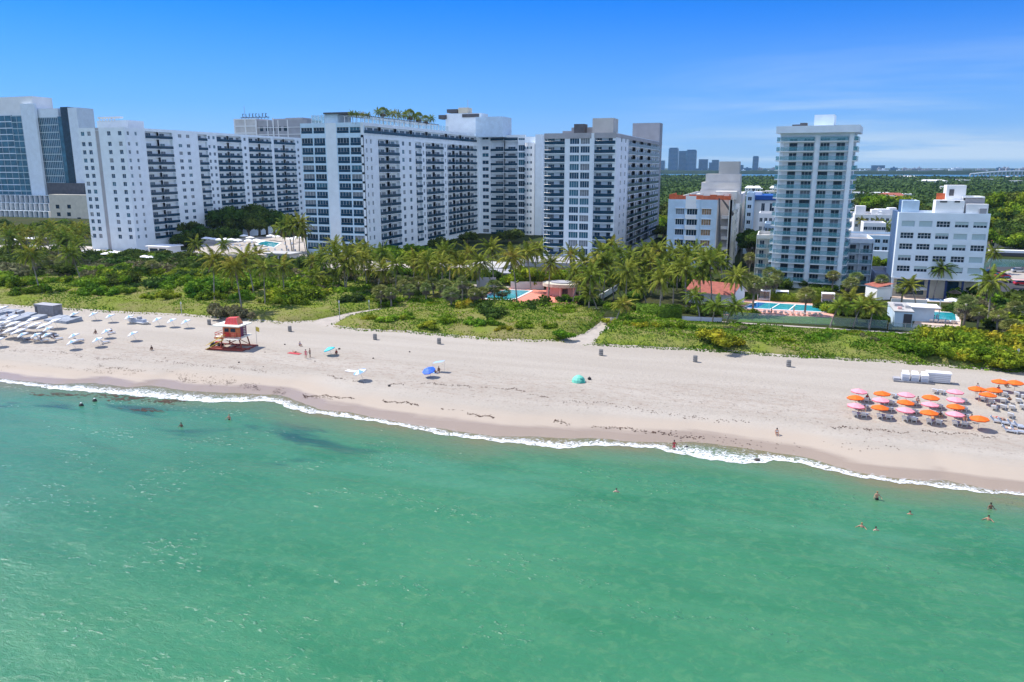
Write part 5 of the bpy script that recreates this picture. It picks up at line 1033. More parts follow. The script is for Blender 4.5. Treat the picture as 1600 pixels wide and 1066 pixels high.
# ---------------------------------------------------------------- palms
def frond(V, Fc, r, base, az, el, L_, droop, lw, npair, fold=.5):
    """a feather leaf: arching midrib with leaflets hanging on both sides"""
    p = np.array(base, float); pts = [p.copy()]; dirs = []
    d = np.array([math.cos(az)*math.cos(el), math.sin(az)*math.cos(el), math.sin(el)]); n = 9
    for i in range(n):
        d = d+np.array([0,0,-droop/n*(.4+1.2*i/n)]); d /= np.linalg.norm(d); p = p+d*L_/n; pts.append(p.copy()); dirs.append(d.copy())
    side = np.array([-math.sin(az), math.cos(az), 0.])
    for i in range(n):            # the rib itself
        k = len(V); w = .035*(1-i/n)+.012; V += [pts[i]-side*w, pts[i]+side*w, pts[i+1]+side*w*.8, pts[i+1]-side*w*.8]; Fc.append((k,k+1,k+2,k+3))
    for q in range(npair):
        t = .14+.86*(q+.5)/npair; f = t*n; i = min(int(f), n-1); c = pts[i]+(pts[i+1]-pts[i])*(f-i); dd = dirs[i]; ll = lw*math.sin(math.pi*min(1, t*.82+.16))**.6*r.uniform(.85,1.1)
        for s in (-1, 1):
            o = side*s*math.cos(fold)+np.array([0,0,-math.sin(fold)-.25*r.random()])+dd*.55; o /= np.linalg.norm(o); k = len(V); wv = dd*(L_/npair*.95)
            V += [c-wv*.5, c+wv*.5, c+o*ll+wv*.25, c+o*ll*.98-wv*.1]; Fc.append((k,k+1,k+2,k+3))
def coconut(seed, h=9., lean=.8, nf=26, L_=4.3):
    r = random.Random(seed); o = root('coconut_palm', (0,0,0)); a = r.uniform(0, 6.28); b = MB(); pts = []; 
    for i in range(8): t = i/7; pts.append((math.cos(a)*lean*(t**1.6-.0)*1., math.sin(a)*lean*t**1.6, h*t))
    top = pts[-1]; pts = [(x-top[0], y-top[1], z) for x, y, z in pts]; b.tube(pts, [.24,.17,.15,.14,.13,.12,.12,.13], 'trunkgrey', 7); smooth(b.obj('trunk', o))
    V = []; Fc = []; rr_ = np.random.default_rng(seed)
    for i in range(nf):
        k = i/nf; az = i*2.399+r.uniform(-.25,.25); el = 1.25-1.75*k+r.uniform(-.12,.12); frond(V, Fc, r, (0,0,h-.05), az, el, L_*r.uniform(.85,1.08), 1.15+.9*k, .74, 26)
    me = npmesh('crown', np.array(V), np.array(Fc), ['palmleaf']); inst('crown', me, o); V = []; Fc = []
    for i in range(4): frond(V, Fc, r, (0,0,h-.2), r.uniform(0,6.28), -.7, L_*.7, 1.2, .4, 14)
    inst('dead_frond', npmesh('dead_frond', np.array(V), np.array(Fc), ['palmold']), o)
    b = MB(); 
    for i in range(6): q = r.uniform(0,6.28); b.lathe([(0,-.14),(.1,-.07),(.12,0),(.08,.1),(0,.14)], 'trunk', 6, Matrix.Translation((.25*math.cos(q),.25*math.sin(q),h-.35)), cap=False)
    b.obj('coconuts', o); return tag(o, None, 'palm tree')
def cabbage(seed, h=5.5, rad=1.6, skirt=1.):
    r = random.Random(seed); o = root('cabbage_palm', (0,0,0)); b = MB(); b.tube([(0,0,0),(.06,.02,h*.5),(0,0,h)], [.2,.17,.19], 'trunkgrey', 7); smooth(b.obj('trunk', o))
    def fan(V, Fc, c, d, R_, nb=9):
        d = Vector(d).normalized(); s = d.cross(Vector((0,0,1))); s = s.normalized() if s.length > .1 else Vector((1,0,0)); u = s.cross(d)
        for j in range(nb):
            a0, a1 = -1.35+2.7*j/nb, -1.35+2.7*(j+.8)/nb; m = (a0+a1)/2; k = len(V); dr = Vector((0,0,-R_*.28))
            f = lambda a, q: c+(d*math.cos(a)+s*math.sin(a))*q*R_+u*.1*math.cos(a*2)
            V.extend([tuple(c+d*.03), tuple(f(a0,.6)), tuple(f(m,1.)+dr*r.uniform(.4,1.4)), tuple(f(a1,.6))]); Fc.append((k,k+1,k+2,k+3))
    V = []; Fc = []
    for i in range(44):
        az = i*2.399; el = 1.4-2.0*i/44; d = Vector((math.cos(az)*math.cos(el), math.sin(az)*math.cos(el), math.sin(el))); fan(V, Fc, Vector((0,0,h))+d*rad*.52*r.uniform(.8,1.1), d, rad*.62)
    inst('crown', npmesh('crown', V, Fc, ['fanleaf']), o); V = []; Fc = []
    for i in range(int(26*skirt)):
        az = i*2.399+.5; el = -.55-r.random()*.6; d = Vector((math.cos(az)*math.cos(el), math.sin(az)*math.cos(el), math.sin(el))); fan(V, Fc, Vector((0,0,h-.25))+d*rad*.45, d+Vector((0,0,-.4)), rad*.6)
    inst('dead_skirt', npmesh('dead_skirt', V, Fc, ['fandead']), o); return tag(o, None, 'palm tree')
CO = [coconut(1,9,.6), coconut(2,9,1.6), coconut(3,8,.4,24,4.1), coconut(4,10,1.2,28,4.5), coconut(5,7,1.9,24,4.)]; COH = [9,9,8,10,7]
CA = [cabbage(11,5.5,1.7), cabbage(12,4.8,1.5,1.4), cabbage(13,6.5,1.55,1.2), cabbage(14,5.,1.9,.6)]; CAH = [5.5,4.8,6.5,5.]
used = set()
def palm(kind, px, py, key, where, base=None, h=None, sc=None):
    r = random.Random(int(px*31+py*7)); src, hs = (CO, COH) if kind == 'c' else (CA, CAH); sc = sc or (r.uniform(1.2, 1.4) if kind == 'a' else None); k = r.randrange(len(src))
    if not base and kind == 'c' and G(px, py, LZ+hs[k])[1] < 184 and px > 480: base = py+34
    if not base and kind == 'a': base = py+28
    if base: 
        k = (3 if not isinstance(base, tuple) and base-py > 40 or isinstance(base, tuple) else 4) if kind == 'c' else r.choice((0,1,3)); gb = G(px if not isinstance(base, tuple) else base[0], base if not isinstance(base, tuple) else base[1], LZ); Hh = onY(px, py, gb[1])[1]-LZ; s = max(.5, min(1.5, Hh/(hs[k]*.99))); x, y = gb
    else:
        s = sc or r.uniform(1.0, 1.2); Hh = hs[k]*s; x, y = G(px, py, LZ+Hh)
    o = copytree(src[k], (x, y, LZ-.02), r.uniform(0, 6.28), s); o['category'] = 'palm tree'; q_ = max(s, 1.0 if kind == 'c' else 1.25)
    if base: o.scale = (q_, q_, s)
    zone(key, o, {'c':'feathery coconut palm','a':'round-headed fan palm'}[kind], where, Hh); return o
def palms(kind, pts, key, where, **k):
    for p in pts: palm(kind, p[0], p[1], key, where, *(p[2:3] if len(p) > 2 else ()), **k)
K = 'palms behind the dune'
palms('c', [(16,362),(40,364),(66,366),(52,360),(84,362),(112,364),(100,360),(126,366),(46,396),(59,379),(97,378),(90,366),(111,396),(78,356),(28,363),(121,358),(6,358),(104,374),(120,380),(131,356),(32,376),(14,370)], K, 'in the grove at the far left')
palms('a', [(70,408),(84,407),(98,410),(60,412),(240,414)], K, 'below the far-left grove')
palms('c', [(309,382,414),(352,382,410),(402,398),(334,406),(366,417),(384,403),(412,417),(441,416)], K, 'before the raised pool terrace')
palms('c', [(434,357,(444,404)),(447,352,(452,405)),(457,354,(463,406)),(469,350,(472,406)),(474,362,(474,404))], K, 'in the tall cluster beside the middle hotel wing')
palms('c', [(490,408),(508,411),(523,398),(541,391),(559,388),(571,393),(538,413),(495,431),(528,426),(551,418),(523,384),(548,402),(567,405),(580,421),(596,396),(598,421)], K, 'in front of the middle hotel wing')
palms('c', [(621,414,470),(668,412),(693,394),(677,425),(704,398),(718,416),(733,396),(751,410),(767,389),(799,403,475),(823,396),(839,390),(742,425),(690,412)], K, 'between middle wing and coral pool deck')
palms('a', [(677,443),(695,446),(655,441),(718,449),(731,450),(754,456),(772,447,474),(785,455,476),(596,455),(612,457),(640,452),(705,458),(742,458)], K, 'along the dune left of the coral pool deck')
palms('c', [(892,398),(912,410),(939,394),(955,385),(964,396),(935,412),(896,425),(921,457),(953,434),(966,443),(980,423),(984,400),(998,416),(1007,391),(1016,409),(1027,391),(1036,418),(1043,405),(1052,396),(1065,391),(1076,400),(1088,391),(1099,400),(1094,425),(1108,409),(1121,398),(1128,410),(1083,463),(973,475),(1034,436),(985,440),(1010,430),(1052,425),(1070,420),(948,412),(905,440),(1000,448),(924,430)], K, 'in the big grove before the art deco hotel')
palms('a', [(1176,443,489),(1158,431),(1201,427),(1207,439),(1195,441),(1257,460,492),(1300,430,456),(1327,443),(1335,433),(1147,440)], K, 'around the long pool')
palms('c', [(1325,466,505),(1343,478),(1354,472),(1309,478),(1362,480),(1150,432)], K, 'right of the long pool'); palms('c', [(1117,478),(1147,478)], K, 'beside the red-roofed cottage', sc=.6)
palms('c', [(1466,419,468),(1418,445),(1549,440),(1548,395,427)], K, 'around the white beach hotel'); palms('a', [(1375,437),(1408,450),(1505,474,512),(1540,452),(1583,478),(1557,492),(1577,508),(1594,487),(1526,488)], K, 'right of the small hotel pool')
palms('c', [(1346,345),(1385,352),(1372,348),(1392,360)], K, 'on the blocks behind the slim tower', sc=.9); palms('a', [(1176,388),(1170,402)], K, 'in the gap right of the art deco hotel')
# roof garden palms
r3 = random.Random(9)
for i, (px, py) in enumerate(((549,174),(557,173),(566,174),(575,175),(590,170),(598,169),(606,172),(615,173),(623,175),(632,175),(640,174),(648,177),(654,178),(665,182),(674,181))):
    Yq, zq = onX(px, py, -151); hgt = zq-(51.7)-1.2; k = r3.randrange(4); src = CA if r3.random() < .5 else CO; hs = CAH if src is CA else COH; s = max(.38, hgt/hs[k])
    o = copytree(src[k], (-151, Yq, 51.7), r3.uniform(0,6), s); o['category'] = 'palm tree'; zone('roof garden palms', o, 'small palm', 'on the roof of the middle hotel wing', hgt)
for c in CO+CA:    # the originals stand in the groves too
    pass
spots_ = [(505,396),(650,408),(1060,410),(860,412),(18,384)]
for o, (px, py), h in zip(CO, spots_, COH): x, y = G(px, py, LZ+h); o.location = (x, y, LZ); zone(K, o, 'feathery coconut palm', 'standing at the back of the palm groves', h)
for o, (px, py), h in zip(CA, [(630,445),(665,450),(722,440),(1215,432)], CAH): x, y = G(px, py, LZ+h); o.location = (x, y, LZ); zone(K, o, 'round-headed fan palm', 'standing at the back of the fan palms', h)
# ---------------------------------------------------------------- shrubs and trees
def shrubmesh(seed, lobes, rad, n, size, m, flat=.7): V, Q = blob(lobes, rad, n, size, seed, flat); return npmesh('foliage', V, Q, [m])
BM = {m: [shrubmesh(100+i+17*j, 8+2*i, 1., 1500, .10, m, .75) for i in range(3)] for j, m in enumerate(('bushgreen','bushdark','bushyellow','bushgrey','scrub'))}
def bush(px, py, rad, m, key, kind, where, z=LZ, hs=.75):
    g0 = G(px, py, z+.2); r = random.Random(int(px*13+py*5)); o = bpy.data.objects.new('shrub', r.choice(BM[m])); link(o); zd = float(dune_z(np.array(g0[0]), np.array(g0[1]))) if g0[1] < float(Yback(np.array(g0[0]))) and z == LZ else z; g0 = G(px, py, zd+.2); o.location = (g0[0], g0[1], zd-.1); s = rad*1.25; o.scale = (s*r.uniform(.9,1.25), s*r.uniform(.85,1.1), s*hs*r.uniform(.95,1.35)); o.rotation_euler.z = r.uniform(0,6.28); tag(o, None, 'shrub'); zone(key, o, kind, where); return o
rb_ = random.Random(21); KS = 'shrubs behind the dune'
nm = {'bushgreen':'bright green shrub','bushdark':'dark green shrub','bushyellow':'yellow-green sea grape shrub','bushgrey':'grey-green shrub','scrub':'low green shrub'}
def row(px0, px1, py0, py1, step, rad, ms, where, jy=3):
    px = px0
    while px < px1:
        t = (px-px0)/(px1-px0); m = rb_.choice(ms); bush(px+rb_.uniform(-.3,.3)*step, py0+(py1-py0)*t+rb_.uniform(-jy,jy), rad*rb_.uniform(.7,1.25), m, KS, nm[m], where); px += step*rb_.uniform(.8,1.2)
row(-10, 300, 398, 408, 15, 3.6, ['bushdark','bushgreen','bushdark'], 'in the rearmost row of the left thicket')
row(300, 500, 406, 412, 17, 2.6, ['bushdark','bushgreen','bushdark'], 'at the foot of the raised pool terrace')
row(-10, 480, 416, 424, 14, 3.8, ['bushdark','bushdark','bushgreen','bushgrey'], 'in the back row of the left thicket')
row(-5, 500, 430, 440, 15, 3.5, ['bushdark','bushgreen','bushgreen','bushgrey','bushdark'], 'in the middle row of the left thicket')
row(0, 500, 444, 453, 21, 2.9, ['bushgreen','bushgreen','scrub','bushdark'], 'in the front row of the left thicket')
row(40, 500, 456, 474, 34, 2.0, ['bushgreen','scrub','bushgreen'], 'standing alone on the left dune', 5)
row(490, 640, 434, 450, 16, 3.0, ['bushdark','bushdark','bushgrey'], 'under the middle palms')
row(490, 640, 456, 464, 20, 2.3, ['bushdark','bushgreen','bushgrey'], 'at the inland edge of the middle dune')
row(600, 720, 402, 410, 16, 4.2, ['bushdark','bushgreen'], 'behind the middle palms below the hotel wing', 2)
row(640, 850, 428, 446, 18, 2.8, ['bushdark','bushdark','bushgreen'], 'among the palms left of the podium')
row(560, 890, 470, 486, 21, 1.8, ['bushgreen','bushyellow','bushdark','scrub'], 'along the crest of the middle dune')
row(880, 1140, 438, 452, 17, 3.0, ['bushdark','bushdark','bushgreen'], 'under the big palm grove')
row(880, 990, 470, 486, 15, 2.0, ['bushdark','bushgreen','bushdark'], 'beside the sandy path below the palm grove')
row(1070, 1170, 486, 492, 14, 1.8, ['bushdark','bushgreen'], 'between cottage and long pool')
row(580, 900, 497, 520, 30, 1.5, ['bushgreen','bushyellow','scrub'], 'on the seaward slope of the middle dune', 5)
row(960, 1440, 508, 540, 30, 1.4, ['bushgreen','bushyellow','scrub','bushgrey'], 'on the dune in front of the long pool', 8)
row(1300, 1390, 484, 500, 13, 1.9, ['bushdark','bushgreen'], 'between long pool and white bar building')
row(1185, 1330, 446, 452, 16, 2.0, ['bushdark','bushgreen'], 'at the foot of the slim tower', 1.5)
row(1500, 1610, 462, 480, 12, 3.4, ['bushgreen','bushgreen','bushdark'], 'in the garden right of the small hotel pool')
row(1495, 1610, 488, 512, 12, 3.2, ['bushgreen','bushdark','bushgrey'], 'in the second row right of the small hotel pool')
row(1462, 1610, 532, 545, 13, 2.9, ['bushyellow','bushyellow','bushyellow','bushgreen'], 'on the golden mound at the right')
row(1430, 1620, 548, 568, 16, 2.0, ['bushgreen','scrub','bushyellow'], 'at the foot of the golden mound', 3)
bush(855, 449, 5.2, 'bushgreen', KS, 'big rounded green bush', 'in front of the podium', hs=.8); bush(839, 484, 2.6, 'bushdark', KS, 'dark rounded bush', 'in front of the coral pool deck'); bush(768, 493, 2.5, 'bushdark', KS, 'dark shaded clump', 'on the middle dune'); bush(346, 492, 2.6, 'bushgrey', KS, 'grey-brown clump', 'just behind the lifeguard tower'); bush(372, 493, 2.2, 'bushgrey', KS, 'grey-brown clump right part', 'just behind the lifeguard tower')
bush(470, 466, 4.4, 'bushgreen', KS, 'big dome-shaped bush', 'on the dune left of the sandy path'); bush(400, 452, 4.2, 'bushgreen', KS, 'smooth dome-shaped bush', 'at the centre of the left dune'); bush(330, 458, 4.0, 'bushgreen', KS, 'wide leafy mound', 'inland of the lifeguard tower'); bush(1126, 536, 2.6, 'bushyellow', KS, 'bright yellow-green clump', 'on the dune right of the sandy path')
def tree(px, py, Y, rad, m, key, kind, where):
    x, z = onY(px, py, Y); h = max(z-LZ, rad*1.4); o = root('broadleaf_tree', (x, Y, LZ)); r = random.Random(int(px*3+py)); b = MB(); b.tube([(0,0,0),(.2,.1,h*.35),(0,0,h*.7)], [rad*.1,rad*.07,rad*.04], 'trunk', 6)
    for q in range(3): a = r.uniform(0,6.28); b.tube([(.1,0,h*.35),(rad*.5*math.cos(a),rad*.5*math.sin(a),h*.75)], [rad*.05,rad*.02], 'trunk', 5)
    b.obj('trunk', o); c = inst('crown', r.choice(TM[m]), o, (0,0,h-rad*1.0), r.uniform(0,6.28), (rad,rad,rad*.9)); tag(o, None, 'tree'); zone(key, o, kind, where, h)
TM = {m: [shrubmesh(300+i+11*j, 11, 1., 1700, .095, m, .8) for i in range(3)] for j, m in enumerate(('treegreen','bushdark','bushgreen'))}
KT = 'broadleaf trees behind the hotels'
for px, py, Y, rad, m in ((1038,345,420,7,'bushgreen'),(1046,360,400,6,'bushgreen'),(1036,375,380,6,'treegreen'),(1042,330,480,9,'treegreen')): tree(px, py, Y, rad, m, KT, 'leafy tree', 'in the gap left of the art deco hotel')
rt_ = random.Random(31)
for i in range(30):
    px = rt_.uniform(1548, 1640); Y = rt_.uniform(350, 470); py = 262+34*1150/Y*.5; m = rt_.choice(['treegreen','treegreen','bushdark','bushgreen']); tree(px, 300+ (470-Y)*.62+rt_.uniform(-5,5), Y, rt_.uniform(5,8.5), m, KT, 'spreading tree', 'on the far canal bank at the right')
for i in range(16): tree(rt_.uniform(1345,1415), 308+rt_.uniform(-6,8), rt_.uniform(465,540), rt_.uniform(6,9), rt_.choice(['treegreen','bushdark','bushgreen']), KT, 'spreading tree', 'behind the low white blocks right of the slim tower')
for i in range(9): tree(1183+i*4.5, 318+rt_.uniform(-2,2), rt_.uniform(400,460), rt_.uniform(5,8), 'treegreen', KT, 'dark leafy tree', 'behind the blue roof building')
for i in range(10): tree(rt_.uniform(1168,1216), 361+rt_.uniform(-4,6), rt_.uniform(262,285), rt_.uniform(3,4.5), 'bushdark', KT, 'dark shade tree', 'in the gap left of the slim tower')
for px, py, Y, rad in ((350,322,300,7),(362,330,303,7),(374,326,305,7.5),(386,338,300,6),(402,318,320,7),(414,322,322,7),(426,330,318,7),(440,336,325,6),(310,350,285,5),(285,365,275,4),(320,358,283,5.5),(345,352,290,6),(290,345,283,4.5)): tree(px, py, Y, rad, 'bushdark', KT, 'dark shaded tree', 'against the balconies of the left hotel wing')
for px, py, Y, rad, m in ((643,392,235,5,'bushgreen'),(660,394,238,4.5,'bushgreen'),(690,383,300,4,'bushdark'),(730,382,330,4,'bushdark'),(795,385,335,5,'bushdark'),(655,402,228,4.5,'bushgreen')): tree(px, py, Y, rad, m, KT, 'rounded tree', 'at the foot of the middle hotel wing')
for i in range(14): tree(rt_.uniform(-10,140), 366+rt_.uniform(-2,8), rt_.uniform(290,330), rt_.uniform(3,4.5), rt_.choice(['treegreen','bushdark','bushgreen']), KT, 'garden tree', 'in front of the far-left glass hotel')
for i in range(4): tree((1365,1372,1395,1358)[i], (402,405,404,398)[i], 285, 2.8, 'bushgreen', KT, 'small tree', 'on the canal bank left of the beach hotel')
person_later = []
# ---------------------------------------------------------------- umbrellas and loungers
def umbrella(name, m1, m2, rim, rad=1.2, h=2.0, valance=True, tilt=None, n=8, peak=.42):
    o = root(name, (0,0,0)); b = MB(); b.tube([(0,0,0),(0,0,h+.05)], .025, 'metal', 6); b.obj('pole', o); b = MB(); P = [(rad*math.cos(2*math.pi*(i+.5)/n), rad*math.sin(2*math.pi*(i+.5)/n)) for i in range(n)]
    for i in range(n):
        a, c = P[i], P[(i+1)%n]; m = m1 if i%2 == 0 else m2; z0 = h-peak+.05
        b.add([(0,0,h),(a[0]*.5,a[1]*.5,h-peak*.42),(c[0]*.5,c[1]*.5,h-peak*.42)], [(0,1,2)], m); b.add([(a[0]*.5,a[1]*.5,h-peak*.42),(a[0],a[1],z0-.05),(c[0],c[1],z0-.05),(c[0]*.5,c[1]*.5,h-peak*.42)], [(0,1,2,3)], m)
        if valance: b.add([(a[0],a[1],z0-.05),(a[0],a[1],z0-.2),(c[0],c[1],z0-.2),(c[0],c[1],z0-.05)], [(0,1,2,3)], rim)
    c = b.obj('canopy', o); b = MB(); b.lathe([(.05,h),(.03,h+.08),(.0,h+.12)], 'metal', 6, cap=False); b.obj('finial', o); return tag(o, None, 'umbrella')
UM = {'orange': umbrella('beach_umbrella','orange','orange','orangerim'), 'pink': umbrella('beach_umbrella','pink','pink','pinkrim'), 'white': umbrella('beach_umbrella','fabricwhite','fabricwhite','fabricwhite',1.65,2.2), 'bluewhite': umbrella('beach_umbrella','fabricblue','fabricwhite','fabricwhite',1.15,2.0), 'cream': umbrella('patio_umbrella','fabricwhite','fabricwhite','creamboard',1.9,2.7,peak=.6), 'royal': umbrella('beach_umbrella','royal','royal','royal',1.15,1.7), 'cyan': umbrella('beach_umbrella','cyan','cyan','cyan',1.1,1.7), 'straw': umbrella('patio_umbrella','palmold','fandead','fandead',1.7,2.7,peak=.7)}
UH = {'orange':1.8,'pink':1.8,'white':2.0,'bluewhite':1.8,'cream':2.4,'royal':1.5,'cyan':1.5,'straw':2.3}
fresh = set(UM)
bz = lambda x, y: float(beach_z(np.array(float(x)), np.array(float(y))))
def umb(kind, px, py, key, what, where, z=None, tilt=None, rz=None):
    r = random.Random(int(px*7+py*3)); z0 = 1.75 if z is None else z; x, y = G(px, py, z0+UH[kind]); zz0 = bz(x, y) if z is None else z
    o = UM[kind] if kind in fresh else copytree(UM[kind], (0,0,0)); fresh.discard(kind)
    if kind not in UMK: UMK[kind] = True
    o.location = (x, y, zz0-.02); o.rotation_euler = (r.uniform(-.04,.04), r.uniform(-.04,.04), r.uniform(0,.78) if rz is None else rz)
    if tilt: o.rotation_euler = (tilt[0], tilt[1], 0)
    zone(key, o, what, where, 1.8); return x, y
UMK = {}
for k in UM: KIDS[UM[k].name] = {'kids': [c for c in S.collection.objects if c.parent == UM[k]]}
def lounger_mesh():
    o = root('sun_lounger', (0,0,0)); b = MB(); b.box(-.33,.33,-.95,.45,.26,.31,'plasticwhite')
    for x in (-.3,.3):
        for y in (-.85,.4): b.box(x-.03,x+.03,y-.03,y+.03,0,.259,'plasticwhite')
    b.obj('frame', o); b = MB(); b.box(-.31,.31,-.93,.43,.315,.39,'mattress'); b.obj('mattress', o); b = MB(); M = Matrix.Translation((0,.45,.33)) @ Matrix.Rotation(R(48),4,'X'); b.box(-.31,.31,0,.72,0,.08,'mattress',M); b.box(-.34,.34,0,.74,-.05,-.003,'plasticwhite',M); b.obj('backrest', o); return tag(o, None, 'sun lounger')
LG = [lounger_mesh()]; LG0 = LG[0]; first_l = [True]
def lounger(px, py, key, where, rz=0., what='grey sun lounger'):
    x, y = G(px, py, 1.75); o = LG0 if first_l[0] else copytree(LG0, (0,0,0)); first_l[0] = False; o.location = (x, y, bz(x, y)); o.rotation_euler = (0,0,rz); zone(key, o, what, where, .3); return x, y
KIDS[LG0.name] = {'kids': [c for c in S.collection.objects if c.parent == LG0]}
q = lambda x, y: (1290+x/4.845, 560+y/4.845)
cols_ = [[('pink',252,232),('orange',233,278),('pink',228,332)],[('orange',433,250),('pink',420,295),('orange',415,347)],[('pink',612,258),('orange',607,312),('pink',605,365)],[('orange',798,278),('pink',793,328),('orange',790,383)],[('pink',983,240),('pink',985,296),('orange',990,345),('pink',985,397)]]
names = ['first','second','third','fourth','fifth']; rown = ['back','middle','front']; 
for ci, col in enumerate(cols_):
    n = len(col)
    for ri, (k, x, y) in enumerate(col):
        p = q(x, y); rn = (['back','second','third','front'] if n == 4 else rown)[ri]
        wx, wy = umb(k, *p, 'umbrellas of the orange and pink rental area', f'{k} beach umbrella at the {rn} of the {names[ci]} column', 'from the left')
        for s in (-.75, .35):
            o = LG0 if first_l[0] else copytree(LG0, (0,0,0)); first_l[0] = False; o.location = (wx+s+1.0, wy+.1, bz(wx, wy)); o.rotation_euler.z = math.pi-.35+.1*s; zone('loungers under the orange and pink umbrellas', o, f'grey sun lounger in the {rn} row', 'under the orange and pink umbrellas', .3)
for i, (x, y, w) in enumerate(((1172,427,'standing alone in front near the right edge'),(1322,165,'left of the rearmost pair at right'),(1438,172,'right of the rearmost pair at right'),(1148,217,'leftmost of the three-umbrella cluster at right'),(1278,227,'rear right of the three-umbrella cluster at right'),(1230,262,'front of the three-umbrella cluster at right'))):
    umb('orange', *q(x, y), 'umbrellas of the orange and pink rental area', 'orange beach umbrella', w)
for x, y in ((1355,285),(1345,335),(1410,385),(1345,380),(1460,335),(1445,285),(1500,305),(1190,320),(1255,340),(1275,385),(830,262),(880,268),(515,292),(1350,190),(1420,205),(1490,380),(1300,270),(1400,440),(650,455)):
    lounger(*q(x, y), 'free loungers at the right edge', 'in the open area by the orange and pink umbrellas', math.pi-.35)
for x, y in ((1300,478),(1360,492),(1430,505),(1480,520),(1395,545),(1460,550)): lounger(*q(x, y), 'free loungers at the right edge', 'in the front row at the lower right', math.pi/2-.3, 'flat sun lounger')
# white and blue-white umbrellas, left
q8 = lambda x, y: (x/6.66, 460+y/6.66)
for x, y in ((40,130),(155,225),(15,280),(70,275),(160,285),(255,295),(360,245),(380,295),(130,345),(220,355),(480,305),(590,260),(-30,250),(-40,330)): umb('white', *q8(x, y), 'white umbrellas at the left', 'tilted white beach umbrella', 'in the left beach club group', tilt=(.10,-.34))
for x, y in ((530,335),(265,388),(405,393),(515,393),(15,430),(780,460),(800,400),(1045,440)): umb('bluewhite', *q8(x, y), 'blue and white umbrellas at the left', 'blue-white striped umbrella', 'in the front of the left beach club', tilt=(.15,-.40))
for p in ((120,488.5),(150,488.5),(176,491.5),(206,493),(249.6,497),(272.4,498.5),(294.6,500)): umb('bluewhite', *p, 'blue and white umbrellas at the left', 'blue-white umbrella', 'in the spaced rear line behind the shoreline', tilt=(.15,-.40))
for p in ((171,514),(212,518)): umb('bluewhite', *p, 'blue and white umbrellas at the left', 'blue-white umbrella with sunbathers', 'standing between the rear line and the water', tilt=(.15,-.40))
for x, y in ((30,330),(75,325),(165,335),(210,330),(250,340),(120,395),(240,405),(20,400),(560,425),(420,440),(270,450),(600,455),(1150,400),(1090,490),(820,470),(45,300),(180,240),(100,240),(380,460),(450,470)): lounger(*q8(x, y+10), 'loungers at the left beach club', 'in the left beach club', math.pi-.3)
x, y = G(518, 541.5, 3.2); umb('cyan', 518, 541.5, 'u1', 'small cyan beach umbrella', 'tilted beside a seated person in mid-beach', tilt=(.1,-.35)); umb('royal', 673, 572.5, 'u2', 'royal blue beach umbrella', 'with a pale shade beside it in mid-beach', tilt=(.35,-.15)); umb('bluewhite', 567, 573, 'u3', 'small pale blue umbrella', 'beside a white towel left of the royal blue one', tilt=(.2,-.3), z=None)
# patio umbrellas: hotel terraces
for x, y in ((418,865),(440,868),(470,872),(500,875),(540,872),(580,875),(620,878),(660,850),(690,880),(740,878),(770,885),(700,862),(830,850),(870,855),(960,870),(1000,860)): umb('cream', 220+x/4.1, 160+y/4.1, 'umbrellas on the raised pool terrace', 'white parasol', 'on the raised pool terrace between the wings', z=4.66)
for x, y in ((450,237),(530,240),(600,238),(650,258),(705,247),(790,248),(830,252),(110,215),(160,218),(60,222),(200,210),(680,252),(740,250),(890,275),(930,280)): umb('cream', x/3.947, 330+y/3.947, 'umbrellas at the beach club of the left hotel', 'white parasol', 'at the foot of the left hotel wing', z=LZ+.1)
qc = lambda x, y: (1370+x/6.957, 420+y/6.957)
for i, (k, x, y) in enumerate((('cream',225,190),('cream',320,200),('cream',400,212),('cream',485,205),('straw',480,165),('cream',890,220),('cream',1010,228),('cream',1090,222),('straw',855,185),('straw',850,245),('cream',820,330))): umb(k, *qc(x, y), 'parasols on the beach hotel terrace', ('straw' if k == 'straw' else 'cream')+' parasol', 'on the terrace of the white beach hotel', z=LZ+.1)
for k in fresh.copy(): 
    o = UM[k]; o.location = (*G(1400, 470, LZ), LZ); zone('parasols on the beach hotel terrace', o, 'parasol', 'at the back of the beach hotel terrace', 2)
for i in range(36):
    px = 340+(i%12)*10.5+(i//12)*3; py = 378.5+(i//12)*5.5+(i%12)*.35
    if 396 < px < 442 and py < 390: continue
    x, y = G(px, py, 4.7); o = copytree(LG0, (x, y, 4.66), .3+(i//12)*.2); zone('loungers on the raised pool terrace', o, 'white-framed lounger', 'on the raised pool terrace between the wings', .3)
for i in range(13):
    for (xa, ya, xb, yb, wh) in ((1176,489,1282,494.5,'on the pink deck in front of the long pool'),(1455,504,1492,506,'beside the small beach hotel pool')):
        if wh[3] != 't' and i > 6 and 'small' in wh: continue
        n = 12. if 'long' in wh else 6.; x, y = G(xa+(xb-xa)*i/n, ya+(yb-ya)*i/n, LZ); o = copytree(LG0, (x, y, LZ+.06), 2.9+.2*(i%3)); zone('pool loungers', o, 'small sun lounger', wh, .3)
for i, (px, py, m_) in enumerate(((1458,502,'clothblack'),(1463,502.5,'clothblue'),(1441,499,'clothred'),(1240,490,'clothred'),(1205,492,'clothblack'),(1437,496,'clothwhite'))): person_later.append((px, py, m_, i))
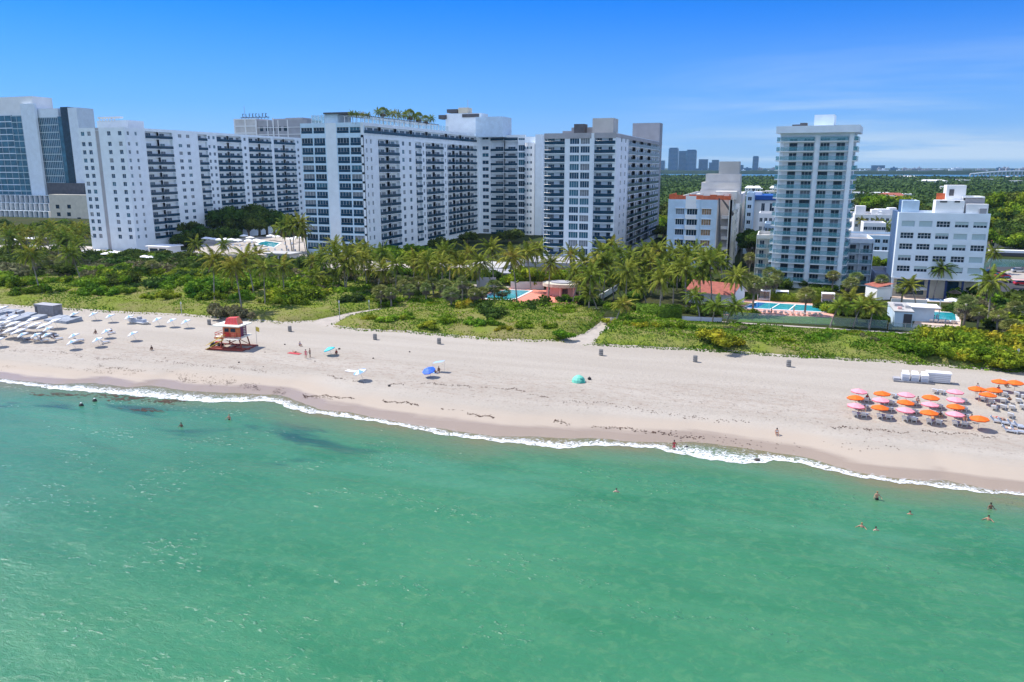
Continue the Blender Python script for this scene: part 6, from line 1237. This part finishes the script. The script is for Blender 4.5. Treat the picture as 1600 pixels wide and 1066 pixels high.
# ---------------------------------------------------------------- lifeguard tower
g0 = G(368, 541, 1.75); LGX = root('lifeguard_tower', (*g0, bz(*g0)), R(8), 'red and orange lifeguard tower on stilts with a cream roof slab and yellow ramp', 'lifeguard tower')
def lp(name, f): b = MB(); f(b); return b.obj(name, LGX)
for y in (-1.7,1.7): lp('skid', lambda b: b.box(-4.2,4.2,y-.18,y+.18,0,.28,'woodred'))
lp('base_beam', lambda b: (b.box(-4.,-3.7,-1.5,1.5,.02,.26,'woodred'), b.box(3.7,4.,-1.5,1.5,.02,.26,'woodred'), b.box(-.2,.2,-1.5,1.5,.02,.26,'woodred')))
for x in (-1.9,1.9):
    for y in (-1.55,1.55): lp('leg', lambda b: b.tube([(x*1.25,y*1.1,.25),(x,y,2.3)], .13, 'woodred'))
lp('cross_brace', lambda b: [b.tube([(-2.3,s*1.7,.35),(1.9,s*1.55,2.2)], .07, 'woodred') for s in (-1,1)]+[b.tube([(2.3,s*1.7,.35),(-1.9,s*1.55,2.2)], .07, 'woodred') for s in (-1,1)])
lp('deck', lambda b: (b.box(-3.3,2.7,-2.2,2.2,2.3,2.5,'creamboard'), b.box(-3.35,2.75,-2.3,-2.203,2.15,2.5,'woodorange')))
oct_ = [(-1.9,-1.2),(-1.3,-1.75),(1.5,-1.75),(2.1,-1.2),(2.1,1.2),(1.5,1.75),(-1.3,1.75),(-1.9,1.2)]
lp('cabin', lambda b: b.prism(oct_, 2.5, 4.75, 'woodorange'))
lp('cabin_panel', lambda b: (b.box(2.1,2.16,-1.15,1.15,2.55,4.7,'purple'), b.box(-1.2,-.1,-1.82,-1.755,2.6,3.5,'red'), b.box(.2,1.4,-1.82,-1.755,2.6,3.5,'coral')))
for x0, x1 in ((-1.15,-.2),(.25,1.3)): lp('shutter_window', lambda b: b.box(x0,x1,-1.84,-1.76,3.65,4.35,'glassdark'))
for i in range(6): lp('scallop_trim', lambda b: b.box(2.163,2.5,-.15,.15,2.6+i*.36,2.72+i*.36,'creamboard'))
lp('roof_slab', lambda b: (b.prism([(-3.6,-2.3),(2.6,-2.6),(2.9,2.3),(-3.4,2.6)], 4.8, 5.02, 'creamboard'),))
lp('roof_lantern', lambda b: (b.add([(-1.5,-1.1,5.03),(1.6,-1.1,5.03),(1.6,1.1,5.03),(-1.5,1.1,5.03),(-1.1,-.7,6.3),(1.0,-.7,6.45),(1.0,.7,6.45),(-1.1,.7,6.3)], [(0,1,5,4),(2,3,7,6),(3,0,4,7),(4,5,6,7)], 'redroof'), b.add([(1.6,-1.1,5.03),(1.6,1.1,5.03),(1.0,.7,6.45),(1.0,-.7,6.45)], [(0,1,2,3)], 'coral')))
lp('lantern_trim', lambda b: [b.tube([(x,-1.12+.4*abs(0),5.05),(x*.72,-.72,6.35)], .05, 'pinkrim', 5) for x in (-1.5,-.75,0,.75,1.55)])
lp('railing', lambda b: [b.tube([(-3.2,-2.1,z),(2.6,-2.1,z)], .05, 'red', 5) for z in (2.95,3.4)]+[b.tube([(x,-2.1,2.5),(x,-2.1,3.42)], .05, 'red', 5) for x in (-3.2,-2.3,-1.4,-.5,.4,1.3,2.6)]+[b.tube([(-3.2,y,2.5),(-3.2,y,3.42)], .05, 'red', 5) for y in (-2.1,2.1)]+[b.tube([(-3.2,-2.1,z),(-3.2,2.1,z)], .05, 'red', 5) for z in (2.95,3.4)])
lp('ramp', lambda b: (b.add([(-4.6,-2.5,.2),(-4.6,-3.6,.2),(-.6,-3.4,2.4),(-.6,-2.3,2.4),(-4.6,-2.5,.06),(-4.6,-3.6,.06),(-.6,-3.4,2.26),(-.6,-2.3,2.26)], [(0,1,2,3),(7,6,5,4),(1,5,6,2),(0,3,7,4)], 'yellow'), b.box(-.6,2.6,-3.4,-2.25,2.28,2.42,'creamboard')))
lp('ramp_rail', lambda b: [b.tube([(-4.6,y,.9),(-.6,y,3.2)], .05, 'yellow', 5) for y in (-3.6,-2.5)])
lp('ground_ramp', lambda b: b.box(-4.9,3.6,-3.4,-2.0,.0,.13,'woodred'))
g1 = G(402, 521, 1.8); b = MB(); b.tube([(0,0,0),(0,0,4.2)], .04, 'metal', 5); b.add([(0,0,4.2),(.75,.1,4.0),(.7,.1,3.1),(0,0,3.3)], [(0,1,2,3)], 'yellow'); tag(b.obj('warning_flag', None, (g0[0]+4.3, g0[1]+1, bz(*g0))), 'yellow warning flag flying beside the lifeguard tower', 'flag')
g1 = G(339, 541, 1.75); o = root('beach_buggy', (*g1, bz(*g1)), .3, 'dark beach buggy parked left of the lifeguard tower ramp', 'buggy'); b = MB(); b.box(-1.,1.,-.4,.4,.5,.85,'carblack'); b.box(-.2,.7,-.3,.3,.852,1.1,'clothred'); b.box(-1.2,-.75,-.55,.55,.85,.95,'carblack'); b.box(.7,1.2,-.5,.5,.86,.93,'pinkwall'); b.obj('body', o); b = MB(); b.tube([(.35,-.35,1.1),(.6,0,1.35),(.35,.35,1.1)], .03, 'metal', 5); b.obj('handlebar', o)
wm = MB(); wm.lathe([(.0,-.14),(.32,-.14),(.36,0),(.32,.14),(0,.14)], 'tyre', 12, Matrix.Rotation(math.pi/2,4,'X'), cap=False); wm = wm.mesh('wheel')
for x in (-.8,.8):
    for y in (-.55,.55): inst('wheel', wm, o, (x,y,.35))
LGX.scale = (.93,)*3
# ---------------------------------------------------------------- bins, posts, sheds
bn = root('litter_bin', (0,0,0)); b = MB(); b.lathe([(.32,0),(.36,.1),(.36,1.0),(.33,1.08)], 'binmetal', 14); b.obj('barrel', bn); b = MB(); [b.lathe([(.375,z),(.375,z+.06)], 'metal', 14) for z in (.2,.55,.9)]; b.obj('hoop', bn); tag(bn, None, 'litter bin'); KIDS[bn.name] = {'kids': [c for c in S.collection.objects if c.parent == bn]}
for i, (px, py) in enumerate(((327,507.5),(453,518),(586,530.5),(686,537.5),(939,555.5),(1086,565.5),(1232,573))):
    o = bn if i == 0 else copytree(bn, (0,0,0)); g = G(px, py, 1.75); o.location = (*g, bz(*g)-.02); o.scale = (1.1,)*3; zone('litter bins along the beach', o, 'grey litter barrel', 'standing on the sand below the dune', 1)
for px, pt, pb, lb in ((531,470,500,'thin white post beside the left sandy path'),(284,472,491,'thin dark post on the left dune grass'),(577,469,487,'short pale post on the crest of the middle dune'),(1588,545,572,'thin grey post in front of the golden bushes at right'),(1466,468,500,'tall thin pole before the small hotel pool'),(1157,384,412,'pale street pole between art deco hotel and slim tower')):
    g = G(px, pb, 2.2); h = onY(px, pt, g[1])[1]-2.; b = MB(); b.tube([(0,0,0),(0,0,h)], .08, 'metal', 6); b.box(-.15,.15,-.02,.02,h-.5,h,'white'); tag(b.obj('post', None, (*g, 2.)), lb, 'post')
def onbeach(name, px, py, rz, label, cat, fn, sc=1.):
    g = G(px, py, 1.75); o = root(name, (*g, bz(*g)-.01), rz, label, cat); o.scale = (sc,)*3; fn(o); return o
def pt(o, name, fn): b = MB(); fn(b); return b.obj(name, o)
def shed(o):
    pt(o, 'wall', lambda b: (b.box(-3.1,3.1,-1.2,1.2,0,2.5,'shedgrey'), [b.box(-3.05+i*.3,-2.98+i*.3,-1.24,-1.203,.05,2.45,'greywall') for i in range(21)])); pt(o, 'roof', lambda b: b.box(-3.2,3.2,-1.35,1.3,2.503,2.62,'greywall')); pt(o, 'door', lambda b: b.box(-2.9,-2.1,-1.27,-1.245,.05,2.1,'darkgrey'))
onbeach('storage_shed', 77, 492, -.05, 'grey boarded storage shed standing on the sand at the left', 'shed', shed)
def stack(o, w=3.4, seed=0):
    r = random.Random(seed)
    pt(o, 'cover', lambda b: [b.add([(x-.75,-1.9,.35+dz),(x+.72,-1.9,.35+dz),(x+.78,1.9,.8+dz),(x-.7,1.9,.8+dz),(x-.8,-2.0,.02),(x+.78,-2.0,.02),(x+.8,2.,.02),(x-.75,2.,.02)], [(0,1,2,3),(4,5,1,0),(5,6,2,1),(6,7,3,2),(7,4,0,3)], 'tarp') for x, dz in [(-w+i*1.55, r.uniform(0,.35)) for i in range(int(2*w/1.55)+1)]])
onbeach('covered_lounger_stack', 20, 500, 0, 'long stack of loungers under grey covers left of the grey shed', 'covered stack', lambda o: stack(o, 3.6, 1)); onbeach('covered_lounger_stack', 48, 498, 0, 'second grey-covered lounger stack touching the left side of the shed', 'covered stack', lambda o: stack(o, 2.4, 2)); onbeach('covered_lounger_stack', 101, 502, -.1, 'grey-covered lounger stack just right of the shed', 'covered stack', lambda o: stack(o, 3.6, 3)); onbeach('covered_lounger_stack', 16, 491, 0, 'pale covered stack at the far left behind the white umbrellas', 'covered stack', lambda o: stack(o, 3., 4))
def bins3(o):
    for i in range(3): pt(o, 'white_cover', lambda b: (b.box(-2.2+i*1.4,-1.1+i*1.4,-.7,.7,.25,1.35,'containerwhite'), b.add([(-2.2+i*1.4,-.7,1.353),(-1.1+i*1.4,-.7,1.353),(-1.2+i*1.4,.7,1.7),(-2.1+i*1.4,.7,1.7)], [(0,1,2,3)], 'fabricwhite'), b.box(-2.1+i*1.4,-1.2+i*1.4,-.74,-.703,.3,.8,'mattress')))
    pt(o, 'pallet', lambda b: (b.box(-3.4,2.5,-1.,1.,0,.25,'shedgrey'), b.box(-3.4,-2.4,-.6,.6,.253,.55,'greywall')))
onbeach('stacked_cushions', 1431, 597, 0, 'three white covered cushion stacks on a dark pallet, right beach', 'covered stack', bins3)
def cont(o): pt(o, 'body', lambda b: (b.box(-1.7,1.7,-.7,.7,.15,1.6,'containerwhite'), [b.box(-1.65,1.65,-.74,-.703,.35+i*.3,.42+i*.3,'greywall') for i in range(4)])); pt(o, 'lid', lambda b: b.box(-1.8,1.8,-.8,.75,1.603,1.75,'fabricwhite')); pt(o, 'skid', lambda b: (b.box(-1.75,1.9,-.6,-.4,0,.149,'darkgrey'), b.box(-1.75,1.9,.4,.6,0,.149,'darkgrey')))
onbeach('storage_box', 1465, 597.5, 0, 'white slatted storage box beside the covered cushion stacks', 'storage box', cont)
def ski(o): pt(o, 'hull', lambda b: b.add([(-2.2,-.7,.35),(1.6,-.8,.35),(2.5,0,.6),(1.6,.8,.35),(-2.2,.7,.35),(-2.,-.4,.0),(1.4,-.4,.0),(2.,0,.15),(1.4,.4,0),(-2.,.4,0)], [(0,1,2,3,4),(5,6,1,0),(6,7,2,1),(7,8,3,2),(8,9,4,3),(9,5,0,4)], 'plasticwhite')); pt(o, 'cover', lambda b: b.prism([(-1.6,-.5),(1.2,-.5),(1.2,.5),(-1.6,.5)], .36, .85, 'mattress')); pt(o, 'gear', lambda b: (b.box(-2.9,-2.,-.3,.4,.3,.9,'plasticwhite'), b.box(-.4,.3,-.3,.3,.853,1.3,'greywall')))
onbeach('rescue_boat', 219, 505.5, -.1, 'small white and grey boat on the sand below the dune, left', 'boat', ski, 1.2)
def tent(o): pt(o, 'shell', lambda b: [b.lathe([(1.15,0),(1.05,.45),(.75,.85),(.3,1.1),(0,1.15)], 'mint', 12, cap=False)]); pt(o, 'flap', lambda b: b.add([(.45,-1.1,.02),(1.25,-.6,.02),(.9,-.45,.7),(.5,-.7,.75)], [(0,1,2,3)], 'mintdark'))
onbeach('beach_tent', 904, 595, 0, 'small mint green pop-up tent alone on the open sand', 'tent', tent)
def bag(o, m='clothblack'): pt(o, 'bag_body', lambda b: b.lathe([(.2,0),(.32,.1),(.3,.3),(.12,.42)], m, 8)); pt(o, 'strap', lambda b: b.tube([(-.15,0,.35),(0,0,.55),(.15,0,.35)], .03, m, 5))
onbeach('backpack', 921, 592, 0, 'black backpack lying right of the mint green tent', 'bag', bag); onbeach('backpack', 1074, 679, 0, 'dark bag on the sand right of the person by the water', 'bag', bag)
for px, py, w, m, lb in ((552,577,1.5,'fabricwhite','white towel spread out left of the pale blue umbrella'),(460,551,1.4,'clothred','dark red towel in front of the standing couple'),(676,580,1.2,'clothblue','blue towel under the royal blue umbrella')):
    g = G(px, py, 1.75); b = MB(); b.box(-w,w,-.5,.5,0,.03,m); tag(b.obj('beach_towel', None, (*g, bz(*g)+.02), -.1), lb, 'towel')
g = G(685, 568, 3); b = MB(); b.add([(-.9,-.5,1.5),(.9,-.4,1.9),(1.,.6,1.95),(-.8,.5,1.6)], [(0,1,2,3),(3,2,1,0)], 'skycloth'); [b.tube([(x,y,0),(x,y,z)], .02, 'metal', 4) for x,y,z in ((-.85,-.45,1.5),(.9,.5,1.9))]; tag(b.obj('shade_canopy', None, (g[0], g[1], bz(*g))), 'pale blue shade cloth right of the royal blue umbrella', 'canopy')
g = G(1183, 720, 0); b = MB(); b.lathe([(.3,0),(.42,.1),(.3,.3),(.08,.36)], 'rock', 7); tag(b.obj('rock', None, (*g, -.05)), 'small dark rock in the foam at the waterline', 'rock')
for px, py, lb in ((127,634,'left dark float bobbing in the shallows at left'),(148,627,'right dark float bobbing in the shallows at left')): g = G(px, py, 0); b = MB(); b.lathe([(.05,-.1),(.35,0),(.3,.25),(.1,.4)], 'rock', 8); b.lathe([(.1,.35),(.16,.45),(0,.55)], 'plasticwhite', 6, cap=False); tag(b.obj('float', None, (*g, 0)), lb, 'float')
for px, py, lb in ((530,545,'a'),(492,562,'b'),(373,563,'c'),(411,569,'d'),(414,549,'e'),(445,538,'f'),(258,556,'g'),(640,550,'h'),(608,598,'i'),(630,597,'j'),(583,559,'k')):
    g = G(px, py, 1.75); b = MB(); s = .1+.06*((px*7)%3); b.lathe([(s,0),(s*1.2,s*.5),(s*.5,s*1.3)], 'rock', 7); o = tag(b.obj('driftwood', None, (*g, bz(*g)-.02)), None, 'driftwood'); zone('small dark debris on the sand', o, 'small dark lump of debris', 'on the open sand near the lifeguard tower')
# ---------------------------------------------------------------- people
PM = {}
def body(pose):
    """one skinned figure: joints for the pose, radii per joint, five fingers on each hand"""
    if pose in PM: return PM[pose]
    J = {}; E = []; RD = {}
    def j(n, p, r, par=None): J[n] = p; RD[n] = r; (E.append((par, n)) if par else None)
    Rx = lambda p, a, o=(0,0,0): (p[0], o[1]+(p[1]-o[1])*math.cos(a)-(p[2]-o[2])*math.sin(a), o[2]+(p[1]-o[1])*math.sin(a)+(p[2]-o[2])*math.cos(a))
    hip = {'stand':.92,'wade':.92,'sit':.16,'recline':.16,'lie':.12,'swim':.92}[pose]
    la = {'stand':0.05,'wade':.1,'sit':-.25,'recline':.75,'lie':1.5,'swim':.15}[pose]   # trunk lean backwards (towards +y)
    T = lambda x, y, z: (x, y*math.cos(la)+z*math.sin(la), hip+z*math.cos(la)-y*math.sin(la))
    j('pelvis', T(0,0,0), .125); j('waist', T(0,0,.2), .115, 'pelvis'); j('chest', T(0,0,.40), .135, 'waist'); j('neck0', T(0,0,.54), .065, 'chest'); j('neck', T(0,-.01,.60), .052, 'neck0'); j('chin', T(0,-.025,.66), .075, 'neck'); j('head', T(0,-.015,.75), .098, 'chin'); j('crown', T(0,0,.83), .07, 'head')
    for s, n in ((-1,'l'),(1,'r')):
        j(n+'sh', T(s*.17,0,.48), .062, 'chest')
        arms = {'stand':[(s*.26,-.02,.24),(s*.30,-.14,.02)],'wade':[(s*.30,-.05,.26),(s*.38,-.22,.14)],'sit':[(s*.24,-.10,.24),(s*.18,-.32,.12)],'recline':[(s*.26,.0,.22),(s*.22,-.12,.0)],'lie':[(s*.26,0,.24),(s*.28,-.02,.0)],'swim':[(s*.36,-.08,.34),(s*.48,-.28,.30)]}[pose]
        e, w = T(*arms[0]), T(*arms[1]); j(n+'el', e, .042, n+'sh'); j(n+'wr', w, .03, n+'el')
        d = (Vector(w)-Vector(e)).normalized(); sd_ = d.cross(Vector((0,1,.2))).normalized(); p = Vector(w)+d*.08; j(n+'palm', tuple(p), .032, n+'wr')
        for k in range(4):
            b0 = p+sd_*(k-1.5)*.021+d*.02; ln = (.07,.08,.075,.06)[k]; j(f'{n}f{k}a', tuple(b0+d*ln*.5), .0095, n+'palm'); j(f'{n}f{k}b', tuple(b0+d*ln+Vector((0,-.015,-.012))), .008, f'{n}f{k}a')
        j(n+'tha', tuple(p-d*.04+sd_*s*.05), .011, n+'palm'); j(n+'thb', tuple(p+sd_*s*.065+d*.01), .009, n+'tha')
        if pose in ('stand','wade','swim'): legs = [(s*.11,0,hip-.07,.092),(s*.12,-.03*s,.50,.062),(s*.13,.02,.09,.042),(s*.14,-.07,.035,.036),(s*.145,-.15,.025,.026)]
        elif pose == 'sit': legs = [(s*.11,-.05,.16,.09),(s*.16,-.45,.46,.06),(s*.16,-.62,.10,.042),(s*.16,-.72,.05,.036),(s*.16,-.80,.04,.026)]
        elif pose == 'recline': legs = [(s*.11,-.06,.15,.09),(s*.13,-.48,.20,.06),(s*.14,-.90,.12,.042),(s*.15,-.95,.18,.036),(s*.15,-.98,.26,.026)]
        else: legs = [(s*.11,-.06,.12,.09),(s*.13,-.48,.14,.06),(s*.15,-.92,.10,.042),(s*.17,-.98,.14,.036),(s*.18,-1.0,.21,.026)]
        par = 'pelvis'
        for k, (x, y, z, r) in enumerate(legs): j(f'{n}leg{k}', (x,y,z), r, par); par = f'{n}leg{k}'
    nm_ = list(J); me = bpy.data.meshes.new('body'); me.from_pydata([J[n] for n in nm_], [(nm_.index(a), nm_.index(b_)) for a, b_ in E], [])
    o = bpy.data.objects.new('tmp', me); S.collection.objects.link(o); md = o.modifiers.new('s', 'SKIN'); sv = me.skin_vertices[0].data
    for i, n in enumerate(nm_): sv[i].radius = (RD[n]*(1.15 if n in ('chest','waist','pelvis') else 1), RD[n]*(.8 if n in ('chest','waist') else 1)); sv[i].use_root = (n == 'pelvis')
    o.modifiers.new('u', 'SUBSURF').levels = 1; dg = bpy.context.evaluated_depsgraph_get(); m2 = bpy.data.meshes.new_from_object(o.evaluated_get(dg)); bpy.data.objects.remove(o); m2.name = 'body'
    m2.materials.clear(); m2.materials.append(MATS['skin']); m2.polygons.foreach_set('use_smooth', [True]*len(m2.polygons))
    def shell(sel, off, m, nm):
        vs = {}; V = []; Fc = []
        for p in m2.polygons:
            if sel(p.center):
                f = []
                for i in p.vertices:
                    if i not in vs: vs[i] = len(V); v = m2.vertices[i]; V.append(tuple(v.co+v.normal*off))
                    f.append(vs[i])
                Fc.append(tuple(f))
        me_ = bpy.data.meshes.new(nm); me_.from_pydata(V, [], Fc); me_.materials.append(MATS[m]); return me_
    H0 = Vector(J['head']); Hd = (Vector(J['crown'])-Vector(J['chin'])).normalized(); Pv = Vector(J['pelvis']); Ch = Vector(J['chest']); back = Vector(T(0,1,0))-Vector(T(0,0,0)); nv = (Ch-Pv).normalized()
    hair = shell(lambda c: (c-H0).length < .17 and (c-H0).dot(Hd) > -.05+.22*max(0,-(c-H0).dot(back))*1.0-.09*((c-H0).dot(back) > 0), .014, 'hair', 'hair')
    trunks = shell(lambda c: -.24 < (c-Pv).dot(nv) < .08 and (c-Pv).length < .30 and abs(c.x) < .25, .012, 'clothblack', 'swim_shorts')
    top = shell(lambda c: .26 < (c-Pv).dot(nv) < .46 and abs(c.x) < .17 and (c-Ch).length < .26, .010, 'clothblack', 'swim_top')
    nb = MB(); ey = [];  f_ = -back
    for s in (-1,1): nb.lathe([(0,-.012),(.012,0),(0,.012)], 'clothblack', 6, Matrix.Translation(H0+f_*.088+Vector((s*.032,0,0))+Hd*.0), cap=False)
    eyes = nb.mesh('eyes'); nb = MB(); nb.lathe([(.018,-.025),(.012,0),(.0,.03)], 'skin', 6, Matrix.Translation(H0+f_*.098-Hd*.03)); nose = nb.mesh('nose')
    PM[pose] = (m2, hair, trunks, top, eyes, nose); return PM[pose]
def person(pose, px, py, rz, label, z=None, skin='skin', bottom='clothblack', top=None, hair='hair', lift=0., sink=0., sc=1.):
    m2, hr, tr, tp, ey, ns = body(pose); g = G(px, py, 1.75 if z is None else z); zz_ = (bz(*g) if z is None else z)+lift-sink
    o = root('person', (*g, zz_), rz, label, 'person'); o.scale = (sc,)*3
    def ch(n, me, m):
        c = inst(n, me, o)
        if m: c.material_slots[0].link = 'OBJECT'; c.material_slots[0].material = MATS[m]
        return c
    ch('body', m2, skin); ch('hair', hr, hair); ch('swim_shorts', tr, bottom); inst('eyes', ey, o); ch('nose', ns, skin)
    if top: ch('swim_top', tp, top)
    return o
person('stand', 1054, 683, .4, 'tanned person in dark swimwear standing on wet sand near the waterline', skin='skindark', bottom='clothred', top='clothred')
person('sit', 1214, 667, .2, 'person in white with dark hair sitting alone on the open sand', top='clothwhite', bottom='clothwhite')
person('stand', 478, 558, .5, 'left person of the standing couple, wearing pink', top='pinkrim', bottom='pinkrim'); person('stand', 484.5, 556.5, -.5, 'right person of the standing couple, bare-chested', skin='skindark', bottom='clothblack')
person('sit', 526, 552, .3, 'person in dark red sitting right of the cyan umbrella', skin='skindark', top='clothred'); person('lie', 462, 549.5, 1.35, 'person lying on a dark towel left of the standing couple')
person('sit', 237.5, 545, .4, 'lone person in dark clothes sitting on the sand between umbrellas and water', top='clothblack', skin='skindark')
person('recline', 680, 581, 1.2, 'person reclining under the royal blue umbrella', skin='skindark', bottom='clothblack'); person('sit', 686, 579, .2, 'person seated right of the one under the royal blue umbrella', top='clothblack'); person('sit', 468, 540, 1.2, 'person sitting on a grey beach chair behind the standing couple', top='clothblue')
qq = q
for i, (pose, x, y, rz, sk, bt, tp_, lb, li) in enumerate((('recline',1275,385,2.8,'skinlight','clothred',None,'pale sunbather on a lounger right of the three orange umbrellas',.38),('recline',1390,340,2.8,'skin','clothblack','clothblack','sunbather reclining between the grey loungers at right',.38),
    ('lie',1290,462,1.3,'skinlight','clothred',None,'sunbather lying right of the lone front orange umbrella',.38),('lie',1345,480,1.3,'skin','clothblack','clothblack','dark-haired sunbather lying in the second front row at right',.38),('lie',1385,540,1.3,'skinlight','clothwhite',None,'sunbather lying lowest of the front rows at right',.38),
    ('sit',808,462,2.6,'skin','towel','towel','person in orange and white sitting in front of the fourth column',.0),('sit',862,452,.2,'skindark','clothblack','clothblack','dark figure seated beside the orange towel at the fourth column',.35),('sit',1096,470,.3,'skin','clothblue','clothblue','person in a light blue shirt under the fifth column front umbrella',.3),('sit',1048,472,0.1,'skin','clothred',None,'person seated left of the light blue shirt',.3),
    ('sit',250,402,.2,'skindark','clothblack',None,'left of two people under the first column front umbrella',.3),('sit',290,400,.0,'skin','clothwhite','clothwhite','right of two people under the first column front umbrella',.3),('stand',1143,268,.2,'skin','clothwhite','clothwhite','person in white standing behind the three orange umbrellas',0),('stand',1300,285,.2,'skindark','clothred','clothred','person in red standing among the orange umbrellas at right',0),
    ('stand',1165,325,.4,'skin','clothblue',None,'person standing just left of the three orange umbrellas',0),('sit',1360,215,.3,'skindark','clothblack','clothblack','person sitting below the rearmost orange pair',.0),('sit',690,340,.3,'skin','clothblack','clothwhite','person sitting right of the third column of umbrellas',.3),('sit',310,320,.3,'skindark','clothred','clothred','person in dark red right of the first column',.3))):
    person(pose, *qq(x, y), rz, lb, skin=sk, bottom=bt, top=tp_, lift=li)
for i, (x, y, rz, lb) in enumerate(((1165,385,.2,'seated figure beside the small blue-white umbrella far left'),(565,440,.2,'dark figure sitting right of the blue-white umbrella row'),(80,255,.2,'person standing among the white umbrellas at left'),(175,240,.2,'person standing behind the front white umbrella at left'),(245,330,.3,'person seated in shade below a white umbrella'),(30,395,.2,'person sitting at the lower left edge'),(270,452,1.2,'sunbather in orange lying in front of the blue-white row'),(430,455,.3,'sunbather sitting in front of the second blue-white umbrella'),(340,455,1.3,'sunbather lying between two blue-white umbrellas'),(1000,395,.3,'person sitting right of the leftover deck chair'))):
    person(('lie' if 'lying' in lb else 'stand' if 'standing' in lb else 'sit'), *q8(x, y+8), rz, lb, skin=('skin','skindark')[i%2], bottom=('clothblack','clothred')[i%2], top=('clothblack',None,'clothwhite')[i%3])
for i, (pose, px, py, rz, dep, lb, sk, bt, hr) in enumerate((('wade',1370,781,.2,.75,'bather with brown hair standing waist-deep, nearest the foam at right','skin','clothblack','hairblond'),('swim',1346,824,-.2,1.25,'left bather of the close pair at lower right','skin','clothblack','hairblond'),('swim',1369,829,.4,1.35,'right bather of the close pair at lower right','skinlight','clothblack','hair'),('swim',1422,804,.0,1.35,'bather with spread arms between the pair and the right edge','skin','clothblack','hair'),
    ('wade',1548,795,.2,1.05,'upper bather of two at the right edge','skindark','clothblack','hair'),('swim',1544,813,-.3,1.2,'lower bather of two at the right edge','skin','clothblack','hair'),('swim',963,769,.2,1.3,'lone bather in the green water right of the centre','skinlight','clothred','hair'),('wade',283,667,.2,1.1,'lone bather far left, left of the other one','skindark','clothblack','hair'),('wade',358,656,.1,.9,'lone bather far left in dark shorts near the weed beds','skin','clothblack','hairblond'))):
    person(pose, px, py, rz, lb, z=0., skin=sk, bottom=bt, hair=hr, sink=dep)
for px, py, m_, i in person_later: person('stand', px, py, .5*i, ('person standing at the small hotel pool','second person in the blue top at the small hotel pool','person in red beside the bar building','person in red walking on the pink pool deck','person in black on the left of the pink pool deck','person in white near the bar building gate')[i], z=LZ+.06, bottom=m_, top=m_)
label_zones()
